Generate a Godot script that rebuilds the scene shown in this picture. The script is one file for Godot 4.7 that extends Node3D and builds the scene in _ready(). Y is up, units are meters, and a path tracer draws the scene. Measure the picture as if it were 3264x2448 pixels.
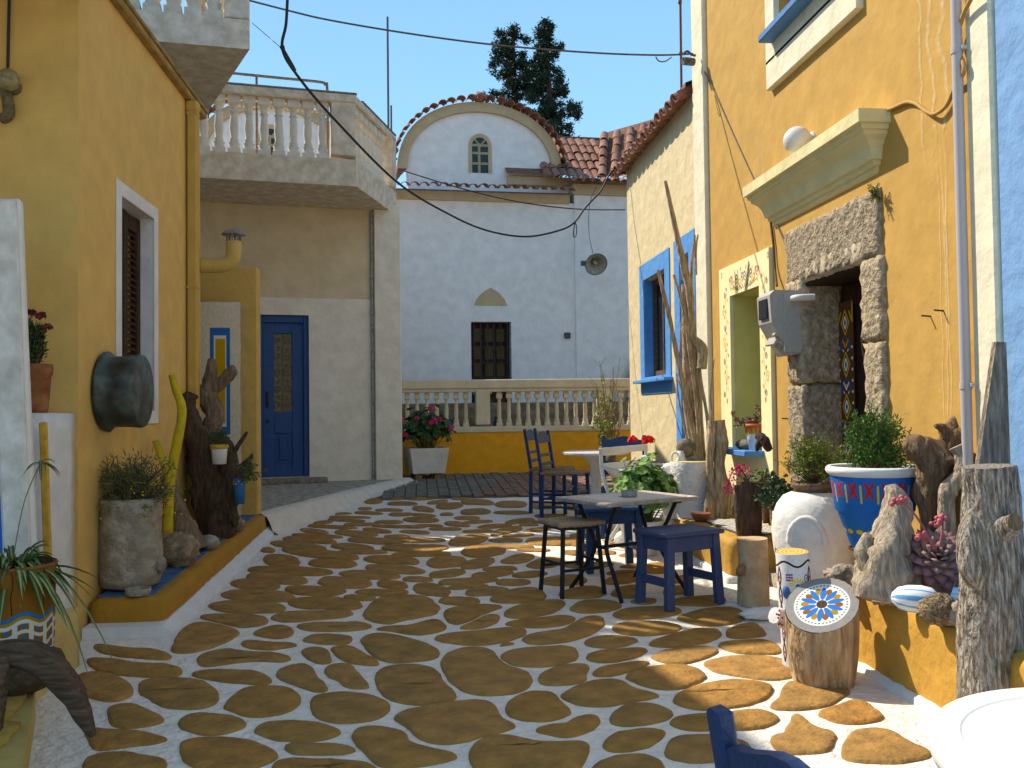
extends Node3D

var used := {}
var mats := {}
var texs := {}
var nz := FastNoiseLite.new()
var rng := RandomNumberGenerator.new()

# ---------------------------------------------------------------- naming
func numbered(s: String) -> String:
	var n: int = used.get(s, 0)
	used[s] = n + 1
	return s if n == 0 else "%s_%03d" % [s, n]

func tag(o, label: String, category := "", group := "", kind := ""):
	if label: o.set_meta("label", label)
	if category: o.set_meta("category", category)
	if group: o.set_meta("group", group)
	if kind: o.set_meta("kind", kind)
	return o

func thing(called: String, label: String, category: String, at := Vector3.ZERO, turn := 0.0, group := "") -> Node3D:
	var o := Node3D.new()
	o.name = numbered(called)
	add_child(o)
	o.position = at
	o.rotation_degrees.y = turn
	return tag(o, label, category, group)

func put(called: String, st: SurfaceTool, m: Material, parent: Node = null) -> MeshInstance3D:
	st.generate_normals()
	var o := MeshInstance3D.new()
	o.mesh = st.commit()
	o.material_override = m
	if parent == null:
		o.name = numbered(called)
		add_child(o)
	else:
		o.name = called
		parent.add_child(o, true)
		if called in ["foliage", "flower", "flower_bud", "red_dot", "dot", "stem", "limb"]: o.set_meta("kind", "stuff")
	return o

func piece(called: String, mesh: Mesh, m: Material, parent: Node, xf: Transform3D) -> MeshInstance3D:
	var o := MeshInstance3D.new()
	o.mesh = mesh
	o.material_override = m
	o.name = called
	parent.add_child(o, true)
	o.transform = xf
	return o

func mesh_of(st: SurfaceTool) -> Mesh:
	st.generate_normals()
	return st.commit()

func dup(src: Node3D, label: String, at: Vector3, turn: float) -> Node3D:
	var c: Node3D = src.duplicate()
	c.name = numbered(str(src.name))
	add_child(c)
	c.position = at
	c.rotation_degrees.y = turn
	c.set_meta("label", label)
	return c

# ---------------------------------------------------------------- textures and materials
func ntex(key: String, freq: float, octs: int, lo: Color, hi: Color, normal := 0.0, kind := 0) -> Texture2D:
	if texs.has(key): return texs[key]
	var n := FastNoiseLite.new()
	n.noise_type = FastNoiseLite.TYPE_SIMPLEX_SMOOTH if kind == 0 else FastNoiseLite.TYPE_CELLULAR
	n.seed = hash(key) % 1000
	n.frequency = freq
	n.fractal_octaves = octs
	n.fractal_gain = 0.55
	var t := NoiseTexture2D.new()
	t.width = 512
	t.height = 512
	t.seamless = true
	t.noise = n
	if normal > 0.0:
		t.as_normal_map = true
		t.bump_strength = normal
	else:
		var g := Gradient.new()
		g.set_color(0, lo)
		g.set_color(1, hi)
		t.color_ramp = g
	texs[key] = t
	return t

func base_tex(k: String) -> Texture2D:
	match k:
		"plaster": return ntex(k, 0.010, 7, Color(0.90, 0.895, 0.885), Color(1, 1, 1))
		"grime": return ntex(k, 0.012, 7, Color(0.66, 0.63, 0.58), Color(1, 1, 1))
		"stain": return ntex(k, 0.012, 7, Color(0.80, 0.775, 0.74), Color(1, 1, 1))
		"stone": return ntex(k, 0.02, 6, Color(0.62, 0.60, 0.57), Color(1, 1, 1))
		"worn": return ntex(k, 0.012, 7, Color(0.74, 0.76, 0.80), Color(1, 1, 0.98))
		"grain": return ntex(k, 0.014, 6, Color(0.56, 0.52, 0.48), Color(1, 1, 1))
		"old_grain": return ntex(k, 0.02, 6, Color(0.30, 0.26, 0.22), Color(1, 1, 1))
		"paint": return ntex(k, 0.012, 6, Color(0.91, 0.91, 0.91), Color(1, 1, 1))
		"n_plaster": return ntex(k, 0.012, 6, Color.BLACK, Color.WHITE, 5.0)
		"n_lumpy": return ntex(k, 0.010, 7, Color.BLACK, Color.WHITE, 7.0)
		"n_rough": return ntex(k, 0.03, 6, Color.BLACK, Color.WHITE, 14.0)
		"n_grain": return ntex(k, 0.03, 5, Color.BLACK, Color.WHITE, 9.0)
	return null

# albedo is linear; ts is repeats per metre (a number or a Vector3)
func mat(r: float, g: float, b: float, rough := 0.85, tex := "plaster", ts = 0.5, nrm := "n_plaster", ns := 0.6) -> StandardMaterial3D:
	var key := "%f_%f_%f_%f_%s_%s_%s_%f" % [r, g, b, rough, tex, str(ts), nrm, ns]
	if mats.has(key): return mats[key]
	var m := StandardMaterial3D.new()
	m.albedo_color = Color(r, g, b).linear_to_srgb()
	m.roughness = rough
	m.metallic_specular = 0.35
	if tex: m.albedo_texture = base_tex(tex)
	if nrm:
		m.normal_enabled = true
		m.normal_texture = base_tex(nrm)
		m.normal_scale = ns
	m.uv1_triplanar = true
	m.uv1_world_triplanar = true
	m.uv1_triplanar_sharpness = 4.0
	m.uv1_scale = ts if ts is Vector3 else Vector3.ONE * float(ts)
	mats[key] = m
	return m

func wood(r: float, g: float, b: float, axis := 1, s := 5.0) -> StandardMaterial3D:
	var v := Vector3.ONE * s
	v[axis] = s * 0.13
	return mat(r, g, b, 0.85, "grain", v, "n_grain", 1.2)

func gloss(r: float, g: float, b: float, rough := 0.35) -> StandardMaterial3D:
	return mat(r, g, b, rough, "paint", 2.0, "", 0.0)

func leafmat(r: float, g: float, b: float) -> StandardMaterial3D:
	var key := "leaf%f%f%f" % [r, g, b]
	if mats.has(key): return mats[key]
	var m := StandardMaterial3D.new()
	m.albedo_color = Color(1, 1, 1)
	m.vertex_color_use_as_albedo = true
	m.roughness = 0.6
	m.metallic_specular = 0.3
	m.backlight_enabled = true
	m.backlight = Color(r * 0.5, g * 0.5, b * 0.3).linear_to_srgb()
	m.cull_mode = BaseMaterial3D.CULL_DISABLED
	mats[key] = m
	return m

func imat(img: Image, rough := 0.7) -> StandardMaterial3D:
	var m := StandardMaterial3D.new()
	m.albedo_texture = ImageTexture.create_from_image(img)
	m.roughness = rough
	m.metallic_specular = 0.3
	m.texture_repeat = true
	return m

# ---------------------------------------------------------------- painting flat marks
func canvas(w: int, h: int, c: Color, grit := 0.05) -> Image:
	var im := Image.create(w, h, false, Image.FORMAT_RGB8)
	for y in h:
		for x in w:
			var k: float = 1.0 + grit * nz.get_noise_3d(x * 1.7, y * 1.7, 3.0) + grit * 0.6 * nz.get_noise_3d(x * 12.0, y * 12.0, 9.0)
			im.set_pixel(x, y, Color(c.r * k, c.g * k, c.b * k))
	return im

func dot(im: Image, cx: float, cy: float, rx: float, ry: float, c: Color, rot := 0.0) -> void:
	var e := maxf(rx, ry)
	var co := cos(rot)
	var si := sin(rot)
	for y in range(maxi(0, int(cy - e)), mini(im.get_height(), int(cy + e) + 2)):
		for x in range(maxi(0, int(cx - e)), mini(im.get_width(), int(cx + e) + 2)):
			var dx := x + 0.5 - cx
			var dy := y + 0.5 - cy
			var a := (dx * co + dy * si) / rx
			var b := (-dx * si + dy * co) / ry
			var d := a * a + b * b
			if d < 1.0:
				im.set_pixel(x, y, im.get_pixel(x, y).lerp(c, clampf((1.0 - d) * minf(rx, ry) * 0.8, 0, 1)))

func stroke(im: Image, pts: Array, w: float, c: Color) -> void:
	for i in pts.size() - 1:
		var a: Vector2 = pts[i]
		var b: Vector2 = pts[i + 1]
		var n := maxi(1, int(a.distance_to(b) / maxf(0.7, w * 0.35)))
		for k in n + 1:
			var p := a.lerp(b, float(k) / n)
			dot(im, p.x, p.y, w, w, c)

func curl(im: Image, p: Vector2, r: float, a0: float, turns: float, w: float, c: Color) -> void:
	var pts := []
	for i in 22:
		var t := i / 21.0
		var a := a0 + turns * TAU * t
		pts.append(p + Vector2(cos(a), sin(a)) * r * (1.0 - 0.8 * t))
	stroke(im, pts, w, c)

# ---------------------------------------------------------------- shapes
func S() -> SurfaceTool:
	var st := SurfaceTool.new()
	st.begin(Mesh.PRIMITIVE_TRIANGLES)
	st.set_uv(Vector2.ZERO)
	st.set_smooth_group(-1)
	return st

func tri(st: SurfaceTool, a: Vector3, b: Vector3, c: Vector3) -> void:
	st.add_vertex(a)
	st.add_vertex(b)
	st.add_vertex(c)

func quad(st: SurfaceTool, a: Vector3, b: Vector3, c: Vector3, d: Vector3) -> void:
	tri(st, a, b, c)
	tri(st, a, c, d)

func face(st: SurfaceTool, pts: Array, out: Vector3) -> void:  # a convex polygon turned to look along out
	var n: Vector3 = (pts[0] - pts[2]).cross(pts[0] - pts[1])
	var p := pts
	if n.dot(out) < 0.0:
		p = pts.duplicate()
		p.reverse()
	for i in range(1, p.size() - 1):
		tri(st, p[0], p[i], p[i + 1])

func uvquad(st: SurfaceTool, a: Vector3, b: Vector3, c: Vector3, d: Vector3, r := Rect2(0, 0, 1, 1)) -> void:  # a top left, b top right, c bottom right, d bottom left, seen from the front
	var u := [r.position, Vector2(r.end.x, r.position.y), r.end, Vector2(r.position.x, r.end.y)]
	var p := [a, b, c, d]
	for i in [0, 1, 2, 0, 2, 3]:
		st.set_uv(u[i])
		st.add_vertex(p[i])

func box(st: SurfaceTool, c: Vector3, size: Vector3, bev := 0.0, bas := Basis()) -> void:
	var h := size * 0.5
	bev = minf(bev, minf(h.x, minf(h.y, h.z)) * 0.6)
	var v := func(ax: int, s: Vector3) -> Vector3:
		var q := Vector3.ZERO
		for k in 3: q[k] = s[k] * (h[k] if k == ax or bev <= 0.0 else h[k] - bev)
		return c + bas * q
	for ax in 3:
		var u := (ax + 1) % 3
		var w := (ax + 2) % 3
		for sg in [-1.0, 1.0]:
			var pts := []
			for q in [[-1.0, -1.0], [1.0, -1.0], [1.0, 1.0], [-1.0, 1.0]]:
				var s := Vector3.ZERO
				s[ax] = sg
				s[u] = q[0]
				s[w] = q[1]
				pts.append(v.call(ax, s))
			var o := Vector3.ZERO
			o[ax] = sg
			face(st, pts, bas * o)
	if bev <= 0.0: return
	for ax in 3:
		var u := (ax + 1) % 3
		var w := (ax + 2) % 3
		for q in [[-1.0, -1.0], [1.0, -1.0], [1.0, 1.0], [-1.0, 1.0]]:
			var s := Vector3.ZERO
			s[u] = q[0]
			s[w] = q[1]
			var s1 := s
			s1[ax] = 1.0
			var s0 := s
			s0[ax] = -1.0
			face(st, [v.call(u, s0), v.call(u, s1), v.call(w, s1), v.call(w, s0)], bas * s)
	for x in [-1.0, 1.0]:
		for y in [-1.0, 1.0]:
			for z in [-1.0, 1.0]:
				var s := Vector3(x, y, z)
				face(st, [v.call(0, s), v.call(1, s), v.call(2, s)], bas * s)

func bar(st: SurfaceTool, a: Vector3, b: Vector3, w: float, d: float, bev := 0.004, side := Vector3.ZERO) -> void:  # a squared bar from a to b; side is the direction of its width
	var y := (b - a).normalized()
	var x := side if side != Vector3.ZERO else (Vector3.RIGHT if absf(y.x) < 0.9 else Vector3.FORWARD)
	x = (x - y * x.dot(y)).normalized()
	box(st, (a + b) * 0.5, Vector3(w, a.distance_to(b), d), bev, Basis(x, y, x.cross(y)))

func roughbox(st: SurfaceTool, c: Vector3, size: Vector3, cell: float, amp: float, freq: float, sd := 0.0, bas := Basis(), rnd := 0.0) -> void:
	st.set_smooth_group(0)
	var h := size * 0.5
	freq *= 20.0
	var pt := func(q: Vector3) -> Vector3:
		var p := q
		if rnd > 0.0:
			var inner := Vector3(clampf(q.x, -h.x + rnd, h.x - rnd), clampf(q.y, -h.y + rnd, h.y - rnd), clampf(q.z, -h.z + rnd, h.z - rnd))
			var o := q - inner
			if o.length() > 0.0001: p = inner + o.normalized() * minf(rnd, o.length())
		var dir := (q / h).normalized()
		p += dir * amp * (nz.get_noise_3d(q.x * freq + sd, q.y * freq, q.z * freq) + 0.5 * nz.get_noise_3d(q.x * freq * 3.1 + sd, q.y * freq * 3.1 + 7.0, q.z * freq * 3.1))
		return c + bas * p
	for ax in 3:
		var u := (ax + 1) % 3
		var w := (ax + 2) % 3
		var nu := maxi(2, ceili(size[u] / cell))
		var nw := maxi(2, ceili(size[w] / cell))
		for sg in [-1.0, 1.0]:
			for i in nu:
				for j in nw:
					var pts := []
					for q in [[i, j], [i + 1, j], [i + 1, j + 1], [i, j + 1]]:
						var s := Vector3.ZERO
						s[ax] = sg * h[ax]
						s[u] = -h[u] + size[u] * q[0] / nu
						s[w] = -h[w] + size[w] * q[1] / nw
						pts.append(pt.call(s))
					if sg < 0: quad(st, pts[0], pts[1], pts[2], pts[3])
					else: quad(st, pts[3], pts[2], pts[1], pts[0])
	st.set_smooth_group(-1)

func tube(st: SurfaceTool, pts: Array, rad, sides := 8, amp := 0.0, freq := 6.0, sd := 0.0, ridged := 0.0, smooth_caps := false) -> void:
	st.set_smooth_group(0)
	var n := pts.size()
	var rings := []
	var side := Vector3.ZERO
	var acc := 0.0
	for i in n:
		var t: Vector3 = (pts[mini(i + 1, n - 1)] - pts[maxi(i - 1, 0)]).normalized()
		if side == Vector3.ZERO: side = t.cross(Vector3(0.31, 0.2, 0.93) if absf(t.z) < 0.9 else Vector3.RIGHT).normalized()
		side = (side - t * side.dot(t)).normalized()
		var up := t.cross(side)
		var r: float = rad[i] if rad is Array else rad
		if i > 0: acc += (pts[i] as Vector3).distance_to(pts[i - 1])
		var ring := []
		for k in sides:
			var a := TAU * k / sides
			var d := side * cos(a) + up * sin(a)
			var q: Vector3 = pts[i] + d * r
			var rr := r
			if amp > 0.0: rr *= 1.0 + amp * (nz.get_noise_3d(q.x * freq * 200.0 + sd, q.y * freq * 200.0, q.z * freq * 200.0) + 0.5 * nz.get_noise_3d(q.x * freq * 620.0 + sd, q.y * freq * 620.0, q.z * freq * 620.0))
			if ridged > 0.0: rr *= 1.0 - ridged * absf(nz.get_noise_3d(cos(a) * 45.0 + sd, sin(a) * 45.0, acc * 14.0))
			ring.append(pts[i] + d * rr)
		rings.append(ring)
	for i in n - 1:
		for k in sides:
			var k2 := (k + 1) % sides
			quad(st, rings[i][k], rings[i + 1][k], rings[i + 1][k2], rings[i][k2])
	if not smooth_caps: st.set_smooth_group(-1)
	for k in sides:
		tri(st, pts[0], rings[0][k], rings[0][(k + 1) % sides])
		tri(st, pts[n - 1], rings[n - 1][(k + 1) % sides], rings[n - 1][k])
	st.set_smooth_group(-1)

func curve(pts: Array, per := 6) -> Array:  # Catmull-Rom through the points
	var out := []
	var n := pts.size()
	for i in n - 1:
		for k in per:
			var t := float(k) / per
			out.append((pts[i] as Vector3).cubic_interpolate(pts[i + 1], pts[maxi(i - 1, 0)], pts[mini(i + 2, n - 1)], t))
	out.append(pts[n - 1])
	return out

func ramp(a: Array, n: int) -> Array:  # a list of radii spread over n points
	var out := []
	for i in n:
		var f := float(i) / maxi(1, n - 1) * (a.size() - 1)
		var k := mini(int(f), a.size() - 2)
		out.append(lerpf(a[k], a[k + 1], f - k))
	return out

func lathe(st: SurfaceTool, prof: Array, segs := 24, xf := Transform3D(), amp := 0.0, freq := 8.0, hard := false) -> void:  # profile of (radius, height) from bottom to top
	if not hard: st.set_smooth_group(0)
	freq *= 20.0
	var total := 0.0
	for i in prof.size() - 1: total += (prof[i] as Vector2).distance_to(prof[i + 1])
	var acc := 0.0
	for i in prof.size() - 1:
		var p0: Vector2 = prof[i]
		var p1: Vector2 = prof[i + 1]
		var v0 := 1.0 - acc / total
		acc += p0.distance_to(p1)
		var v1 := 1.0 - acc / total
		for j in segs:
			var q := []
			for e in [[p0, j, v0], [p0, j + 1, v0], [p1, j + 1, v1], [p1, j, v1]]:
				var a: float = TAU * (e[1] % segs) / segs
				var p: Vector3 = Vector3(cos(a) * e[0].x, e[0].y, sin(a) * e[0].x)
				if amp > 0.0: p += Vector3(cos(a), 0.0, sin(a)) * amp * minf(1.0, e[0].x * 20.0) * (nz.get_noise_3d(p.x * freq, p.y * freq, p.z * freq) + 0.4 * nz.get_noise_3d(p.x * freq * 4.0, p.y * freq * 4.0, p.z * freq * 4.0))
				q.append([xf * p, Vector2(1.0 - float(e[1]) / segs, e[2])])
			for k in [0, 1, 2, 0, 2, 3]:
				if (k == 2 or k == 3) and p1.x < 0.00001 and p0.x < 0.00001: continue
				st.set_uv(q[k][1])
				st.add_vertex(q[k][0])
	st.set_smooth_group(-1)

func prism(st: SurfaceTool, poly: PackedVector2Array, z0: float, z1: float, xf := Transform3D()) -> void:
	var idx := Geometry2D.triangulate_polygon(poly)
	var fwd := xf.basis.z
	for i in range(0, idx.size(), 3):
		for z in [z0, z1]:
			face(st, [xf * Vector3(poly[idx[i]].x, poly[idx[i]].y, z), xf * Vector3(poly[idx[i + 1]].x, poly[idx[i + 1]].y, z), xf * Vector3(poly[idx[i + 2]].x, poly[idx[i + 2]].y, z)], fwd if z == maxf(z0, z1) else -fwd)
	var cw := Geometry2D.is_polygon_clockwise(poly)
	for i in poly.size():
		var a := poly[i]
		var b := poly[(i + 1) % poly.size()]
		var nrm := Vector2(b.y - a.y, a.x - b.x) * (-1.0 if cw else 1.0)
		face(st, [xf * Vector3(a.x, a.y, z0), xf * Vector3(b.x, b.y, z0), xf * Vector3(b.x, b.y, z1), xf * Vector3(a.x, a.y, z1)], xf.basis * Vector3(nrm.x, nrm.y, 0))

func ball(st: SurfaceTool, c: Vector3, r: Vector3, segs := 14, rings := 9, amp := 0.0, freq := 2.0, sd := 0.0, bas := Basis()) -> void:
	st.set_smooth_group(0)
	var grid := []
	for i in rings + 1:
		var row := []
		var th := PI * i / rings
		for j in segs:
			var a := TAU * j / segs
			var d := Vector3(sin(th) * cos(a), cos(th), sin(th) * sin(a))
			var k := 1.0
			if amp > 0.0: k += amp * (nz.get_noise_3d(d.x * freq * 20.0 + sd, d.y * freq * 20.0, d.z * freq * 20.0) * 1.4 + 0.5 * nz.get_noise_3d(d.x * freq * 60.0 + sd, d.y * freq * 60.0, d.z * freq * 60.0))
			row.append(c + bas * (d * r * k))
		grid.append(row)
	for i in rings:
		for j in segs:
			var j2 := (j + 1) % segs
			if i == 0: tri(st, grid[0][0], grid[1][j2], grid[1][j])
			elif i == rings - 1: tri(st, grid[i][j], grid[i][j2], grid[rings][0])
			else: quad(st, grid[i][j], grid[i][j2], grid[i + 1][j2], grid[i + 1][j])
	st.set_smooth_group(-1)

# a wall face with openings [u0, u1, v0, v1, depth]; the reveals are drawn with it
func wall(st: SurfaceTool, O: Vector3, U: Vector3, N: Vector3, w: float, h: float, holes: Array, v_low := 0.0) -> void:
	var us := [0.0, w]
	var vs := [v_low, h]
	for q in holes:
		us += [q[0], q[1]]
		vs += [q[2], q[3]]
	us.sort()
	vs.sort()
	var at := func(u: float, v: float, d := 0.0) -> Vector3: return O + U * u + Vector3.UP * v - N * d
	for i in us.size() - 1:
		for j in vs.size() - 1:
			if us[i + 1] - us[i] < 0.0005 or vs[j + 1] - vs[j] < 0.0005: continue
			var mu: float = (us[i] + us[i + 1]) * 0.5
			var mv: float = (vs[j] + vs[j + 1]) * 0.5
			var open := false
			for q in holes:
				if mu > q[0] and mu < q[1] and mv > q[2] and mv < q[3]: open = true
			if open: continue
			face(st, [at.call(us[i], vs[j]), at.call(us[i + 1], vs[j]), at.call(us[i + 1], vs[j + 1]), at.call(us[i], vs[j + 1])], N)
	for q in holes:
		var d: float = q[4]
		face(st, [at.call(q[0], q[2]), at.call(q[0], q[3]), at.call(q[0], q[3], d), at.call(q[0], q[2], d)], U)
		face(st, [at.call(q[1], q[2]), at.call(q[1], q[3]), at.call(q[1], q[3], d), at.call(q[1], q[2], d)], -U)
		face(st, [at.call(q[0], q[2]), at.call(q[1], q[2]), at.call(q[1], q[2], d), at.call(q[0], q[2], d)], Vector3.UP)
		face(st, [at.call(q[0], q[3]), at.call(q[1], q[3]), at.call(q[1], q[3], d), at.call(q[0], q[3], d)], Vector3.DOWN)
		face(st, [at.call(q[0], q[2], d), at.call(q[1], q[2], d), at.call(q[1], q[3], d), at.call(q[0], q[3], d)], N)

func frame(st: SurfaceTool, O: Vector3, U: Vector3, N: Vector3, q: Array, w: float, t: float) -> void:  # four flat boards round the opening q
	var b := Basis(U, Vector3.UP, U.cross(Vector3.UP))
	for r in [[q[0] - w, q[0], q[2] - w, q[3] + w], [q[1], q[1] + w, q[2] - w, q[3] + w], [q[0], q[1], q[3], q[3] + w], [q[0], q[1], q[2] - w, q[2]]]:
		box(st, O + U * (r[0] + r[1]) * 0.5 + Vector3.UP * (r[2] + r[3]) * 0.5 + N * t * 0.5, Vector3(r[1] - r[0], r[3] - r[2], t), 0.004, b)

# ---------------------------------------------------------------- plants
func tint(st: SurfaceTool, c: Color, spread := 0.25) -> void:
	var k := 1.0 + rng.randf_range(-spread, spread)
	st.set_color(Color(c.r * k, c.g * k * rng.randf_range(0.95, 1.05), c.b * k))

func leaf(st: SurfaceTool, p: Vector3, dir: Vector3, up: Vector3, l: float, w: float) -> void:  # a folded lens-shaped leaf
	var s := dir.cross(up).normalized() * w * 0.5
	var n := s.cross(dir).normalized() * w * 0.12
	var m := p + dir * l * 0.5
	tri(st, p, m - s + n, p + dir * l)
	tri(st, p, p + dir * l, m + s + n)

func rdir() -> Vector3:
	var z := rng.randf_range(-1, 1)
	var a := rng.randf() * TAU
	var r := sqrt(1 - z * z)
	return Vector3(r * cos(a), z, r * sin(a))

func shrub(st: SurfaceTool, wst: SurfaceTool, base: Vector3, c: Vector3, r: Vector3, stems: int, per: int, l: float, w: float, col: Color, droop := 0.0) -> void:  # needle-leaved sprigs that fill an uneven crown
	for i in stems:
		var d := rdir()
		if d.y < -0.5: d.y = -d.y
		var tip := c + d * r * pow(rng.randf(), 0.4) * rng.randf_range(0.75, 1.12)
		var mid := base.lerp(tip, 0.5) + Vector3(rng.randf_range(-1, 1), rng.randf_range(-0.5, 1), rng.randf_range(-1, 1)) * r.x * 0.2
		tube(wst, [base, mid, tip], [0.004, 0.003, 0.0015], 4)
		for k in per:
			var t := 1.0 - 0.55 * pow(rng.randf(), 1.2)
			var p := mid.lerp(tip, clampf(t * 2.0 - 1.0, 0, 1)) if t > 0.5 else base.lerp(mid, t * 2.0)
			p += rdir() * r.x * 0.10
			var ld := ((tip - mid).normalized() * 0.6 + rdir() * 0.8 + Vector3.DOWN * droop).normalized()
			tint(st, col)
			leaf(st, p, ld, rdir(), l * rng.randf_range(0.7, 1.3), w * rng.randf_range(0.7, 1.2))

func round_leaf(st: SurfaceTool, p: Vector3, n: Vector3, r: float) -> void:
	var u := n.cross(Vector3(0.3, 0.9, 0.2)).normalized()
	var v := n.cross(u)
	var ring := []
	for k in 9:
		var a := TAU * k / 9.0 + 0.3
		var rr := r * (1.0 + 0.14 * sin(a * 5.0)) * (0.45 if k == 0 else 1.0)
		ring.append(p + (u * cos(a) + v * sin(a)) * rr + n * r * 0.22 * (1.0 if k % 2 == 0 else 0.4))
	for k in 9: tri(st, p, ring[k], ring[(k + 1) % 9])

func blossom(st: SurfaceTool, c: Vector3, r: float, n: int, col: Color) -> void:
	for i in n:
		var d := rdir()
		d.y = absf(d.y) * 0.8 + 0.1
		tint(st, col, 0.2)
		round_leaf(st, c + d * r * rng.randf_range(0.5, 1.0), (d + rdir() * 0.4).normalized(), r * 0.42)

func gy(z: float) -> float:
	return 0.027 * clampf(-z, -6.0, 14.0)

# ---------------------------------------------------------------- paving
var pave_parent: Node3D
var pave_mats := []

func pave(a: PackedFloat32Array) -> void:
	var pts := PackedVector2Array()
	for i in range(0, a.size(), 2): pts.append(Vector2(a[i], a[i + 1]))
	for k in 2:
		var q := PackedVector2Array()
		for i in pts.size():
			var p := pts[i]
			var s := pts[(i + 1) % pts.size()]
			q.append(p.lerp(s, 0.25))
			q.append(p.lerp(s, 0.75))
		pts = q
	var c := Vector2.ZERO
	for p in pts: c += p
	c /= pts.size()
	for i in pts.size(): pts[i] += (pts[i] - c).normalized() * minf(0.026 if c.y > -5.5 else 0.008, (pts[i] - c).length() * 0.13)
	var st := S()
	st.set_smooth_group(0)
	var lift := 0.008 + 0.005 * rng.randf()
	var tilt := Vector2(rng.randf_range(-1, 1), rng.randf_range(-1, 1)) * 0.008
	var rings := []
	for r in [[0.0, -0.012], [0.010, 0.6], [0.024, 1.0], [0.0, 1.0]]:
		var ring := []
		for i in pts.size():
			var p: Vector2 = pts[i]
			p += Vector2(nz.get_noise_2d(p.x * 160.0, p.y * 160.0), nz.get_noise_2d(p.y * 160.0 + 40.0, p.x * 160.0)) * 0.007
			var d := c - p
			if ring.size() >= 0 and rings.size() == 3: p = p + d * 0.5
			else: p += d.normalized() * minf(r[0] as float, d.length() * 0.4)
			var h: float = r[1]
			var y := gy(p.y) + (h if h < 0 else h * lift + (p - c).dot(tilt) + 0.004 * nz.get_noise_2d(p.x * 60.0, p.y * 60.0) * h)
			ring.append(Vector3(p.x - c.x, y - gy(c.y), p.y - c.y))
		rings.append(ring)
	var flip := Geometry2D.is_polygon_clockwise(pts)
	var n := pts.size()
	for k in 3:
		for i in n:
			var j := (i + 1) % n
			if flip: quad(st, rings[k][i], rings[k][j], rings[k + 1][j], rings[k + 1][i])
			else: quad(st, rings[k][i], rings[k + 1][i], rings[k + 1][j], rings[k][j])
	var top := Vector3(0, lift, 0)
	for i in n:
		if flip: tri(st, rings[3][i], rings[3][(i + 1) % n], top)
		else: tri(st, rings[3][i], top, rings[3][(i + 1) % n])
	var o := put("paving_stone", st, pave_mats[rng.randi() % pave_mats.size()], pave_parent)
	o.position = Vector3(c.x, gy(c.y), c.y)
	if rng.randf() < 0.2 and c.y > -7.0:
		var cs := S()
		var half := 0.0
		for p in pts: half = maxf(half, absf(p.x - c.x))
		var x0 := -half * rng.randf_range(0.2, 0.8)
		var x1 := half * rng.randf_range(0.2, 0.8)
		var zo := rng.randf_range(-0.05, 0.05)
		var prev := Vector3.ZERO
		var pw := 0.0
		for i in 9:
			var x := lerpf(x0, x1, i / 8.0)
			var z := zo + 0.02 * nz.get_noise_2d((x + c.x) * 300.0, c.y * 90.0)
			var y := lift + Vector2(x, z).dot(tilt) + 0.0035
			var q := Vector3(x, y, z)
			var hw := 0.0045 * sin(PI * (i + 0.3) / 8.6) * rng.randf_range(0.4, 1.3)
			if i > 0: face(cs, [prev + Vector3(0, 0, pw), prev - Vector3(0, 0, pw), q - Vector3(0, 0, hw), q + Vector3(0, 0, hw)], Vector3.UP)
			prev = q
			pw = hw
		put("crack", cs, mat(0.06, 0.04, 0.025, 0.95, "", 1.0, "", 0.0), o)

func sheet(x0: float, x1: float, z0: float, z1: float, n: int, m: int, dy: float, bumps: float) -> SurfaceTool:
	var st := S()
	st.set_smooth_group(0)
	var at := func(i: int, j: int) -> Vector3:
		var x := lerpf(x0, x1, float(i) / n)
		var z := lerpf(z0, z1, float(j) / m)
		return Vector3(x, gy(z) + dy + bumps * nz.get_noise_2d(x * 70.0, z * 70.0), z)
	for i in n:
		for j in m:
			face(st, [at.call(i, j), at.call(i + 1, j), at.call(i + 1, j + 1), at.call(i, j + 1)], Vector3.UP)
	return st

func flat_prism(st: SurfaceTool, pts: Array, y0: float, y1: float) -> void:  # plan outline as (x, z)
	var poly := PackedVector2Array()
	for p in pts: poly.append(Vector2(p.x, -p.y))
	prism(st, poly, y0, y1, Transform3D(Basis(Vector3.RIGHT, Vector3.FORWARD, Vector3.UP), Vector3.ZERO))

# ---------------------------------------------------------------- shared building pieces
func tile_mesh(l: float, r: float) -> Mesh:  # a barrel tile, its length along +z, hollow below
	var st := S()
	st.set_smooth_group(0)
	var segs := 7
	for k in segs:
		var a0 := PI * k / segs
		var a1 := PI * (k + 1) / segs
		var p := func(a: float, rr: float, z: float) -> Vector3: return Vector3(cos(a) * rr, sin(a) * rr * 0.85, z)
		var r0 := r * 0.86
		face(st, [p.call(a0, r0, 0.0), p.call(a1, r0, 0.0), p.call(a1, r, l), p.call(a0, r, l)], Vector3(cos(a0), sin(a0) + 0.3, 0))
		face(st, [p.call(a0, r0 - 0.014, 0.0), p.call(a1, r0 - 0.014, 0.0), p.call(a1, r - 0.014, l), p.call(a0, r - 0.014, l)], -Vector3(cos(a0), sin(a0) + 0.3, 0))
	st.set_smooth_group(-1)
	for k in segs:
		var a0 := PI * k / segs
		var a1 := PI * (k + 1) / segs
		face(st, [Vector3(cos(a0) * r, sin(a0) * r * 0.85, l), Vector3(cos(a1) * r, sin(a1) * r * 0.85, l), Vector3(cos(a1) * (r - 0.014), sin(a1) * (r - 0.014) * 0.85, l), Vector3(cos(a0) * (r - 0.014), sin(a0) * (r - 0.014) * 0.85, l)], Vector3.BACK)
	return mesh_of(st)

var tile_a: Mesh
var tile_mats := []

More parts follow.
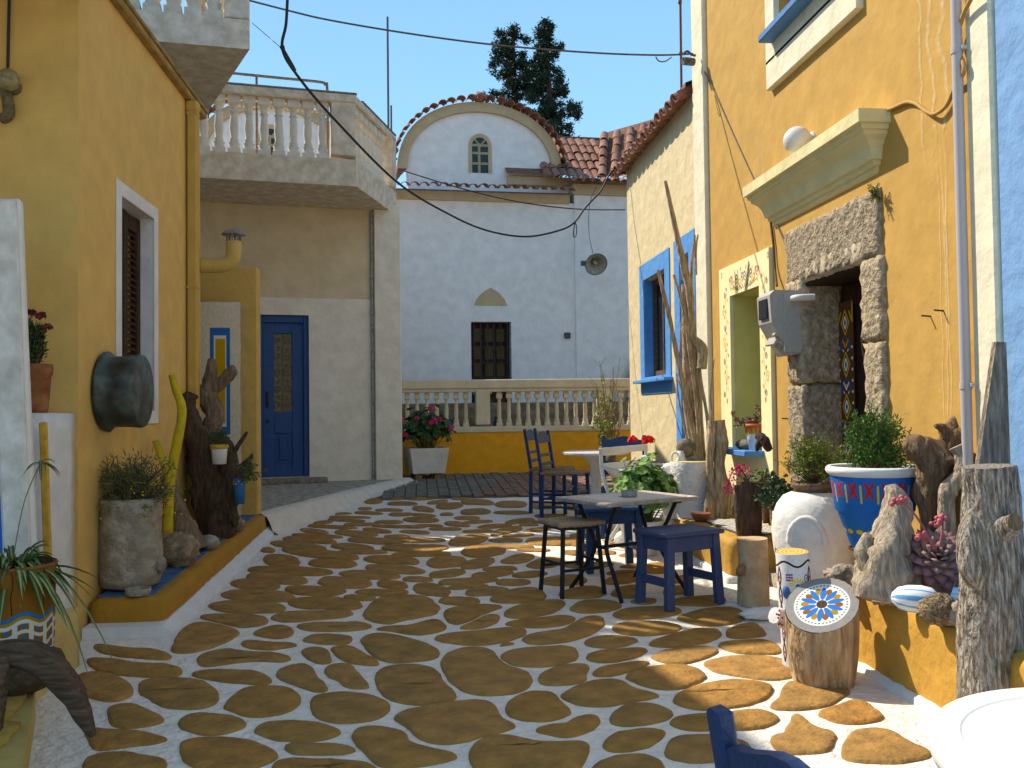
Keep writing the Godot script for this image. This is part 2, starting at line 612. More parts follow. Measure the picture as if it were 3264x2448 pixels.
func tile_at(parent: Node, p: Vector3, down: Vector3, right: Vector3, valley := false) -> void:
	var z := down.normalized()
	var x := (right - z * right.dot(z)).normalized()
	var y := z.cross(x)
	var b := Basis(x, y, z)
	b = b * Basis(Vector3(0, 1, 0), rng.randf_range(-0.05, 0.05)) * Basis(Vector3(1, 0, 0), rng.randf_range(-0.03, 0.03))
	if valley: b = b * Basis(Vector3(0, 0, 1), PI)
	piece("roof_tile", tile_a, tile_mats[rng.randi() % tile_mats.size()], parent, Transform3D(b, p + y * (0.05 if not valley else 0.085)))

func baluster_mesh(h: float, r: float) -> Mesh:
	var st := S()
	var prof := []
	for q in [[0.0, 0.95], [0.13, 0.95], [0.15, 0.8], [0.19, 1.0], [0.23, 0.62], [0.25, 0.78], [0.28, 0.6], [0.45, 0.74], [0.66, 0.6], [0.70, 0.5], [0.72, 0.78], [0.75, 0.5], [0.83, 0.62], [0.86, 0.92]]:
		prof.append(Vector2(q[1] * r, q[0] * h))
	lathe(st, prof, 12)
	box(st, Vector3(0, h * 0.93, 0), Vector3(r * 2.0, h * 0.14, r * 2.0), 0.004)
	box(st, Vector3(0, h * 0.05, 0), Vector3(r * 2.0, h * 0.1, r * 2.0), 0.004)
	return mesh_of(st)

func scroll(st: SurfaceTool, c: Vector3, r: float, a0: float, turns: float, t: float) -> void:
	var pts := []
	for i in 16:
		var k := i / 15.0
		var a := a0 + turns * TAU * k
		pts.append(c + Vector3(cos(a), sin(a), 0) * r * (1.0 - 0.75 * k))
	tube(st, pts, t, 5)

func _ready() -> void:
	# ------------------------------------------------------------ camera, sky, sun, exposure
	var cam := Camera3D.new()
	cam.name = "camera"
	add_child(cam)
	cam.position = Vector3(0, 1.35, 0)
	cam.rotation_degrees = Vector3(1.6, -5.74, -0.7)
	cam.fov = 46.088
	cam.far = 900.0
	cam.current = true
	var env := Environment.new()
	env.background_mode = Environment.BG_SKY
	var sky := Sky.new()
	var sm := ProceduralSkyMaterial.new()
	sm.sky_top_color = Color(0.196, 0.34, 0.52)
	sm.sky_horizon_color = Color(0.61, 0.82, 0.97)
	sm.sky_curve = 0.6
	sm.sky_energy_multiplier = 1.03
	sm.ground_bottom_color = Color(0.42, 0.38, 0.32)
	sm.ground_horizon_color = Color(0.62, 0.66, 0.68)
	sm.sun_angle_max = 60.0
	sm.sun_curve = 0.25
	sky.sky_material = sm
	env.sky = sky
	env.tonemap_mode = Environment.TONE_MAPPER_LINEAR
	env.tonemap_exposure = 1.48
	env.sdfgi_enabled = true
	env.ssao_enabled = true
	env.ssil_enabled = true
	var we := WorldEnvironment.new()
	we.name = "daylight"
	we.environment = env
	add_child(we)
	var sun := DirectionalLight3D.new()
	sun.name = "sun"
	add_child(sun)
	sun.light_energy = 1.4
	sun.light_color = Color(1.0, 0.95, 0.87)
	sun.light_angular_distance = 0.5
	sun.shadow_enabled = true
	sun.look_at_from_position(Vector3.ZERO, Vector3(0.50, -0.73, 0.46), Vector3.UP)
	nz.seed = 11
	nz.frequency = 0.05
	nz.noise_type = FastNoiseLite.TYPE_SIMPLEX_SMOOTH
	nz.fractal_octaves = 3
	rng.seed = 4711
	setting()
	houses_left()
	house_right()
	church()
	far_wall()
	far_things()
	right_planters()
	tables_and_chairs()
	left_things()
	cables()

func setting() -> void:
	var g := S()
	face(g, [Vector3(-300, -0.35, 300), Vector3(300, -0.35, 300), Vector3(300, -0.35, -300), Vector3(-300, -0.35, -300)], Vector3.UP)
	tag(put("ground", g, mat(0.36, 0.31, 0.24, 0.95, "grime", 0.3, "n_rough", 0.5)), "dry earth round the village", "", "", "structure")
	var grout := mat(0.88, 0.82, 0.73, 0.9, "paint", 0.9, "n_rough", 0.5)
	pave_parent = tag(put("pavement", sheet(-2.6, 2.7, 7.0, -11.0, 60, 180, -0.002, 0.0035), grout), "ochre painted paving stones set in whitewashed joints", "", "", "structure")
	for c in [[0.46, 0.245, 0.060], [0.44, 0.23, 0.054], [0.48, 0.255, 0.070], [0.43, 0.235, 0.066], [0.47, 0.235, 0.054]]:
		pave_mats.append(mat(c[0], c[1], c[2], 0.85, "worn", 1.1, "n_rough", 0.35))
	pave(PackedFloat32Array([-1.73,-4.98,-1.64,-4.95,-1.54,-4.91,-1.41,-4.88,-1.34,-4.82,-1.27,-4.73,-1.28,-4.67,-1.40,-4.71,-1.53,-4.76,-1.65,-4.85]))
	pave(PackedFloat32Array([-1.67,-4.73,-1.55,-4.71,-1.44,-4.64,-1.35,-4.62,-1.23,-4.58,-1.15,-4.47,-1.17,-4.39,-1.26,-4.41,-1.40,-4.44,-1.50,-4.49,-1.60,-4.61]))
	pave(PackedFloat32Array([-1.61,-4.42,-1.59,-4.50,-1.48,-4.47,-1.38,-4.37,-1.31,-4.25,-1.29,-4.13,-1.35,-4.09,-1.45,-4.15,-1.52,-4.20]))
	pave(PackedFloat32Array([-1.29,-4.33,-1.25,-4.37,-1.15,-4.37,-1.04,-4.33,-0.96,-4.23,-0.90,-4.10,-0.90,-4.00,-0.96,-3.95,-1.05,-3.97,-1.13,-4.02,-1.20,-4.13,-1.25,-4.18]))
	pave(PackedFloat32Array([-1.33,-4.01,-1.26,-4.05,-1.19,-3.99,-1.13,-3.94,-1.06,-3.84,-1.07,-3.79,-1.16,-3.76,-1.23,-3.78,-1.27,-3.84]))
	pave(PackedFloat32Array([-0.99,-3.82,-0.95,-3.89,-0.87,-3.88,-0.78,-3.84,-0.71,-3.75,-0.73,-3.68,-0.82,-3.64,-0.91,-3.68,-0.97,-3.75]))
	pave(PackedFloat32Array([-1.33,-3.77,-1.25,-3.74,-1.12,-3.72,-1.04,-3.67,-0.99,-3.62,-1.01,-3.58,-1.11,-3.57,-1.17,-3.55,-1.22,-3.55,-1.26,-3.61]))
	pave(PackedFloat32Array([-0.91,-3.54,-0.89,-3.60,-0.80,-3.61,-0.69,-3.58,-0.61,-3.52,-0.54,-3.41,-0.58,-3.34,-0.65,-3.30,-0.80,-3.33,-0.86,-3.41]))
	pave(PackedFloat32Array([-1.23,-3.46,-1.18,-3.51,-1.10,-3.51,-1.03,-3.47,-0.95,-3.43,-0.93,-3.39,-0.92,-3.29,-1.03,-3.27,-1.18,-3.33]))
	pave(PackedFloat32Array([-1.30,-4.93,-1.33,-5.10,-1.32,-5.34,-1.21,-5.35,-1.01,-5.14,-1.03,-5.00,-1.08,-4.88,-1.18,-4.77,-1.28,-4.81]))
	pave(PackedFloat32Array([-1.31,-5.50,-1.27,-5.55,-1.08,-5.53,-0.96,-5.49,-0.89,-5.36,-0.94,-5.26,-1.04,-5.25,-1.15,-5.35]))
	pave(PackedFloat32Array([-0.94,-5.09,-0.89,-5.21,-0.79,-5.25,-0.71,-5.14,-0.72,-5.00,-0.81,-4.98]))
	pave(PackedFloat32Array([-0.96,-4.92,-0.93,-4.97,-0.82,-4.93,-0.65,-4.85,-0.72,-4.80,-0.80,-4.77,-0.91,-4.82]))
	pave(PackedFloat32Array([-1.12,-4.72,-1.02,-4.82,-0.93,-4.76,-0.75,-4.72,-0.66,-4.61,-0.70,-4.55,-0.83,-4.59,-0.94,-4.57,-1.02,-4.53,-1.08,-4.57]))
	pave(PackedFloat32Array([-1.08,-4.43,-1.04,-4.48,-0.87,-4.46,-0.80,-4.43,-0.75,-4.37,-0.70,-4.28,-0.72,-4.23,-0.83,-4.25,-0.94,-4.30,-1.05,-4.38]))
	pave(PackedFloat32Array([-0.69,-4.38,-0.66,-4.46,-0.59,-4.50,-0.54,-4.46,-0.49,-4.29,-0.44,-4.17,-0.44,-4.10,-0.49,-4.10,-0.59,-4.21,-0.66,-4.29]))
	pave(PackedFloat32Array([-0.84,-3.97,-0.82,-4.12,-0.79,-4.18,-0.70,-4.19,-0.61,-4.16,-0.54,-4.04,-0.54,-3.93,-0.58,-3.85,-0.65,-3.82,-0.73,-3.84,-0.81,-3.92]))
	pave(PackedFloat32Array([-0.66,-3.65,-0.65,-3.74,-0.58,-3.76,-0.48,-3.75,-0.39,-3.70,-0.33,-3.61,-0.37,-3.55,-0.46,-3.53,-0.57,-3.56]))
	pave(PackedFloat32Array([-0.52,-3.49,-0.48,-3.50,-0.35,-3.49,-0.29,-3.46,-0.26,-3.42,-0.30,-3.39,-0.42,-3.40,-0.49,-3.43]))
	pave(PackedFloat32Array([-0.53,-3.32,-0.51,-3.37,-0.44,-3.37,-0.28,-3.34,-0.20,-3.30,-0.17,-3.21,-0.34,-3.19,-0.51,-3.25]))
	pave(PackedFloat32Array([-0.88,-5.44,-0.83,-5.55,-0.71,-5.55,-0.50,-5.52,-0.42,-5.48,-0.46,-5.38,-0.61,-5.36,-0.73,-5.32,-0.82,-5.34]))
	pave(PackedFloat32Array([-0.71,-5.23,-0.64,-5.28,-0.48,-5.28,-0.36,-5.26,-0.29,-5.17,-0.35,-5.09,-0.46,-5.08,-0.64,-5.12]))
	pave(PackedFloat32Array([-0.64,-4.95,-0.60,-5.03,-0.50,-5.03,-0.40,-4.98,-0.38,-4.90,-0.41,-4.82,-0.51,-4.83,-0.61,-4.89]))
	pave(PackedFloat32Array([-0.62,-4.74,-0.57,-4.79,-0.49,-4.75,-0.45,-4.55,-0.48,-4.50,-0.54,-4.54,-0.60,-4.64]))
	pave(PackedFloat32Array([-0.47,-4.76,-0.38,-4.78,-0.30,-4.65,-0.23,-4.52,-0.22,-4.45,-0.30,-4.45,-0.40,-4.55,-0.45,-4.67]))
	pave(PackedFloat32Array([-0.47,-4.40,-0.44,-4.47,-0.37,-4.48,-0.33,-4.42,-0.29,-4.27,-0.25,-4.16,-0.26,-4.12,-0.35,-4.14,-0.40,-4.26,-0.44,-4.29]))
	pave(PackedFloat32Array([-0.48,-3.97,-0.45,-4.04,-0.35,-4.07,-0.23,-4.01,-0.15,-3.90,-0.16,-3.80,-0.21,-3.73,-0.31,-3.71,-0.37,-3.73,-0.44,-3.79]))
	pave(PackedFloat32Array([-0.33,-4.88,-0.29,-5.00,-0.20,-5.00,-0.08,-4.89,0.03,-4.75,0.07,-4.62,0.04,-4.51,-0.09,-4.48,-0.18,-4.50,-0.25,-4.62]))
	pave(PackedFloat32Array([-0.26,-5.09,-0.18,-5.14,-0.09,-5.14,0.01,-5.22,0.08,-5.26,0.12,-5.12,0.11,-5.03,0,-4.96,-0.07,-4.97,-0.16,-5.04]))
	pave(PackedFloat32Array([0.06,-4.88,0.13,-4.96,0.27,-4.98,0.41,-5.01,0.53,-4.99,0.55,-4.93,0.48,-4.80,0.36,-4.73,0.24,-4.72,0.12,-4.79]))
	pave(PackedFloat32Array([0.38,-4.69,0.44,-4.74,0.48,-4.72,0.42,-4.68]))
	pave(PackedFloat32Array([0.09,-4.48,0.13,-4.60,0.20,-4.67,0.29,-4.67,0.35,-4.60,0.36,-4.46,0.39,-4.36,0.46,-4.27,0.48,-4.19,0.47,-4.07,0.40,-3.98,0.30,-3.96,0.21,-3.99,0.14,-4.11,0.11,-4.28]))
	pave(PackedFloat32Array([0.39,-4.53,0.46,-4.61,0.60,-4.63,0.75,-4.63,0.76,-4.48,0.72,-4.39,0.64,-4.34,0.54,-4.32,0.44,-4.35,0.40,-4.45]))
	pave(PackedFloat32Array([0.52,-4.78,0.58,-4.87,0.71,-4.90,0.82,-5.02,0.93,-5.19,1.01,-5.20,1.02,-5.09,0.96,-4.93,0.85,-4.79,0.70,-4.70,0.57,-4.69]))
	pave(PackedFloat32Array([0.46,-5.10,0.52,-5.17,0.69,-5.22,0.81,-5.26,0.87,-5.18,0.80,-5.05,0.66,-5.00,0.55,-5.04]))
	pave(PackedFloat32Array([0.19,-5.05,0.25,-5.13,0.32,-5.26,0.41,-5.34,0.44,-5.26,0.41,-5.12,0.31,-5.03]))
	pave(PackedFloat32Array([0.83,-4.67,0.89,-4.77,1.01,-4.81,1.13,-4.70,1.04,-4.60,0.95,-4.57,0.87,-4.60]))
	pave(PackedFloat32Array([0.80,-4.44,0.86,-4.52,1.00,-4.54,1.13,-4.53,1.07,-4.43,0.98,-4.36,0.88,-4.34,0.82,-4.37]))
	pave(PackedFloat32Array([0.79,-4.20,0.86,-4.29,0.99,-4.32,1.08,-4.32,1.05,-4.26,0.94,-4.17,0.85,-4.14,0.80,-4.15]))
	pave(PackedFloat32Array([0.52,-4.15,0.58,-4.26,0.67,-4.32,0.79,-4.32,0.74,-4.15,0.73,-4.09,0.66,-4.05,0.54,-4.05]))
	pave(PackedFloat32Array([0.60,-3.92,0.68,-4.01,0.78,-4.08,0.88,-4.07,0.91,-3.96,1.01,-3.85,0.93,-3.82,0.83,-3.78,0.73,-3.76,0.65,-3.79,0.61,-3.86]))
	pave(PackedFloat32Array([0.35,-3.83,0.41,-3.93,0.49,-3.97,0.56,-3.93,0.57,-3.83,0.60,-3.72,0.54,-3.65,0.45,-3.63,0.37,-3.67,0.34,-3.73]))
	pave(PackedFloat32Array([-0.22,-4.32,-0.18,-4.41,-0.09,-4.43,0,-4.40,0.06,-4.31,0.08,-4.16,0.13,-4.00,0.11,-3.92,0.02,-3.89,-0.05,-3.89,-0.13,-3.95,-0.19,-4.06]))
	pave(PackedFloat32Array([-0.11,-3.73,-0.07,-3.81,0.02,-3.84,0.13,-3.88,0.23,-3.90,0.29,-3.83,0.29,-3.68,0.35,-3.60,0.31,-3.55,0.21,-3.51,0.15,-3.47,0.08,-3.45,0,-3.50,-0.03,-3.57,-0.07,-3.66]))
	pave(PackedFloat32Array([-0.27,-3.59,-0.23,-3.64,-0.17,-3.63,-0.07,-3.56,-0.06,-3.47,0.02,-3.40,0.10,-3.35,0.09,-3.30,0,-3.27,-0.09,-3.26,-0.15,-3.27,-0.20,-3.36,-0.25,-3.48]))
	pave(PackedFloat32Array([0.43,-3.54,0.48,-3.57,0.55,-3.58,0.62,-3.65,0.68,-3.66,0.70,-3.59,0.64,-3.50,0.57,-3.45,0.50,-3.47]))
	pave(PackedFloat32Array([0.75,-3.63,0.80,-3.72,0.88,-3.77,0.96,-3.75,1.02,-3.65,0.96,-3.58,0.88,-3.54,0.80,-3.53,0.75,-3.56]))
	pave(PackedFloat32Array([0.66,-3.35,0.72,-3.46,0.80,-3.49,0.88,-3.49,0.93,-3.45,0.87,-3.36,0.80,-3.30,0.69,-3.29]))
	pave(PackedFloat32Array([0.17,-3.28,0.19,-3.41,0.24,-3.48,0.32,-3.50,0.39,-3.44,0.46,-3.40,0.60,-3.40,0.58,-3.29,0.53,-3.17,0.46,-3.14,0.21,-3.17]))
	pave(PackedFloat32Array([0.59,-3.17,0.64,-3.23,0.71,-3.26,0.79,-3.25,0.83,-3.19,0.83,-3.10,0.68,-3.06,0.57,-3.11]))
	pave(PackedFloat32Array([0.93,-4.12,1.02,-4.22,1.13,-4.25,1.26,-4.22,1.29,-4.08,1.23,-4.01,1.15,-3.94,1.05,-3.93,0.98,-3.99,0.94,-4.06]))
	pave(PackedFloat32Array([1.06,-3.80,1.15,-3.91,1.26,-3.97,1.39,-4.00,1.53,-3.93,1.49,-3.83,1.43,-3.75,1.31,-3.68,1.16,-3.67,1.08,-3.72]))
	pave(PackedFloat32Array([1.44,-3.68,1.52,-3.77,1.60,-3.92,1.67,-3.95,1.86,-3.83,1.78,-3.74,1.68,-3.65,1.56,-3.62,1.46,-3.63]))
	pave(PackedFloat32Array([1.59,-3.57,1.70,-3.63,1.81,-3.70,1.84,-3.65,1.84,-3.58,1.84,-3.50,1.77,-3.45,1.65,-3.44,1.61,-3.49]))
	pave(PackedFloat32Array([0.98,-3.55,1.04,-3.61,1.14,-3.62,1.22,-3.61,1.36,-3.64,1.41,-3.56,1.37,-3.49,1.30,-3.44,1.11,-3.45,1.01,-3.47]))
	pave(PackedFloat32Array([1.31,-3.36,1.36,-3.36,1.41,-3.44,1.48,-3.55,1.51,-3.55,1.51,-3.43,1.57,-3.36,1.51,-3.26,1.45,-3.20,1.29,-3.21]))
	pave(PackedFloat32Array([1.52,-3.20,1.60,-3.31,1.65,-3.37,1.74,-3.39,1.79,-3.35,1.80,-3.25,1.82,-3.17,1.81,-3.12,1.66,-3.07,1.50,-3.12]))
	pave(PackedFloat32Array([0.88,-3.28,0.94,-3.39,1.03,-3.41,1.14,-3.38,1.20,-3.29,1.13,-3.18,0.97,-3.16,0.88,-3.21]))
	pave(PackedFloat32Array([1.34,-4.26,1.43,-4.32,1.52,-4.36,1.74,-4.31,1.75,-4.17,1.70,-4.05,1.63,-4.00,1.53,-4.00,1.45,-4.06,1.36,-4.13]))
	pave(PackedFloat32Array([1.51,-4.56,1.59,-4.61,1.79,-4.61,1.80,-4.47,1.75,-4.36,1.58,-4.39,1.52,-4.46]))
	pave(PackedFloat32Array([1.12,-4.40,1.20,-4.49,1.32,-4.53,1.44,-4.52,1.47,-4.44,1.37,-4.34,1.26,-4.28,1.17,-4.29,1.13,-4.35]))
	pave(PackedFloat32Array([1.16,-4.62,1.27,-4.73,1.43,-4.85,1.58,-4.85,1.59,-4.79,1.55,-4.68,1.45,-4.60,1.33,-4.56,1.20,-4.56]))
	pave(PackedFloat32Array([1.62,-4.76,1.67,-4.85,1.82,-4.94,1.85,-4.88,1.83,-4.71,1.77,-4.67,1.61,-4.66]))
	pave(PackedFloat32Array([1.45,-5.09,1.53,-5.19,1.72,-5.30,1.86,-5.28,1.84,-5.07,1.76,-4.97,1.59,-4.91,1.50,-4.97]))
	pave(PackedFloat32Array([1.04,-4.94,1.11,-5.04,1.24,-5.05,1.38,-5.01,1.42,-4.91,1.34,-4.82,1.22,-4.77,1.07,-4.81]))
	pave(PackedFloat32Array([1.10,-5.23,1.19,-5.35,1.32,-5.38,1.48,-5.36,1.52,-5.27,1.43,-5.15,1.26,-5.11,1.14,-5.13]))
	pave(PackedFloat32Array([0.89,-5.43,0.96,-5.56,1.11,-5.60,1.20,-5.49,1.18,-5.39,1.08,-5.30,0.94,-5.28,0.88,-5.36]))
	pave(PackedFloat32Array([0.48,-5.35,0.54,-5.48,0.66,-5.57,0.80,-5.62,0.87,-5.58,0.81,-5.40,0.72,-5.28,0.57,-5.22,0.49,-5.26]))
	pave(PackedFloat32Array([0.41,-5.75,0.51,-5.90,0.64,-6.00,0.77,-6.00,0.79,-5.70,0.70,-5.60,0.57,-5.57,0.43,-5.62]))
	pave(PackedFloat32Array([0.85,-5.77,0.93,-5.90,1.09,-5.98,1.16,-5.97,1.18,-5.84,1.12,-5.65,0.99,-5.63,0.88,-5.67]))
	pave(PackedFloat32Array([1.19,-5.72,1.24,-5.87,1.36,-5.98,1.47,-5.95,1.41,-5.65,1.33,-5.60,1.23,-5.62]))
	pave(PackedFloat32Array([1.52,-5.69,1.59,-5.87,1.70,-5.93,1.76,-5.84,1.71,-5.69,1.57,-5.65]))
	pave(PackedFloat32Array([1.26,-5.52,1.34,-5.60,1.46,-5.60,1.42,-5.46,1.32,-5.44]))
	pave(PackedFloat32Array([1.52,-5.48,1.60,-5.57,1.75,-5.60,1.88,-5.60,1.85,-5.44,1.75,-5.34,1.55,-5.39]))
	pave(PackedFloat32Array([0.78,-6.11,0.84,-6.28,0.98,-6.36,1.11,-6.32,1.13,-6.15,1.06,-6.05,0.90,-6.01]))
	pave(PackedFloat32Array([1.24,-6.13,1.30,-6.24,1.42,-6.27,1.51,-6.21,1.44,-6.06,1.29,-6.00,1.22,-6.03]))
	pave(PackedFloat32Array([0.61,-6.39,0.70,-6.50,0.86,-6.53,0.90,-6.42,0.80,-6.31,0.65,-6.31]))
	pave(PackedFloat32Array([0.75,-6.72,0.84,-6.90,0.97,-7.05,1.08,-6.98,1.04,-6.76,0.94,-6.61,0.80,-6.61]))
	pave(PackedFloat32Array([0.58,-6.94,0.75,-7.22,0.89,-7.17,0.85,-6.95,0.72,-6.78,0.59,-6.83]))
	pave(PackedFloat32Array([0.90,-7.71,1.00,-7.91,1.20,-7.95,1.38,-7.85,1.32,-7.50,1.13,-7.50,0.92,-7.57]))
	pave(PackedFloat32Array([1.64,-6.67,1.82,-6.70,1.82,-6.38,1.65,-6.28,1.57,-6.35]))
	pave(PackedFloat32Array([1.69,-6.11,1.82,-6.23,1.87,-6.18,1.80,-6.01,1.67,-5.98]))
	pave(PackedFloat32Array([1.42,-6.57,1.54,-6.66,1.62,-6.65,1.59,-6.52,1.47,-6.51]))
	pave(PackedFloat32Array([1.31,-6.43,1.49,-6.46,1.57,-6.39,1.48,-6.28,1.29,-6.30]))
	pave(PackedFloat32Array([1.06,-6.76,1.19,-6.79,1.45,-6.75,1.39,-6.60,1.20,-6.57,1.04,-6.60]))
	pave(PackedFloat32Array([-0.36,-5.39,-0.35,-5.53,-0.32,-5.72,-0.25,-5.87,-0.09,-5.89,0.04,-5.82,0.07,-5.66,0.11,-5.55,0.08,-5.39,0,-5.32,-0.12,-5.26,-0.19,-5.18,-0.29,-5.25]))
	pave(PackedFloat32Array([0.13,-5.32,0.14,-5.48,0.27,-5.57,0.41,-5.56,0.48,-5.50,0.40,-5.40,0.32,-5.31,0.25,-5.19,0.17,-5.15]))
	pave(PackedFloat32Array([-0.83,-5.65,-0.85,-5.55,-0.93,-5.54,-1.05,-5.55,-1.19,-5.60,-1.28,-5.69,-1.33,-5.78,-1.32,-5.86,-1.25,-5.91,-1.12,-5.89,-0.97,-5.82,-0.88,-5.77]))
	pave(PackedFloat32Array([-0.37,-5.67,-0.38,-5.57,-0.45,-5.55,-0.59,-5.59,-0.72,-5.62,-0.80,-5.68,-0.85,-5.80,-0.84,-5.88,-0.77,-5.93,-0.63,-5.93,-0.49,-5.85,-0.41,-5.77]))
	pave(PackedFloat32Array([-0.81,-5.93,-0.82,-5.82,-0.90,-5.82,-1.03,-5.85,-1.17,-5.89,-1.26,-5.97,-1.32,-6.08,-1.31,-6.16,-1.24,-6.21,-1.10,-6.20,-0.95,-6.12,-0.86,-6.04]))
	pave(PackedFloat32Array([-0.50,-6.05,-0.52,-5.99,-0.57,-5.94,-0.69,-5.95,-0.82,-6.01,-0.89,-6.08,-0.92,-6.17,-0.91,-6.27,-0.85,-6.28,-0.72,-6.25,-0.59,-6.21,-0.52,-6.14]))
	pave(PackedFloat32Array([-0.96,-6.28,-0.96,-6.18,-1.02,-6.18,-1.11,-6.20,-1.21,-6.24,-1.29,-6.33,-1.33,-6.43,-1.32,-6.50,-1.27,-6.55,-1.17,-6.52,-1.07,-6.45,-1.00,-6.39]))
	pave(PackedFloat32Array([-0.30,-5.84,-0.30,-5.79,-0.34,-5.78,-0.40,-5.79,-0.45,-5.80,-0.49,-5.84,-0.51,-5.89,-0.50,-5.93,-0.46,-5.95,-0.41,-5.95,-0.35,-5.92,-0.31,-5.89]))
	pave(PackedFloat32Array([-0.09,-5.96,-0.11,-5.93,-0.17,-5.91,-0.26,-5.90,-0.37,-5.94,-0.43,-5.99,-0.45,-6.03,-0.42,-6.08,-0.37,-6.09,-0.27,-6.07,-0.16,-6.05,-0.10,-6.02]))
	pave(PackedFloat32Array([0.18,-5.94,0.16,-5.82,0.12,-5.82,0.05,-5.85,-0.01,-5.89,-0.05,-5.97,-0.07,-6.09,-0.06,-6.18,-0.02,-6.24,0.06,-6.23,0.13,-6.14,0.17,-6.06]))
	pave(PackedFloat32Array([-0.34,-6.25,-0.37,-6.17,-0.42,-6.13,-0.52,-6.13,-0.63,-6.20,-0.71,-6.30,-0.73,-6.39,-0.71,-6.50,-0.66,-6.53,-0.55,-6.49,-0.43,-6.44,-0.37,-6.38]))
	pave(PackedFloat32Array([-0.10,-6.15,-0.11,-6.09,-0.14,-6.06,-0.20,-6.09,-0.27,-6.14,-0.30,-6.19,-0.32,-6.28,-0.31,-6.36,-0.28,-6.37,-0.21,-6.36,-0.14,-6.30,-0.11,-6.22]))
	pave(PackedFloat32Array([-0.79,-6.41,-0.80,-6.34,-0.86,-6.31,-1.00,-6.36,-1.15,-6.44,-1.22,-6.51,-1.26,-6.62,-1.26,-6.72,-1.19,-6.72,-1.05,-6.68,-0.90,-6.59,-0.82,-6.50]))
	pave(PackedFloat32Array([-0.64,-6.67,-0.67,-6.61,-0.76,-6.57,-0.94,-6.61,-1.15,-6.71,-1.26,-6.79,-1.30,-6.89,-1.28,-6.99,-1.19,-6.99,-0.99,-6.94,-0.78,-6.86,-0.67,-6.77]))
	pave(PackedFloat32Array([-0.15,-6.48,-0.18,-6.39,-0.25,-6.39,-0.37,-6.41,-0.49,-6.47,-0.58,-6.56,-0.61,-6.65,-0.59,-6.72,-0.52,-6.76,-0.39,-6.72,-0.26,-6.65,-0.19,-6.59]))
	pave(PackedFloat32Array([-0.94,-7.11,-0.93,-6.99,-0.96,-6.92,-1.05,-6.95,-1.15,-7.03,-1.20,-7.10,-1.25,-7.28,-1.26,-7.44,-1.23,-7.48,-1.13,-7.47,-1.03,-7.38,-0.97,-7.25]))
	pave(PackedFloat32Array([-0.49,-6.94,-0.51,-6.88,-0.56,-6.83,-0.67,-6.84,-0.79,-6.91,-0.86,-6.99,-0.88,-7.08,-0.87,-7.18,-0.81,-7.19,-0.70,-7.16,-0.57,-7.12,-0.51,-7.04]))
	pave(PackedFloat32Array([0.02,-6.63,0,-6.55,-0.07,-6.53,-0.20,-6.59,-0.33,-6.65,-0.39,-6.71,-0.43,-6.83,-0.42,-6.91,-0.35,-6.93,-0.21,-6.91,-0.08,-6.81,-0.02,-6.72]))
	pave(PackedFloat32Array([-0.02,-6.99,-0.04,-6.88,-0.11,-6.89,-0.24,-6.92,-0.35,-6.97,-0.43,-7.07,-0.47,-7.17,-0.45,-7.25,-0.37,-7.29,-0.25,-7.26,-0.12,-7.18,-0.05,-7.10]))
	pave(PackedFloat32Array([-0.49,-7.19,-0.53,-7.13,-0.61,-7.13,-0.80,-7.23,-1.01,-7.42,-1.13,-7.57,-1.17,-7.70,-1.14,-7.81,-1.04,-7.77,-0.84,-7.62,-0.63,-7.46,-0.52,-7.32]))
	pave(PackedFloat32Array([-1.21,-7.65,-1.21,-7.57,-1.22,-7.55,-1.26,-7.57,-1.29,-7.58,-1.32,-7.62,-1.34,-7.70,-1.34,-7.76,-1.33,-7.80,-1.30,-7.81,-1.26,-7.77,-1.23,-7.71]))
	pave(PackedFloat32Array([-0.79,-7.66,-0.79,-7.56,-0.88,-7.58,-1.03,-7.68,-1.17,-7.77,-1.26,-7.88,-1.32,-8.02,-1.31,-8.10,-1.23,-8.12,-1.07,-8.05,-0.92,-7.90,-0.83,-7.78]))
	pave(PackedFloat32Array([-0.40,-7.63,-0.41,-7.53,-0.47,-7.53,-0.58,-7.57,-0.67,-7.61,-0.74,-7.68,-0.78,-7.79,-0.77,-7.86,-0.71,-7.91,-0.60,-7.89,-0.50,-7.81,-0.44,-7.73]))
	pave(PackedFloat32Array([-0.28,-7.42,-0.30,-7.39,-0.36,-7.36,-0.49,-7.37,-0.62,-7.40,-0.68,-7.43,-0.70,-7.49,-0.69,-7.54,-0.63,-7.55,-0.50,-7.53,-0.37,-7.51,-0.30,-7.47]))
	pave(PackedFloat32Array([0.23,-7.28,0.21,-7.21,0.13,-7.19,-0.01,-7.20,-0.14,-7.20,-0.22,-7.23,-0.26,-7.30,-0.24,-7.36,-0.16,-7.40,-0.01,-7.42,0.12,-7.38,0.20,-7.34]))
	pave(PackedFloat32Array([0.22,-7.54,0.19,-7.47,0.11,-7.41,-0.06,-7.42,-0.23,-7.47,-0.32,-7.53,-0.35,-7.62,-0.32,-7.73,-0.23,-7.75,-0.06,-7.73,0.12,-7.70,0.21,-7.63]))
	pave(PackedFloat32Array([0.34,-6.97,0.31,-6.81,0.26,-6.76,0.17,-6.73,0.09,-6.73,0.04,-6.82,0.02,-6.93,0.04,-7.05,0.09,-7.16,0.18,-7.20,0.27,-7.16,0.32,-7.11]))
	pave(PackedFloat32Array([0.55,-6.94,0.52,-6.84,0.48,-6.74,0.40,-6.67,0.32,-6.66,0.28,-6.68,0.28,-6.78,0.30,-6.92,0.34,-6.97,0.42,-7.03,0.51,-7.08,0.55,-7.04]))
	pave(PackedFloat32Array([0.68,-7.39,0.64,-7.20,0.57,-7.14,0.47,-7.09,0.38,-7.10,0.32,-7.20,0.30,-7.34,0.33,-7.49,0.40,-7.62,0.51,-7.67,0.61,-7.63,0.67,-7.57]))
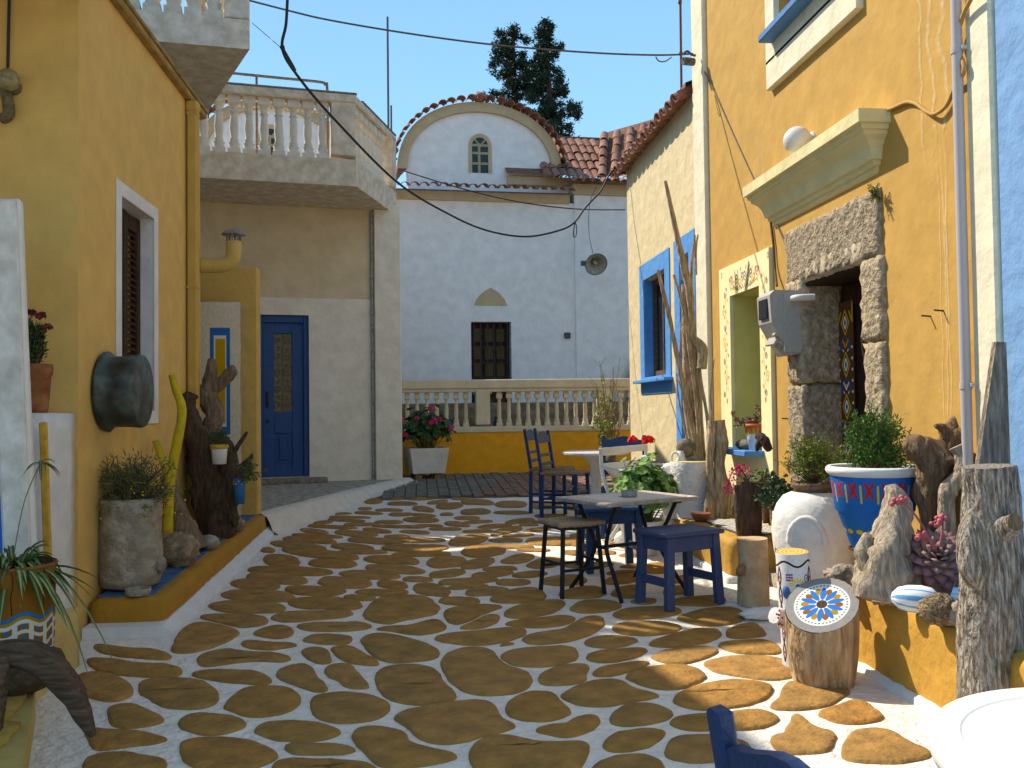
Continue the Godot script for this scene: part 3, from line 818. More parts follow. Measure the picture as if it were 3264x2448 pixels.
	pave(PackedFloat32Array([0.58,-7.97,0.54,-7.83,0.48,-7.71,0.38,-7.61,0.28,-7.63,0.22,-7.69,0.22,-7.82,0.25,-8.00,0.30,-8.08,0.41,-8.13,0.52,-8.18,0.58,-8.13]))
	pave(PackedFloat32Array([0.31,-6.57,0.29,-6.50,0.25,-6.44,0.17,-6.40,0.09,-6.39,0.05,-6.40,0.04,-6.48,0.05,-6.56,0.09,-6.61,0.17,-6.66,0.26,-6.67,0.30,-6.63]))
	pave(PackedFloat32Array([0.07,-6.34,0.06,-6.29,0.02,-6.27,-0.04,-6.28,-0.10,-6.29,-0.13,-6.32,-0.15,-6.38,-0.14,-6.42,-0.11,-6.45,-0.04,-6.46,0.02,-6.43,0.05,-6.40]))
	pave(PackedFloat32Array([0.53,-6.28,0.51,-6.23,0.44,-6.18,0.31,-6.16,0.18,-6.15,0.12,-6.16,0.10,-6.22,0.12,-6.28,0.18,-6.31,0.32,-6.34,0.45,-6.35,0.51,-6.32]))
	pave(PackedFloat32Array([0.35,-5.65,0.33,-5.60,0.29,-5.58,0.22,-5.57,0.14,-5.61,0.10,-5.66,0.09,-5.71,0.11,-5.78,0.15,-5.80,0.22,-5.78,0.30,-5.76,0.35,-5.73]))
	pave(PackedFloat32Array([0.57,-5.94,0.56,-5.86,0.50,-5.82,0.41,-5.82,0.33,-5.81,0.28,-5.83,0.27,-5.91,0.28,-5.98,0.33,-6.02,0.43,-6.06,0.52,-6.04,0.56,-5.99]))
	pave(PackedFloat32Array([0.44,-6.08,0.42,-6.04,0.37,-6.03,0.29,-6.02,0.22,-6.01,0.17,-6.03,0.15,-6.06,0.17,-6.09,0.22,-6.12,0.30,-6.14,0.37,-6.13,0.42,-6.12]))
	pave(PackedFloat32Array([0.69,-6.64,0.68,-6.58,0.63,-6.57,0.55,-6.57,0.48,-6.56,0.44,-6.59,0.43,-6.64,0.44,-6.67,0.49,-6.71,0.57,-6.72,0.64,-6.71,0.68,-6.68]))
	pave(PackedFloat32Array([0.65,-6.49,0.63,-6.44,0.58,-6.39,0.49,-6.35,0.39,-6.35,0.35,-6.36,0.34,-6.42,0.36,-6.49,0.41,-6.51,0.50,-6.55,0.60,-6.57,0.64,-6.54]))
	pave(PackedFloat32Array([0.73,-6.15,0.71,-6.11,0.67,-6.07,0.60,-6.06,0.53,-6.10,0.50,-6.13,0.49,-6.18,0.52,-6.25,0.55,-6.26,0.62,-6.25,0.69,-6.24,0.73,-6.21]))
	pave(PackedFloat32Array([0.87,-7.82,0.84,-7.74,0.79,-7.73,0.71,-7.73,0.63,-7.75,0.58,-7.80,0.56,-7.86,0.59,-7.92,0.64,-7.96,0.73,-7.96,0.81,-7.93,0.86,-7.90]))
	pave(PackedFloat32Array([1.16,-7.70,1.13,-7.62,1.08,-7.55,1.00,-7.53,0.91,-7.58,0.88,-7.64,0.88,-7.75,0.91,-7.87,0.96,-7.90,1.04,-7.90,1.13,-7.88,1.17,-7.81]))
	pave(PackedFloat32Array([0.93,-7.49,0.90,-7.43,0.85,-7.42,0.77,-7.41,0.69,-7.42,0.64,-7.46,0.63,-7.51,0.65,-7.55,0.70,-7.59,0.79,-7.60,0.86,-7.58,0.91,-7.55]))
	pave(PackedFloat32Array([1.04,-7.32,1.02,-7.27,0.97,-7.26,0.89,-7.27,0.82,-7.28,0.78,-7.31,0.76,-7.36,0.77,-7.40,0.83,-7.42,0.91,-7.43,0.98,-7.40,1.02,-7.36]))
	pave(PackedFloat32Array([-0.74,-8.00,-0.74,-7.91,-0.82,-7.89,-0.97,-7.97,-1.11,-8.04,-1.19,-8.11,-1.25,-8.25,-1.24,-8.34,-1.17,-8.37,-1.01,-8.33,-0.86,-8.22,-0.78,-8.10]))
	pave(PackedFloat32Array([-0.16,-7.86,-0.18,-7.80,-0.25,-7.78,-0.40,-7.82,-0.56,-7.92,-0.64,-7.98,-0.66,-8.09,-0.65,-8.18,-0.57,-8.17,-0.42,-8.12,-0.26,-8.04,-0.18,-7.95]))
	pave(PackedFloat32Array([-0.70,-8.22,-0.72,-8.16,-0.80,-8.18,-0.94,-8.24,-1.07,-8.30,-1.15,-8.37,-1.20,-8.44,-1.18,-8.47,-1.10,-8.48,-0.96,-8.43,-0.82,-8.35,-0.74,-8.29]))
	pave(PackedFloat32Array([-0.40,-8.27,-0.43,-8.21,-0.49,-8.18,-0.60,-8.21,-0.72,-8.33,-0.80,-8.44,-0.82,-8.54,-0.80,-8.63,-0.74,-8.64,-0.62,-8.56,-0.49,-8.48,-0.42,-8.39]))
	pave(PackedFloat32Array([-0.11,-8.17,-0.12,-8.12,-0.16,-8.09,-0.23,-8.10,-0.30,-8.12,-0.33,-8.14,-0.35,-8.20,-0.34,-8.26,-0.31,-8.28,-0.23,-8.29,-0.16,-8.26,-0.13,-8.21]))
	pave(PackedFloat32Array([0.21,-7.92,0.17,-7.85,0.09,-7.84,-0.03,-7.83,-0.15,-7.87,-0.23,-7.93,-0.26,-7.99,-0.23,-8.05,-0.15,-8.09,-0.03,-8.08,0.10,-8.04,0.18,-8.01]))
	pave(PackedFloat32Array([-0.86,-8.50,-0.87,-8.44,-0.92,-8.45,-1.00,-8.50,-1.08,-8.56,-1.13,-8.65,-1.16,-8.73,-1.15,-8.78,-1.11,-8.79,-1.02,-8.74,-0.94,-8.66,-0.89,-8.59]))
	pave(PackedFloat32Array([-0.61,-8.72,-0.63,-8.69,-0.70,-8.68,-0.85,-8.72,-1.00,-8.81,-1.09,-8.87,-1.11,-8.93,-1.09,-8.98,-1.01,-8.97,-0.87,-8.91,-0.71,-8.85,-0.63,-8.78]))
	pave(PackedFloat32Array([-0.28,-8.44,-0.30,-8.38,-0.34,-8.38,-0.42,-8.42,-0.50,-8.49,-0.55,-8.59,-0.57,-8.66,-0.55,-8.72,-0.51,-8.73,-0.43,-8.68,-0.35,-8.60,-0.30,-8.54]))
	pave(PackedFloat32Array([0.07,-8.33,0.05,-8.28,0,-8.28,-0.07,-8.29,-0.15,-8.35,-0.20,-8.41,-0.22,-8.47,-0.20,-8.51,-0.15,-8.52,-0.07,-8.49,0.01,-8.44,0.06,-8.40]))
	pave(PackedFloat32Array([0.04,-8.67,0,-8.63,-0.08,-8.63,-0.22,-8.65,-0.36,-8.71,-0.46,-8.77,-0.49,-8.82,-0.45,-8.85,-0.36,-8.86,-0.22,-8.82,-0.08,-8.77,0.01,-8.73]))
	pave(PackedFloat32Array([-0.41,-8.91,-0.42,-8.87,-0.47,-8.84,-0.58,-8.85,-0.70,-8.88,-0.75,-8.91,-0.77,-8.97,-0.76,-9.03,-0.71,-9.03,-0.60,-9.03,-0.48,-9.00,-0.43,-8.96]))
	pave(PackedFloat32Array([-0.89,-9.19,-0.89,-9.13,-0.92,-9.07,-0.97,-9.02,-1.04,-9.01,-1.07,-9.02,-1.08,-9.08,-1.08,-9.16,-1.06,-9.20,-1.00,-9.25,-0.94,-9.28,-0.90,-9.25]))
	pave(PackedFloat32Array([-0.19,-9.04,-0.20,-8.99,-0.24,-8.95,-0.33,-8.94,-0.42,-8.98,-0.46,-9.02,-0.48,-9.09,-0.46,-9.16,-0.42,-9.18,-0.33,-9.17,-0.24,-9.15,-0.20,-9.10]))
	pave(PackedFloat32Array([-0.56,-9.15,-0.59,-9.11,-0.65,-9.12,-0.75,-9.15,-0.87,-9.22,-0.94,-9.29,-0.96,-9.35,-0.94,-9.39,-0.88,-9.39,-0.77,-9.33,-0.66,-9.27,-0.59,-9.22]))
	pave(PackedFloat32Array([0.17,-9.08,0.15,-9.01,0.09,-8.96,-0.01,-8.96,-0.12,-9.04,-0.18,-9.12,-0.20,-9.22,-0.17,-9.32,-0.12,-9.34,-0.01,-9.30,0.10,-9.26,0.16,-9.19]))
	pave(PackedFloat32Array([0.20,-8.74,0.19,-8.68,0.14,-8.67,0.05,-8.69,-0.03,-8.70,-0.07,-8.73,-0.09,-8.79,-0.08,-8.83,-0.03,-8.85,0.05,-8.86,0.14,-8.82,0.18,-8.78]))
	pave(PackedFloat32Array([0.46,-8.71,0.44,-8.62,0.40,-8.63,0.33,-8.67,0.26,-8.73,0.22,-8.82,0.21,-8.92,0.22,-8.98,0.27,-9.01,0.34,-8.98,0.41,-8.89,0.44,-8.81]))
	pave(PackedFloat32Array([0.37,-8.49,0.35,-8.45,0.31,-8.43,0.21,-8.44,0.11,-8.47,0.07,-8.49,0.05,-8.54,0.06,-8.59,0.11,-8.60,0.21,-8.60,0.31,-8.58,0.36,-8.54]))
	pave(PackedFloat32Array([0.86,-8.65,0.83,-8.57,0.77,-8.54,0.67,-8.51,0.58,-8.50,0.53,-8.54,0.51,-8.60,0.54,-8.66,0.60,-8.73,0.69,-8.76,0.78,-8.75,0.84,-8.73]))
	pave(PackedFloat32Array([0.65,-8.35,0.63,-8.29,0.58,-8.28,0.50,-8.27,0.42,-8.28,0.38,-8.31,0.36,-8.36,0.37,-8.40,0.43,-8.44,0.51,-8.45,0.59,-8.43,0.63,-8.40]))
	pave(PackedFloat32Array([0.94,-8.50,0.91,-8.36,0.85,-8.27,0.76,-8.18,0.67,-8.09,0.62,-8.09,0.61,-8.17,0.62,-8.27,0.69,-8.39,0.79,-8.53,0.88,-8.58,0.92,-8.57]))
	pave(PackedFloat32Array([1.12,-8.98,1.10,-8.88,1.04,-8.83,0.95,-8.78,0.86,-8.74,0.81,-8.76,0.80,-8.83,0.82,-8.91,0.88,-8.99,0.98,-9.07,1.06,-9.08,1.11,-9.05]))
	pave(PackedFloat32Array([0.70,-8.95,0.68,-8.88,0.62,-8.85,0.53,-8.83,0.45,-8.82,0.40,-8.84,0.38,-8.90,0.40,-8.94,0.46,-9.00,0.55,-9.03,0.63,-9.02,0.68,-9.00]))
	pave(PackedFloat32Array([0.58,-9.18,0.57,-9.12,0.53,-9.08,0.45,-9.09,0.37,-9.11,0.33,-9.14,0.32,-9.22,0.33,-9.29,0.38,-9.31,0.46,-9.32,0.54,-9.29,0.57,-9.24]))
	pave(PackedFloat32Array([1.21,-8.44,1.19,-8.38,1.14,-8.32,1.06,-8.26,0.98,-8.25,0.95,-8.27,0.94,-8.32,0.97,-8.40,1.01,-8.44,1.09,-8.48,1.17,-8.51,1.21,-8.50]))
	pave(PackedFloat32Array([0.32,-9.49,0.32,-9.42,0.29,-9.39,0.25,-9.40,0.21,-9.41,0.19,-9.44,0.18,-9.51,0.19,-9.57,0.21,-9.61,0.26,-9.63,0.30,-9.60,0.32,-9.55]))
	pave(PackedFloat32Array([-0.52,-9.39,-0.55,-9.35,-0.62,-9.35,-0.74,-9.37,-0.86,-9.42,-0.94,-9.48,-0.97,-9.53,-0.94,-9.56,-0.87,-9.57,-0.75,-9.54,-0.63,-9.49,-0.55,-9.46]))
	pave(PackedFloat32Array([-0.41,-9.68,-0.42,-9.61,-0.47,-9.60,-0.56,-9.64,-0.65,-9.67,-0.70,-9.72,-0.73,-9.80,-0.72,-9.86,-0.67,-9.88,-0.58,-9.87,-0.49,-9.81,-0.44,-9.75]))
	pave(PackedFloat32Array([-0.09,-9.56,-0.11,-9.50,-0.15,-9.46,-0.22,-9.44,-0.30,-9.48,-0.35,-9.54,-0.36,-9.60,-0.34,-9.68,-0.30,-9.71,-0.23,-9.69,-0.15,-9.68,-0.10,-9.64]))
	pave(PackedFloat32Array([0.14,-9.41,0.13,-9.36,0.09,-9.34,0.01,-9.36,-0.08,-9.43,-0.12,-9.48,-0.13,-9.55,-0.12,-9.62,-0.08,-9.62,0.01,-9.59,0.09,-9.54,0.13,-9.47]))
	pave(PackedFloat32Array([-0.21,-9.90,-0.22,-9.83,-0.26,-9.81,-0.36,-9.82,-0.44,-9.84,-0.49,-9.87,-0.52,-9.96,-0.51,-10.02,-0.46,-10.05,-0.37,-10.07,-0.28,-10.03,-0.23,-9.97]))
	pave(PackedFloat32Array([0.13,-9.83,0.12,-9.70,0.08,-9.68,0.01,-9.75,-0.06,-9.80,-0.10,-9.89,-0.11,-10.05,-0.11,-10.15,-0.07,-10.20,0.01,-10.18,0.07,-10.07,0.11,-9.95]))
	pave(PackedFloat32Array([-0.55,-10.07,-0.55,-10.02,-0.57,-9.98,-0.62,-9.97,-0.67,-10.00,-0.70,-10.03,-0.71,-10.10,-0.70,-10.17,-0.68,-10.19,-0.63,-10.19,-0.58,-10.18,-0.56,-10.13]))
	pave(PackedFloat32Array([-0.75,-9.76,-0.75,-9.71,-0.78,-9.68,-0.83,-9.67,-0.88,-9.66,-0.91,-9.67,-0.92,-9.73,-0.92,-9.78,-0.90,-9.82,-0.85,-9.85,-0.80,-9.84,-0.77,-9.81]))
	pave(PackedFloat32Array([-0.46,-10.72,-0.47,-10.55,-0.51,-10.50,-0.56,-10.47,-0.63,-10.51,-0.67,-10.63,-0.69,-10.76,-0.69,-10.90,-0.65,-11.00,-0.59,-11.00,-0.53,-10.96,-0.48,-10.90]))
	pave(PackedFloat32Array([-0.05,-10.41,-0.06,-10.32,-0.11,-10.28,-0.22,-10.30,-0.33,-10.32,-0.38,-10.36,-0.40,-10.48,-0.40,-10.57,-0.34,-10.61,-0.23,-10.63,-0.12,-10.58,-0.07,-10.50]))
	pave(PackedFloat32Array([-0.20,-10.93,-0.22,-10.86,-0.26,-10.81,-0.34,-10.79,-0.43,-10.84,-0.48,-10.90,-0.50,-10.98,-0.48,-11.08,-0.44,-11.10,-0.35,-11.09,-0.26,-11.07,-0.21,-11.02]))
	pave(PackedFloat32Array([0.16,-10.87,0.14,-10.77,0.08,-10.74,-0.01,-10.72,-0.10,-10.72,-0.16,-10.78,-0.18,-10.85,-0.16,-10.92,-0.10,-10.99,-0.01,-11.01,0.08,-10.99,0.14,-10.97]))
	pave(PackedFloat32Array([0.46,-10.17,0.43,-10.04,0.38,-9.93,0.29,-9.88,0.20,-9.93,0.15,-10.00,0.15,-10.16,0.17,-10.34,0.21,-10.40,0.31,-10.42,0.41,-10.42,0.45,-10.33]))
	pave(PackedFloat32Array([0.30,-10.59,0.28,-10.50,0.24,-10.40,0.17,-10.33,0.10,-10.32,0.06,-10.35,0.05,-10.44,0.07,-10.56,0.10,-10.62,0.18,-10.67,0.26,-10.72,0.30,-10.68]))
	pave(PackedFloat32Array([0.73,-9.65,0.71,-9.53,0.65,-9.44,0.55,-9.42,0.45,-9.44,0.41,-9.48,0.40,-9.63,0.42,-9.78,0.47,-9.84,0.58,-9.88,0.68,-9.86,0.72,-9.76]))
	pave(PackedFloat32Array([0.82,-10.35,0.80,-10.20,0.73,-10.15,0.62,-10.20,0.51,-10.24,0.46,-10.32,0.44,-10.51,0.46,-10.65,0.53,-10.73,0.65,-10.74,0.76,-10.64,0.80,-10.50]))
	pave(PackedFloat32Array([1.18,-10.13,1.13,-9.95,1.07,-9.90,0.96,-9.89,0.87,-9.92,0.82,-10.04,0.80,-10.19,0.84,-10.33,0.91,-10.45,1.02,-10.46,1.12,-10.39,1.18,-10.32]))
	pave(PackedFloat32Array([1.55,-9.98,1.50,-9.81,1.43,-9.76,1.33,-9.73,1.23,-9.78,1.19,-9.90,1.18,-10.04,1.22,-10.18,1.30,-10.29,1.41,-10.29,1.50,-10.24,1.56,-10.17]))
	pave(PackedFloat32Array([1.13,-9.48,1.11,-9.40,1.04,-9.38,0.92,-9.40,0.82,-9.42,0.76,-9.46,0.74,-9.55,0.76,-9.61,0.83,-9.65,0.95,-9.66,1.05,-9.61,1.11,-9.55]))
	pave(PackedFloat32Array([1.48,-9.17,1.44,-9.11,1.38,-9.07,1.29,-9.06,1.19,-9.10,1.14,-9.16,1.14,-9.23,1.17,-9.31,1.23,-9.33,1.32,-9.32,1.43,-9.30,1.48,-9.26]))
	pave(PackedFloat32Array([1.11,-8.64,1.10,-8.60,1.06,-8.58,1.01,-8.59,0.95,-8.60,0.93,-8.62,0.92,-8.67,0.93,-8.72,0.96,-8.73,1.02,-8.74,1.08,-8.72,1.10,-8.68]))
	pave(PackedFloat32Array([1.35,-8.79,1.33,-8.72,1.28,-8.72,1.20,-8.72,1.12,-8.74,1.08,-8.78,1.06,-8.84,1.08,-8.88,1.14,-8.91,1.22,-8.92,1.30,-8.88,1.34,-8.85]))
	pave(PackedFloat32Array([1.00,-8.09,0.98,-8.06,0.93,-8.02,0.84,-8.00,0.75,-8.00,0.71,-8.01,0.70,-8.05,0.72,-8.09,0.77,-8.11,0.86,-8.13,0.95,-8.14,1.00,-8.12]))
	pave(PackedFloat32Array([0.56,-10.76,0.54,-10.71,0.51,-10.67,0.45,-10.66,0.38,-10.69,0.35,-10.73,0.35,-10.80,0.36,-10.87,0.39,-10.89,0.46,-10.88,0.52,-10.87,0.55,-10.83]))
	pave(PackedFloat32Array([1.84,-9.76,1.80,-9.66,1.74,-9.58,1.65,-9.55,1.57,-9.61,1.54,-9.69,1.55,-9.81,1.59,-9.95,1.64,-9.99,1.73,-9.98,1.82,-9.97,1.85,-9.89]))
	pave(PackedFloat32Array([1.68,-8.79,1.65,-8.73,1.60,-8.69,1.52,-8.68,1.43,-8.72,1.39,-8.77,1.39,-8.84,1.43,-8.91,1.47,-8.93,1.56,-8.92,1.65,-8.91,1.69,-8.86]))
	pave(PackedFloat32Array([1.62,-8.37,1.60,-8.33,1.56,-8.29,1.49,-8.28,1.43,-8.31,1.40,-8.36,1.40,-8.41,1.43,-8.47,1.47,-8.49,1.53,-8.48,1.60,-8.47,1.63,-8.44]))
	pave(PackedFloat32Array([1.57,-7.95,1.54,-7.90,1.49,-7.87,1.42,-7.86,1.34,-7.90,1.30,-7.94,1.30,-7.99,1.33,-8.05,1.38,-8.07,1.45,-8.06,1.53,-8.04,1.57,-8.01]))
	pave(PackedFloat32Array([1.49,-7.53,1.47,-7.46,1.42,-7.44,1.34,-7.45,1.27,-7.46,1.23,-7.49,1.23,-7.57,1.24,-7.63,1.29,-7.66,1.38,-7.67,1.45,-7.64,1.48,-7.58]))
	pave(PackedFloat32Array([1.34,-7.16,1.32,-7.12,1.27,-7.09,1.20,-7.07,1.14,-7.11,1.10,-7.15,1.10,-7.20,1.13,-7.26,1.17,-7.27,1.24,-7.26,1.31,-7.25,1.35,-7.22]))
	pave(PackedFloat32Array([1.54,-7.13,1.52,-7.08,1.49,-7.06,1.43,-7.06,1.38,-7.08,1.36,-7.10,1.36,-7.16,1.38,-7.21,1.41,-7.23,1.47,-7.24,1.52,-7.21,1.54,-7.17]))
	pave(PackedFloat32Array([1.85,-8.34,1.83,-8.28,1.79,-8.24,1.72,-8.23,1.66,-8.26,1.64,-8.30,1.64,-8.37,1.67,-8.45,1.71,-8.47,1.77,-8.46,1.84,-8.45,1.86,-8.40]))
	pave(PackedFloat32Array([2.02,-9.20,1.98,-9.13,1.92,-9.07,1.84,-9.04,1.77,-9.10,1.74,-9.16,1.74,-9.25,1.78,-9.36,1.83,-9.39,1.91,-9.38,2.00,-9.37,2.03,-9.31]))
	pave(PackedFloat32Array([1.76,-7.61,1.74,-7.55,1.70,-7.51,1.63,-7.52,1.57,-7.54,1.54,-7.56,1.54,-7.64,1.56,-7.71,1.61,-7.74,1.68,-7.75,1.74,-7.72,1.76,-7.67]))
	pave(PackedFloat32Array([1.78,-6.98,1.75,-6.94,1.70,-6.92,1.63,-6.92,1.57,-6.94,1.53,-6.98,1.53,-7.02,1.56,-7.06,1.60,-7.09,1.67,-7.08,1.74,-7.06,1.78,-7.04]))
	pave(PackedFloat32Array([-0.86,-2.70,-0.91,-2.83,-1.09,-2.87,-1.26,-2.81,-1.31,-2.70,-1.26,-2.58,-1.09,-2.52,-0.91,-2.56]))
	pave(PackedFloat32Array([-0.21,-2.77,-0.31,-2.88,-0.47,-2.96,-0.66,-2.89,-0.72,-2.77,-0.63,-2.63,-0.47,-2.61,-0.28,-2.64]))
	pave(PackedFloat32Array([0.33,-2.76,0.24,-2.87,0.11,-2.95,-0.06,-2.87,-0.11,-2.76,-0.03,-2.63,0.11,-2.60,0.27,-2.63]))
	pave(PackedFloat32Array([0.88,-2.77,0.80,-2.89,0.65,-2.95,0.50,-2.91,0.41,-2.77,0.49,-2.63,0.65,-2.58,0.80,-2.65]))
	pave(PackedFloat32Array([1.44,-2.75,1.40,-2.89,1.25,-2.93,1.11,-2.87,1.07,-2.75,1.10,-2.64,1.25,-2.58,1.40,-2.62]))
	pave(PackedFloat32Array([-0.70,-2.30,-0.74,-2.42,-0.89,-2.45,-1.04,-2.41,-1.09,-2.30,-1.05,-2.20,-0.89,-2.13,-0.75,-2.18]))
	pave(PackedFloat32Array([0.06,-2.21,-0.04,-2.32,-0.21,-2.39,-0.39,-2.34,-0.48,-2.21,-0.38,-2.08,-0.21,-2.04,-0.03,-2.10]))
	pave(PackedFloat32Array([0.55,-2.28,0.51,-2.43,0.33,-2.45,0.18,-2.41,0.11,-2.28,0.15,-2.16,0.33,-2.08,0.48,-2.15]))
	pave(PackedFloat32Array([1.16,-2.27,1.08,-2.37,0.94,-2.43,0.78,-2.38,0.71,-2.27,0.80,-2.15,0.94,-2.12,1.09,-2.16]))
	pave(PackedFloat32Array([1.61,-2.27,1.55,-2.39,1.42,-2.46,1.26,-2.38,1.23,-2.27,1.29,-2.14,1.42,-2.11,1.57,-2.13]))
	pave(PackedFloat32Array([-0.67,-1.77,-0.71,-1.89,-0.87,-1.93,-1.02,-1.88,-1.07,-1.77,-1.03,-1.66,-0.87,-1.60,-0.71,-1.65]))
	pave(PackedFloat32Array([-0.02,-1.73,-0.08,-1.84,-0.27,-1.87,-0.43,-1.85,-0.53,-1.73,-0.46,-1.63,-0.27,-1.56,-0.11,-1.63]))
	pave(PackedFloat32Array([0.58,-1.72,0.53,-1.84,0.34,-1.86,0.19,-1.84,0.10,-1.72,0.15,-1.61,0.34,-1.53,0.49,-1.61]))
	pave(PackedFloat32Array([1.11,-1.80,1.06,-1.94,0.90,-1.97,0.77,-1.94,0.68,-1.80,0.74,-1.67,0.90,-1.59,1.03,-1.68]))
	pave(PackedFloat32Array([1.66,-1.72,1.62,-1.85,1.43,-1.88,1.27,-1.84,1.20,-1.72,1.25,-1.62,1.43,-1.55,1.60,-1.61]))
	pave(PackedFloat32Array([-0.93,-1.20,-0.97,-1.33,-1.12,-1.38,-1.26,-1.32,-1.30,-1.20,-1.26,-1.08,-1.12,-1.02,-0.97,-1.06]))
	pave(PackedFloat32Array([-0.23,-1.16,-0.29,-1.28,-0.48,-1.30,-0.64,-1.28,-0.74,-1.16,-0.68,-1.06,-0.48,-1.00,-0.33,-1.06]))
	pave(PackedFloat32Array([0.24,-1.19,0.21,-1.33,0.04,-1.36,-0.10,-1.32,-0.16,-1.19,-0.12,-1.07,0.04,-0.99,0.18,-1.06]))
	pave(PackedFloat32Array([0.87,-1.22,0.79,-1.32,0.65,-1.38,0.49,-1.33,0.42,-1.22,0.50,-1.10,0.65,-1.07,0.80,-1.12]))
	pave(PackedFloat32Array([1.38,-1.18,1.34,-1.30,1.18,-1.32,1.04,-1.29,0.98,-1.18,1.02,-1.08,1.18,-1.01,1.31,-1.08]))
	# the brick paved strip at the far end
	var bp: Node3D = tag(put("brick_paving", sheet(-1.0, 3.6, -10.83, -13.75, 24, 20, 0.004, 0.003), mat(0.22, 0.19, 0.16, 0.95, "grime", 1.0, "n_rough", 0.6)), "red and grey paving bricks in rows before the far balustrade", "", "", "structure")
	var bm := S()
	box(bm, Vector3(0, 0.01, 0), Vector3(0.128, 0.03, 0.268), 0.006)
	var bmesh := mesh_of(bm)
	var reds := [mat(0.36, 0.21, 0.16, 0.9, "grime", 1.5), mat(0.33, 0.22, 0.18, 0.9, "grime", 1.5), mat(0.31, 0.28, 0.23, 0.9, "grime", 1.5), mat(0.27, 0.25, 0.21, 0.9, "grime", 1.5)]
	for i in 27:
		for j in 11:
			var x := -0.42 + i * 0.137
			var z := -10.97 - j * 0.275 - (0.137 if i % 2 else 0.0)
			if z < -13.68 or x < -0.35 + (-z - 12.4) * 0.2 or i * 11 + j > 291: continue
			var red: int = (0 if sin(x * 2.2 + z * 0.7) > -0.1 else 2) + rng.randi() % 2
			piece("brick", bmesh, reds[red], bp, Transform3D(Basis(Vector3.UP, rng.randf_range(-0.01, 0.01)), Vector3(x, gy(z) + rng.randf_range(0.0, 0.005), z)))
	# raised terrace before the white house, its rim whitewashed
	var t := S()
	flat_prism(t, [Vector2(-1.47, -8.62), Vector2(-1.2, -9.5), Vector2(-0.78, -10.9), Vector2(-0.3, -12.35), Vector2(-0.22, -12.75), Vector2(-3.2, -12.75), Vector2(-3.2, -8.62)], 0.0, 0.405)
	var tr: Node3D = tag(put("terrace", t, mat(0.60, 0.55, 0.46, 0.95, "grime", 1.2, "n_rough", 0.8)), "worn concrete terrace at the blue door", "", "", "structure")
	var k := S()
	var kp := []
	for p in [Vector3(-1.45, 0.33, -8.5), Vector3(-1.17, 0.33, -9.5), Vector3(-0.76, 0.345, -10.9), Vector3(-0.27, 0.355, -12.35), Vector3(-0.15, 0.35, -12.7)]: kp.append(p)
	var kc := curve(kp, 8)
	k.set_smooth_group(0)
	var prow := []
	for i in kc.size():
		var p: Vector3 = kc[i]
		var tg: Vector3 = (kc[mini(i + 1, kc.size() - 1)] - kc[maxi(i - 1, 0)]).normalized()
		var o := Vector3(-tg.z, 0, tg.x)
		var gh := gy(p.z)
		var row := []
		for q in [[-0.14, 0.412], [-0.02, 0.415], [0.03, 0.39], [0.06, 0.34], [0.085, gh + 0.03], [0.16, gh - 0.01]]:
			var w = p + o * (q[0] + 0.012 * nz.get_noise_2d(p.z * 120.0, q[0] * 900.0))
			row.append(Vector3(w.x, q[1] + 0.008 * nz.get_noise_2d(p.z * 150.0 + 9.0, q[0] * 900.0), w.z))
		if i > 0:
			for n in 5: face(k, [prow[n], prow[n + 1], row[n + 1], row[n]], o + Vector3.UP)
		prow = row
	put("kerb", k, mat(0.74, 0.67, 0.56, 0.9, "plaster", 0.8, "n_plaster", 0.6), tr)
	# strip of paving between the balustrade and the church
	var y := sheet(-6.0, 8.0, -13.95, -19.0, 4, 4, -0.02, 0.0)
	tag(put("path", y, mat(0.42, 0.38, 0.32, 0.95, "grime", 0.6, "n_rough", 0.6)), "path between the balustrade and the church", "", "", "structure")

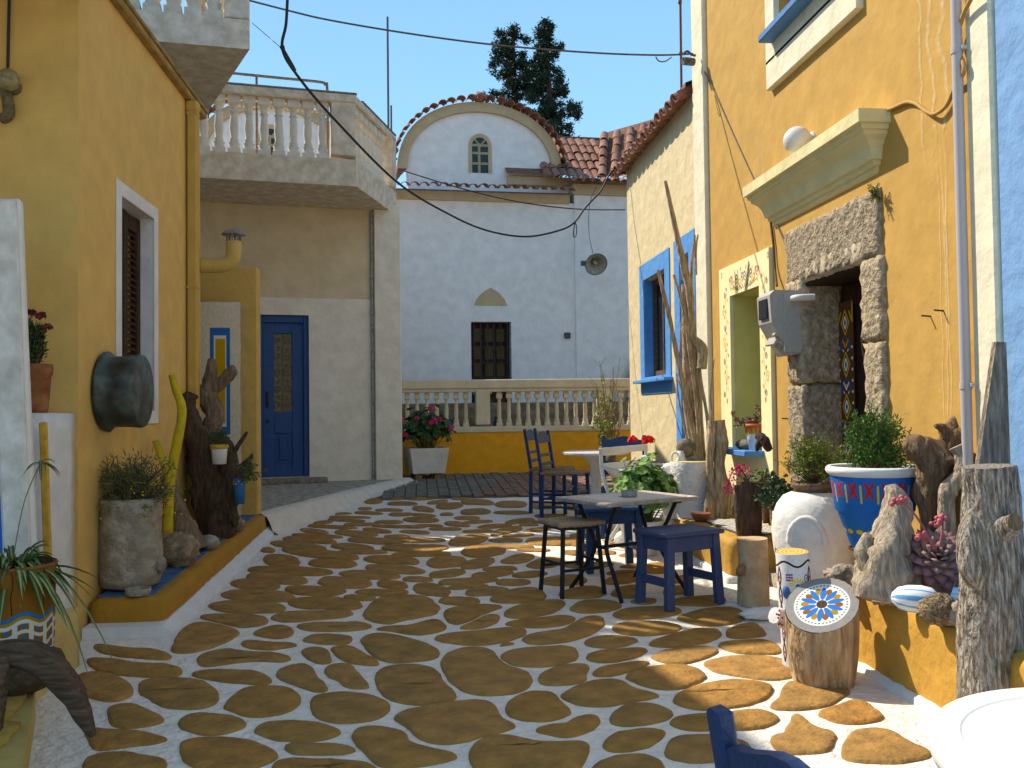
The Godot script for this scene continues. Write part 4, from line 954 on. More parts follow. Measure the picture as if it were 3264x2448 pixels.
func houses_left() -> void:
	# ------------------------------------------------------------ the yellow house on the left
	var yel := mat(0.74, 0.48, 0.145, 0.9, "paint", 0.6, "n_plaster", 0.4)
	var h := thing("yellow_house", "dull yellow house on the left with a white framed shuttered window", "house", Vector3(-1.85, 0, -5.1))
	var w := S()
	var zl := 0.686
	var zr := 1.375
	var yt := 2.704
	var hole := [zl, zr, 1.37, yt, 0.125]
	wall(w, Vector3.ZERO, Vector3.FORWARD, Vector3.RIGHT, 2.72, 3.86, [hole], -0.1)
	face(w, [Vector3(0, -0.1, 0), Vector3(0, 3.86, 0), Vector3(-5, 3.86, 0), Vector3(-5, -0.1, 0)], Vector3.BACK)
	face(w, [Vector3(0, -0.1, -2.72), Vector3(0, 3.86, -2.72), Vector3(-5, 3.86, -2.72), Vector3(-5, -0.1, -2.72)], Vector3.FORWARD)
	face(w, [Vector3(-5, -0.1, 0), Vector3(-5, 3.86, 0), Vector3(-5, 3.86, -2.72), Vector3(-5, -0.1, -2.72)], Vector3.LEFT)
	face(w, [Vector3(0, 3.86, 0), Vector3(0, 3.86, -2.72), Vector3(-5, 3.86, -2.72), Vector3(-5, 3.86, 0)], Vector3.UP)
	put("wall", w, yel, h)
	var wf := put("window", _frame_st(hole, 0.09), mat(0.78, 0.77, 0.76, 0.85, "paint"), h)
	var rv := S()
	for q in [[zr - 0.004, 1.0], [zl + 0.004, -1.0]]:
		face(rv, [Vector3(-0.001, 1.37, -q[0]), Vector3(-0.001, yt, -q[0]), Vector3(-0.12, yt, -q[0]), Vector3(-0.12, 1.37, -q[0])], Vector3(0, 0, q[1]))
	face(rv, [Vector3(-0.001, yt - 0.004, -zl), Vector3(-0.001, yt - 0.004, -zr), Vector3(-0.12, yt - 0.004, -zr), Vector3(-0.12, yt - 0.004, -zl)], Vector3.DOWN)
	put("reveal", rv, mat(0.74, 0.73, 0.73, 0.85, "paint"), wf)
	var brown := wood(0.085, 0.045, 0.025, 1, 6.0)
	var sh := S()
	var zc := (zl + zr) * 0.5
	for q in [[zl + 0.03, zl + 0.10], [zc - 0.045, zc + 0.045], [zr - 0.10, zr - 0.03]]:
		box(sh, Vector3(-0.095, (1.37 + yt) * 0.5, -(q[0] + q[1]) * 0.5), Vector3(0.04, yt - 1.40, q[1] - q[0]), 0.004)
	for yy in [1.42, yt - 0.07]: box(sh, Vector3(-0.096, yy, -zc), Vector3(0.036, 0.1, zr - zl - 0.06), 0.003)
	var shutter := put("shutter", sh, brown, h)
	var slat := S()
	box(slat, Vector3.ZERO, Vector3(0.045, 0.008, (zr - zl) * 0.5 - 0.12), 0.002)
	var slm := mesh_of(slat)
	for s in 2:
		for i in 26:
			var sy := 1.49 + i * (yt - 1.63) / 25.0
			piece("slat", slm, brown, shutter, Transform3D(Basis(Vector3(0, 0, 1), -0.7), Vector3(-0.097, sy, -(zl + (zr - zl) * (0.275 if s == 0 else 0.725)))))
	var lg := S()
	box(lg, Vector3(0.02, 3.87, -1.36), Vector3(0.07, 0.05, 2.76), 0.01)
	box(lg, Vector3(0.045, 3.905, -1.36), Vector3(0.05, 0.025, 2.78), 0.006)
	put("roof_ledge", lg, mat(0.50, 0.34, 0.12, 0.9, "grime", 0.8), h)
	var dp := S()
	var zp := 2.282
	box(dp, Vector3(0.05, 1.96, -zp), Vector3(0.085, 3.72, 0.085), 0.015)
	box(dp, Vector3(0.05, 3.8, -zp), Vector3(0.1, 0.09, 0.1), 0.015)
	for yy in [0.9, 2.35, 3.74]: box(dp, Vector3(0.05, yy, -zp), Vector3(0.094, 0.03, 0.094), 0.008)
	put("drainpipe", dp, mat(0.58, 0.37, 0.09, 0.7, "paint"), h)
	var pr := S()
	box(pr, Vector3(-2.35, 3.78, 2.0), Vector3(5.3, 0.14, 3.9), 0.01)  # slab out of view overhead, placed to darken the left house front
	put("unseen_shade_roof", pr, mat(0.60, 0.54, 0.44, 0.9, "plaster"), h)
	# flue with its cowl
	var fl := S()
	var fy := 2.575
	var fz := -2.58
	tube(fl, curve([Vector3(0.0, fy, fz), Vector3(0.12, fy, fz), Vector3(0.24, fy + 0.01, fz), Vector3(0.30, fy + 0.07, fz), Vector3(0.305, fy + 0.2, fz)], 5), 0.062, 16)
	for yy in [[0.05, 0.0], [0.16, 0.0]]: tube(fl, [Vector3(yy[0], fy, fz), Vector3(yy[0] + 0.012, fy, fz)], 0.066, 16)
	var flue := put("flue", fl, mat(0.60, 0.42, 0.12, 0.6, "paint"), h)
	var cw := S()
	for i in 8: bar(cw, Vector3(0.305 + 0.056 * cos(i * TAU / 8), fy + 0.2, fz + 0.056 * sin(i * TAU / 8)), Vector3(0.305 + 0.056 * cos(i * TAU / 8), fy + 0.262, fz + 0.056 * sin(i * TAU / 8)), 0.012, 0.006, 0.0)
	lathe(cw, [Vector2(0.0, 0.255), Vector2(0.098, 0.255), Vector2(0.098, 0.262), Vector2(0.075, 0.285), Vector2(0.04, 0.302), Vector2(0.0, 0.306)], 18, Transform3D(Basis(), Vector3(0.305, fy, fz)))
	put("cowl", cw, mat(0.36, 0.35, 0.34, 0.5, "grime", 3.0), flue)
	# lower wing that juts out beyond the house
	var sw := thing("low_yellow_wall", "lower yellow wall jutting out between the left house and the blue door", "wall", Vector3(-1.49, 0, -8.52))
	var sb := S()
	box(sb, Vector3(-0.76, 1.3, -0.08), Vector3(1.5, 2.8, 0.16), 0.015)
	put("wall_body", sb, mat(0.64, 0.42, 0.12, 0.9, "paint", 0.6), sw)
	# ------------------------------------------------------------ tall house behind, with the balcony that shades the lane
	var tall := thing("tall_house", "tall unseen house body behind the yellow one with a concrete balcony overhead", "house", Vector3(-1.503, 0, -8.2), 9.5)
	var tb := S()
	box(tb, Vector3(-5.4, 4.0, -0.9), Vector3(5.6, 8.0, 4.6))  # main block out of view, sized to cast the shade edge across the lane
	box(tb, Vector3(-5.6, 3.7, -5.2), Vector3(5.6, 7.4, 4.0))  # rear block out of view, placed to keep a sun patch off the paving
	put("wall", tb, mat(0.72, 0.68, 0.62, 0.9, "plaster"), tall)
	var conc := mat(0.76, 0.69, 0.60, 0.9, "stain", 0.9, "n_plaster", 0.5)
	var bs := S()
	flat_prism(bs, [Vector2(-2.6, 0), Vector2(0, 0), Vector2(-0.55, -2.18), Vector2(-2.6, -2.18)], 4.605, 4.87)
	var slab := put("balcony", bs, conc, tall)
	var ps := S()
	box(ps, Vector3(-0.11, 5.31, -0.11), Vector3(0.215, 0.86, 0.215), 0.01)
	box(ps, Vector3(-1.28, 5.74, -0.11), Vector3(2.60, 0.1, 0.24), 0.012)
	var sdv := Vector3(-0.55, 0, -2.18).normalized()
	var sbs := Basis(sdv.cross(Vector3.UP) * -1.0, Vector3.UP, sdv)
	box(ps, Vector3(-0.11, 5.742, -0.11) + sdv * 1.1 + sbs.x * -0.02, Vector3(0.24, 0.096, 2.1), 0.012, sbs)
	put("handrail", ps, conc, slab)
	var bal := baluster_mesh(0.82, 0.075)
	for i in 13: piece("baluster", bal, conc, slab, Transform3D(Basis(), Vector3(-0.31 - i * 0.172, 4.87, -0.11)))
	for i in 11: piece("baluster", bal, conc, slab, Transform3D(sbs, Vector3(-0.13, 4.87, -0.11) + sdv * (0.22 + i * 0.172)))
	# ------------------------------------------------------------ white house with the long balcony
	var wh := thing("white_house", "white house with a beige upper wall and a deep baluster balcony over its blue door", "house", Vector3(-0.25, 0, -12.58), 10.5)
	var white := mat(0.86, 0.78, 0.66, 0.9, "plaster", 0.6)
	var beige := mat(0.72, 0.58, 0.38, 0.9, "plaster", 0.5)
	var du0 := -1.942
	var du1 := -1.268
	var dv0 := 0.474
	var dv1 := 2.657
	var pv := 2.887
	var pu := -0.386
	var lw := S()
	var wo := Vector3(-4.0, 0, -0.06)
	wall(lw, wo, Vector3.RIGHT, Vector3.BACK, 4.0 + pu, pv, [[du0 + 4.0, du1 + 4.0, dv0, dv1, 0.16]])
	put("lower_wall", lw, white, wh)
	var uw := S()
	face(uw, [Vector3(-4, pv, -0.06), Vector3(pu, pv, -0.06), Vector3(pu, 4.2, -0.06), Vector3(-4, 4.2, -0.06)], Vector3.BACK)
	put("upper_wall", uw, beige, wh)
	var pl := S()
	box(pl, Vector3((pu - 0.02) * 0.5, 2.1, -0.2), Vector3(-pu - 0.02, 4.2, 0.42), 0.01)
	var pil := put("corner_pilaster", pl, white, wh)
	var vp := S()
	tube(vp, [Vector3(pu - 0.03, 0.4, -0.035), Vector3(pu - 0.03, 4.1, -0.035)], 0.022, 8)
	for yy in [1.5, 2.7, 3.2]: box(vp, Vector3(pu - 0.03, yy, -0.035), Vector3(0.055, 0.03, 0.055), 0.004)
	put("downpipe", vp, mat(0.5, 0.47, 0.43, 0.6, "grime", 2.0), pil)
	var bd := S()
	box(bd, Vector3(-2.02, 2.2, -2.0), Vector3(3.96, 4.4, 3.1))
	put("house_body", bd, white, wh)
	# balcony: plan corners
	var bl := -0.765
	var br := Vector2(bl, 1.25)
	var fu := func(u: float) -> Vector3: return Vector3(u, 0, 1.25)
	var y0 := 4.125
	var y1 := 4.452
	var y2 := 5.267
	var cstain := mat(0.78, 0.69, 0.56, 0.9, "stain", 0.9, "n_plaster", 0.5)
	var bb := S()
	flat_prism(bb, [Vector2(-4.0, 1.25), Vector2(bl, 1.25), Vector2(-0.02, -0.3), Vector2(-4.0, -0.3)], y0, y1)
	var bn := put("balcony", bb, cstain, wh)
	var sp := Vector3(-0.02, 0, -0.3) - Vector3(bl, 0, 1.25)
	var sl := sp.length()
	var sdir := sp / sl
	var rl := S()
	box(rl, Vector3(bl - 0.15, (y1 + y2) * 0.5, 1.13), Vector3(0.30, y2 - y1 - 0.1, 0.22), 0.01)
	box(rl, Vector3((bl - 4.0) * 0.5, y2 - 0.05, 1.12), Vector3(4.0 + bl + 0.02, 0.11, 0.28), 0.014)
	var sb2 := Basis(sdir.cross(Vector3.UP) * -1.0, Vector3.UP, sdir)
	box(rl, Vector3(bl, y2 - 0.053, 1.25) + sdir * sl * 0.5 + sb2.x * 0.12, Vector3(0.24, 0.104, sl + 0.02), 0.014, sb2)
	box(rl, Vector3(bl, (y1 + y2) * 0.5, 1.25) + sdir * (sl - 0.1) + sb2.x * 0.11, Vector3(0.22, y2 - y1 - 0.1, 0.2), 0.01, sb2)
	put("handrail", rl, cstain, bn)
	var wc := S()
	box(wc, Vector3((bl - 4.0) * 0.5, y2 + 0.008, 1.12), Vector3(4.0 + bl + 0.03, 0.03, 0.29), 0.012)
	box(wc, Vector3(bl, y2 + 0.0085, 1.25) + sdir * (sl * 0.5 + 0.14) + sb2.x * 0.12, Vector3(0.25, 0.028, sl - 0.27), 0.012, sb2)
	put("weathered_coping", wc, mat(0.30, 0.26, 0.21, 0.95, "grime", 2.0, "n_rough", 0.6), bn)
	var bm2 := baluster_mesh(y2 - y1 - 0.1, 0.074)
	var xf0 := bl - 0.40
	for i in 16: piece("baluster", bm2, mat(0.74, 0.68, 0.58, 0.9, "plaster"), bn, Transform3D(Basis(), Vector3(xf0 - i * 0.174, y1, 1.12)))
	for i in 7: piece("baluster", bm2, mat(0.74, 0.68, 0.58, 0.9, "plaster"), bn, Transform3D(sb2, Vector3(bl, y1, 1.25) + sdir * (0.2 + i * 0.18) + sb2.x * 0.12))
	# tubular rail on the roof terrace behind
	var tr := S()
	var ra := Vector3(-2.246, 5.637, 0.6)
	var rb := Vector3(-1.157, 5.623, 0.6)
	tube(tr, curve([ra, ra.lerp(rb, 0.5), rb, rb + Vector3(0.07, -0.03, 0), rb + Vector3(0.10, -0.12, 0), rb + Vector3(0.10, -1.3, 0)], 5), 0.018, 8)
	tube(tr, [ra.lerp(rb, 0.28), ra.lerp(rb, 0.28) + Vector3(0, -1.3, 0)], 0.016, 8)
	put("roof_railing", tr, mat(0.30, 0.25, 0.21, 0.5, "grime", 3.0), wh)
	# the blue door
	var blue := mat(0.030, 0.085, 0.26, 0.5, "paint", 2.0, "n_grain", 0.3)
	var dz := -0.06 - 0.10
	var dw := du1 - du0
	var dh := dv1 - dv0
	var fr := S()
	for q in [du0 + 0.035, du1 - 0.035]: box(fr, Vector3(q, (dv0 + dv1) * 0.5, dz - 0.01), Vector3(0.07, dh - 0.002, 0.12), 0.006)
	box(fr, Vector3((du0 + du1) * 0.5, dv1 - 0.05, dz - 0.012), Vector3(dw - 0.142, 0.1, 0.11), 0.006)
	var door := put("door", fr, blue, wh)
	var lf := S()
	var cu := (du0 + du1) * 0.5
	var lv0 := dv0 + 0.01
	var lv1 := dv1 - 0.1
	var lh := lv1 - lv0
	for q in [-1.0, 1.0]: box(lf, Vector3(cu + q * (dw * 0.5 - 0.145), lv0 + lh * 0.5, dz - 0.02), Vector3(0.15, lh, 0.045), 0.005)
	for q in [[0.0, 0.08], [0.28, 0.42], [0.93, 1.0]]: box(lf, Vector3(cu, lv0 + lh * (q[0] + q[1]) * 0.5, dz - 0.021), Vector3(dw - 0.44, lh * (q[1] - q[0]), 0.043), 0.004)
	box(lf, Vector3(cu, lv0 + lh * 0.18, dz - 0.035), Vector3(dw - 0.44, lh * 0.2, 0.02), 0.002)
	box(lf, Vector3(cu, lv0 + lh * 0.18, dz - 0.018), Vector3(dw - 0.56, lh * 0.15, 0.03), 0.012)
	box(lf, Vector3(cu, lv0 + lh * 0.18, dz - 0.004), Vector3(dw - 0.70, lh * 0.10, 0.02), 0.008)
	put("door_leaf", lf, blue, door)
	var gl := S()
	box(gl, Vector3(cu, lv0 + lh * 0.675, dz - 0.04), Vector3(dw - 0.43, lh * 0.51, 0.008))
	put("glass", gl, mat(0.26, 0.21, 0.11, 0.3, "grime", 3.0, "", 0.0), door)
	var gr := S()
	for j in 5:
		for s in [-1.0, 1.0]:
			var gc := Vector3(cu + s * (dw - 0.43) * 0.25, lv0 + lh * (0.465 + 0.105 * j), dz - 0.02)
			scroll(gr, gc, (dw - 0.45) * 0.23, PI * 0.5 * s, 1.4 * s, 0.006)
			scroll(gr, gc + Vector3(0, lh * 0.05, 0), (dw - 0.45) * 0.13, -PI * 0.5, -1.2 * s, 0.005)
	tube(gr, [Vector3(cu, lv0 + lh * 0.425, dz - 0.02), Vector3(cu, lv0 + lh * 0.925, dz - 0.02)], 0.006, 5)
	put("grille", gr, mat(0.30, 0.25, 0.13, 0.5, "grime", 3.0, "", 0.0), door)
	var hd := S()
	box(hd, Vector3(du0 + 0.13, lv0 + lh * 0.5, dz + 0.006), Vector3(0.035, 0.2, 0.01), 0.003)
	tube(hd, curve([Vector3(du0 + 0.13, lv0 + lh * 0.45, dz + 0.01), Vector3(du0 + 0.13, lv0 + lh * 0.47, dz + 0.05), Vector3(du0 + 0.13, lv0 + lh * 0.53, dz + 0.05), Vector3(du0 + 0.13, lv0 + lh * 0.55, dz + 0.01)], 4), 0.008, 6)
	ball(hd, Vector3(du0 + 0.13, lv0 + lh * 0.36, dz + 0.01), Vector3.ONE * 0.022, 8, 6)
	put("handle", hd, mat(0.03, 0.03, 0.035, 0.5, "", 1.0, "", 0.0), door)
	var stp := S()
	roughbox(stp, Vector3(cu + 0.05, dv0 - 0.045, 0.06), Vector3(dw + 0.35, 0.085, 0.3), 0.08, 0.008, 20.0, 2.0, Basis(), 0.015)
	put("doorstep", stp, mat(0.36, 0.31, 0.25, 0.95, "grime", 2.0, "n_rough", 0.6), wh)

func _frame_st(q: Array, w: float) -> SurfaceTool:
	var st := S()
	frame(st, Vector3.ZERO, Vector3.FORWARD, Vector3.RIGHT, q, w, 0.012)
	return st

func ornament_frame() -> Image:
	var im := canvas(320, 512, Color(0.93, 0.90, 0.70), 0.04)
	var gold := Color(0.80, 0.60, 0.20)
	var grey := Color(0.42, 0.45, 0.52)
	var red := Color(0.80, 0.33, 0.25)
	var dark := Color(0.25, 0.23, 0.22)
	for s in [-1.0, 1.0]:
		for i in 5:
			var x = 168.0 + s * (8 + i * 19)
			curl(im, Vector2(x, 30 + (i % 2) * 10), 9.0, PI * 0.5, 1.2 * s, 1.7, [grey, gold, dark, gold, red][i])
			stroke(im, [Vector2(168 + s * i * 10, 54), Vector2(x + s * 4, 44), Vector2(x + s * 9, 18 + i * 3)], 1.5, [gold, dark, gold, grey, gold][i])
			dot(im, x + s * 9, 16 + i * 3, 2.6, 4.6, [red, grey, gold][i % 3], 0.4 * s)
			dot(im, x, 48, 2.0, 4.0, [grey, red][i % 2], -0.5 * s)
		var cx = 168.0 + s * 148
		dot(im, cx, 13.0, 4.5, 6.0, dark)
		dot(im, cx, 13.0, 3.0, 4.2, Color(0.93, 0.90, 0.70))
		var vx := 44.0 if s < 0 else 288.0
		var vine := []
		for i in 40: vine.append(Vector2(vx + 7.0 * sin(i * 0.62), 40.0 + i * 5.4))
		stroke(im, vine, 1.5, gold)
		for i in 20:
			var p: Vector2 = vine[i * 2]
			dot(im, p.x + s * (9 if i % 2 else -9), p.y + 4, 2.8, 4.8, [grey, red, gold, dark][i % 4], 0.6 if i % 2 else -0.6)
			if i % 3 == 1: curl(im, p + Vector2(s * 10, 3), 7.5, 0.0, 1.1, 1.5, [gold, grey][i % 2])
		dot(im, vx, 262, 4, 6, red)
		for i in 6:
			var bx = 168.0 + s * (10 + i * 26)
			stroke(im, [Vector2(bx, 505), Vector2(bx + s * 7, 475), Vector2(bx - s * 3, 445), Vector2(bx + s * 5, 405)], 2.0, [grey, gold, gold, grey, gold, dark][i])
			curl(im, Vector2(bx + s * 9, 472), 10.0, PI, 1.2 * s, 1.9, dark if i % 2 else gold)
			dot(im, bx + s * 4, 430, 3.5, 9.0, [gold, grey][i % 2], 0.3 * s)
			dot(im, bx, 460, 2.5, 4.0, red)
	return im

func ornament_strip() -> Image:
	var im := canvas(64, 640, Color(0.36, 0.24, 0.14), 0.08)
	var gold := Color(0.85, 0.66, 0.15)
	var blue := Color(0.15, 0.36, 0.72)
	var white := Color(0.94, 0.93, 0.90)
	for s in [-1.0, 1.0]:
		stroke(im, [Vector2(32 + s * 28, 6), Vector2(32 + s * 28, 60), Vector2(32 + s * 16, 30)], 2.5, gold)
		for i in 16: dot(im, 32 + s * 25, 130 + i * 31, 3.2, 5.0, white)
	for i in 5:
		var y := 60.0 + i * 118
		for q in [[15.0, 34.0, gold], [7.0, 17.0, white]]:
			stroke(im, [Vector2(32, y - q[1]), Vector2(32 + q[0], y), Vector2(32, y + q[1]), Vector2(32 - q[0], y), Vector2(32, y - q[1])], 2.2, q[2])
		dot(im, 32, y, 3.5, 7.0, blue)
		for s in [-1.0, 1.0]:
			stroke(im, [Vector2(32 + s * 4, y + 42), Vector2(32 + s * 15, y + 54), Vector2(32 + s * 17, y + 74)], 2.4, blue)
			stroke(im, [Vector2(32, y + 70), Vector2(32 + s * 10, y + 50)], 2.2, white if i % 2 else gold)
			dot(im, 32 + s * 9, y + 78, 2.4, 6.0, white, 0.5 * s)
		dot(im, 32, y + 58, 4.0, 5.0, [Color(0.75, 0.22, 0.15), gold][i % 2])
	return im

func house_right() -> void:
	var ochre := mat(0.57, 0.34, 0.085, 0.85, "paint", 0.55, "n_lumpy", 0.26)
	var cream := mat(0.82, 0.77, 0.58, 0.85, "paint", 0.6, "n_plaster", 0.5)
	var h := thing("ochre_house", "sunlit ochre house on the right with a stone framed doorway and cream mouldings", "house", Vector3(2.65, 0, -4.05))
	var N := Vector3.LEFT
	var U := Vector3.FORWARD
	var nf := 3.385
	var nn := 2.717
	var nt := 2.288
	var door := [1.09, 2.0, 0.22, 2.215, 0.30]
	var niche := [nn, nf, 1.0, nt, 0.26]
	var wn := 1.209
	var wf := 2.287
	var win := [wn, wf, 4.08, 5.4, 0.14]
	var w := S()
	wall(w, Vector3.ZERO, U, N, 4.38, 7.4, [door, niche, win], -0.1)
	face(w, [Vector3(0, -0.1, 0), Vector3(0, 7.4, 0), Vector3(4, 7.4, 0), Vector3(4, -0.1, 0)], Vector3.BACK)
	face(w, [Vector3(0, -0.1, -4.38), Vector3(0, 7.4, -4.38), Vector3(4, 7.4, -4.38), Vector3(4, -0.1, -4.38)], Vector3.FORWARD)
	face(w, [Vector3(4, -0.1, 0), Vector3(4, 7.4, 0), Vector3(4, 7.4, -4.38), Vector3(4, -0.1, -4.38)], Vector3.RIGHT)
	face(w, [Vector3(0, 7.4, 0), Vector3(4, 7.4, 0), Vector3(4, 7.4, -4.38), Vector3(0, 7.4, -4.38)], Vector3.UP)
	put("wall", w, ochre, h)
	var cp := S()
	box(cp, Vector3(0.06, 3.6, -4.14), Vector3(0.20, 7.4, 0.34), 0.012)
	put("pilaster", cp, cream, h)
	cp = S()
	box(cp, Vector3(0.085, 3.6, 0.06), Vector3(0.20, 7.4, 0.19), 0.012)
	put("pilaster", cp, cream, h)
	# upper window
	var f1 := S()
	frame(f1, Vector3.ZERO, U, N, win, 0.17, 0.045)
	box(f1, Vector3(-0.02, 3.83, -(wn + wf) * 0.5), Vector3(0.05, 0.22, wf - wn + 0.34), 0.006)
	var wnd := put("window", f1, cream, h)
	var sb := S()
	box(sb, Vector3(-0.05, 4.06, -(wn + wf) * 0.5), Vector3(0.20, 0.055, wf - wn + 0.10), 0.008)
	put("sill", sb, mat(0.09, 0.24, 0.55, 0.6, "paint", 2.0), wnd)
	var sa := S()
	for q in [wn + 0.05, (wn + wf) * 0.5, wf - 0.05]: box(sa, Vector3(0.10, 4.75, -q), Vector3(0.05, 1.29, 0.07), 0.004)
	for q in [4.15, 5.33]: box(sa, Vector3(0.101, q, -(wn + wf) * 0.5), Vector3(0.046, 0.07, wf - wn - 0.02), 0.004)
	put("sash", sa, mat(0.74, 0.75, 0.76, 0.5, "paint", 2.0, "", 0.0), wnd)
	var gp := S()
	box(gp, Vector3(0.125, 4.75, -(wn + wf) * 0.5), Vector3(0.006, 1.2, wf - wn - 0.03))
	put("pane", gp, gloss(0.03, 0.035, 0.045, 0.12), wnd)
	# niche with its painted surround
	var of := --7.702 - 4.05
	var on := --6.556 - 4.05
	var fs := S()
	for r in [[on, nn, 0.30, 2.552], [nf, of, 0.30, 2.552], [nn, nf, nt, 2.552], [nn, nf, 0.30, 0.985]]:
		box(fs, Vector3(-0.012, (r[2] + r[3]) * 0.5, -(r[0] + r[1]) * 0.5), Vector3(0.036, r[3] - r[2], r[1] - r[0]), 0.003)
	var pan := put("niche_surround", fs, mat(0.78, 0.72, 0.46, 0.85, "paint"), h)
	var ft := S()
	for r in [[on, nn, 0.302, 2.55], [nf, of, 0.302, 2.55], [nn, nf, nt, 2.55], [nn, nf, 0.302, 0.983]]:
		var uu := func(u: float) -> float: return (of - u) / (of - on)
		var vv := func(v: float) -> float: return (2.55 - v) / 2.248
		uvquad(ft, Vector3(-0.032, r[3], -r[1]), Vector3(-0.032, r[3], -r[0]), Vector3(-0.032, r[2], -r[0]), Vector3(-0.032, r[2], -r[1]), Rect2(uu.call(r[1]), vv.call(r[3]), uu.call(r[0]) - uu.call(r[1]), vv.call(r[2]) - vv.call(r[3])))
	put("painted_ornament", ft, imat(ornament_frame(), 0.8), pan)
	var nr := S()
	for k in 5:
		var e := func(u: float, v: float, d: float) -> Vector3: return U * u + Vector3.UP * v - N * d
		var q := [nn + 0.004, nf - 0.004, 1.004, nt - 0.004]
		face(nr, [[e.call(q[0], q[2], 0.0), e.call(q[0], q[3], 0.0), e.call(q[0], q[3], 0.25), e.call(q[0], q[2], 0.25)], [e.call(q[1], q[2], 0.0), e.call(q[1], q[3], 0.0), e.call(q[1], q[3], 0.25), e.call(q[1], q[2], 0.25)], [e.call(q[0], q[2], 0.0), e.call(q[1], q[2], 0.0), e.call(q[1], q[2], 0.25), e.call(q[0], q[2], 0.25)], [e.call(q[0], q[3], 0.0), e.call(q[1], q[3], 0.0), e.call(q[1], q[3], 0.25), e.call(q[0], q[3], 0.25)], [e.call(q[0], q[2], 0.25), e.call(q[1], q[2], 0.25), e.call(q[1], q[3], 0.25), e.call(q[0], q[3], 0.25)]][k], [U, -U, Vector3.UP, Vector3.DOWN, N][k])
	put("niche_lining", nr, mat(0.62, 0.57, 0.20, 0.85, "paint"), h)
	var bs := S()
	box(bs, Vector3(0.02, 0.985, -(nn + nf) * 0.5 - 0.0), Vector3(0.42, 0.045, nf - nn + 0.10), 0.006)
	put("shelf", bs, mat(0.09, 0.26, 0.62, 0.6, "paint", 2.0), pan)
	# doorway: rough stone blocks, board, door
	var stone := mat(0.50, 0.42, 0.31, 0.95, "stone", 1.6, "n_rough", 0.8)
	var stone2 := mat(0.58, 0.48, 0.34, 0.95, "stone", 1.3, "n_rough", 0.8)
	var surr := S()
	roughbox(surr, Vector3(0.10, 2.41, -1.545), Vector3(0.26, 0.39, 1.34), 0.035, 0.022, 14.0, 0.0, Basis(), 0.02)
	var lint := put("door_surround", surr, stone, h)
	var yb := 0.15
	var pp := S()
	roughbox(pp, Vector3(0.022, 2.275, -1.52), Vector3(0.10, 0.15, 0.98), 0.04, 0.012, 12.0, 4.0, Basis(), 0.03)
	put("plaster_patch", pp, mat(0.72, 0.64, 0.50, 0.95, "grime", 1.5, "n_plaster", 0.8), lint)
	for q in [[2.075, 0.1, 0.62, 0.20, 0.27], [2.075, 0.62, 1.50, 0.21, 0.28], [2.08, 1.50, 2.24, 0.19, 0.26], [0.97, 0.1, 0.95, 0.20, 0.23], [0.965, 0.95, 1.72, 0.21, 0.22], [0.975, 1.72, 2.22, 0.2, 0.24]]:
		var jb := S()
		roughbox(jb, Vector3(0.12, (q[1] + q[2]) * 0.5, -q[0]), Vector3(0.31, q[2] - q[1] - 0.012, q[4]), 0.04, 0.022, 15.0, q[1] * 9.0, Basis(), 0.02)
		put("stone_block", jb, stone2 if int(q[1] * 10) % 2 else stone, lint)
	var bw := S()
	box(bw, Vector3(0.14, 2.195, -1.545), Vector3(0.27, 0.035, 0.9), 0.004)
	box(bw, Vector3(0.285, 1.2, -1.94), Vector3(0.02, 1.96, 0.1), 0.004)
	box(bw, Vector3(0.285, 1.2, -1.15), Vector3(0.02, 1.96, 0.1), 0.004)
	var dk := wood(0.060, 0.030, 0.018, 1, 6.0)
	var dr := put("door", bw, dk, h)
	var lf := S()
	for q in [[-1.89, -1.76], [-1.52, -1.41], [-1.29, -1.20]]: box(lf, Vector3(0.262, 1.2, (q[0] + q[1]) * 0.5), Vector3(0.035, 1.95, q[1] - q[0]), 0.006)
	box(lf, Vector3(0.275, 1.2, -1.54), Vector3(0.02, 1.95, 0.68), 0.002)
	for q in [0.3, 2.10]: box(lf, Vector3(0.26, q, -1.54), Vector3(0.036, 0.14, 0.66), 0.004)
	put("door_leaf", lf, dk, dr)
	var ds := S()
	var zs := [1.972, 1.736]
	uvquad(ds, Vector3(0.238, 2.06, -zs[0]), Vector3(0.238, 2.06, -zs[1]), Vector3(0.238, 0.5, -zs[1]), Vector3(0.238, 0.5, -zs[0]))
	put("painted_panel", ds, imat(ornament_strip(), 0.6), dr)
	var th := S()
	roughbox(th, Vector3(0.0, 0.16, -1.545), Vector3(0.7, 0.16, 1.1), 0.08, 0.01, 12.0, 5.0, Basis(), 0.02)
	put("threshold", th, stone2, h)
	# moulded hood above the door
	var za := -0.76
	var zb := -2.60
	var prof := [[0.19, 3.02], [0.19, 2.945], [0.165, 2.94], [0.16, 2.915], [0.145, 2.91], [0.14, 2.89], [0.105, 2.865], [0.08, 2.83], [0.068, 2.79], [0.066, 2.765], [0.045, 2.76], [0.043, 2.735], [0.022, 2.73], [0.02, 2.70], [0.0, 2.69]]
	var co := S()
	for i in prof.size() - 1:
		var p: Array = prof[i]
		var q: Array = prof[i + 1]
		var e := func(a: Array, s: float, out := true) -> Vector3: return Vector3(-a[0] if out else 0.05, a[1], (za if s > 0 else zb) - s * 0.16 * (1.0 - a[0] / 0.19))
		face(co, [e.call(p, 1.0), e.call(p, -1.0), e.call(q, -1.0), e.call(q, 1.0)], Vector3(-1, -0.3, 0))
		for s in [1.0, -1.0]: face(co, [e.call(p, s), e.call(q, s), e.call(q, s, false), e.call(p, s, false)], Vector3(0, -0.3, s))
	face(co, [Vector3(-0.19, 3.02, za), Vector3(-0.19, 3.02, zb), Vector3(0.05, 3.02, zb), Vector3(0.05, 3.02, za)], Vector3.UP)
	put("door_hood", co, mat(0.78, 0.70, 0.38, 0.85, "paint", 0.6), h)
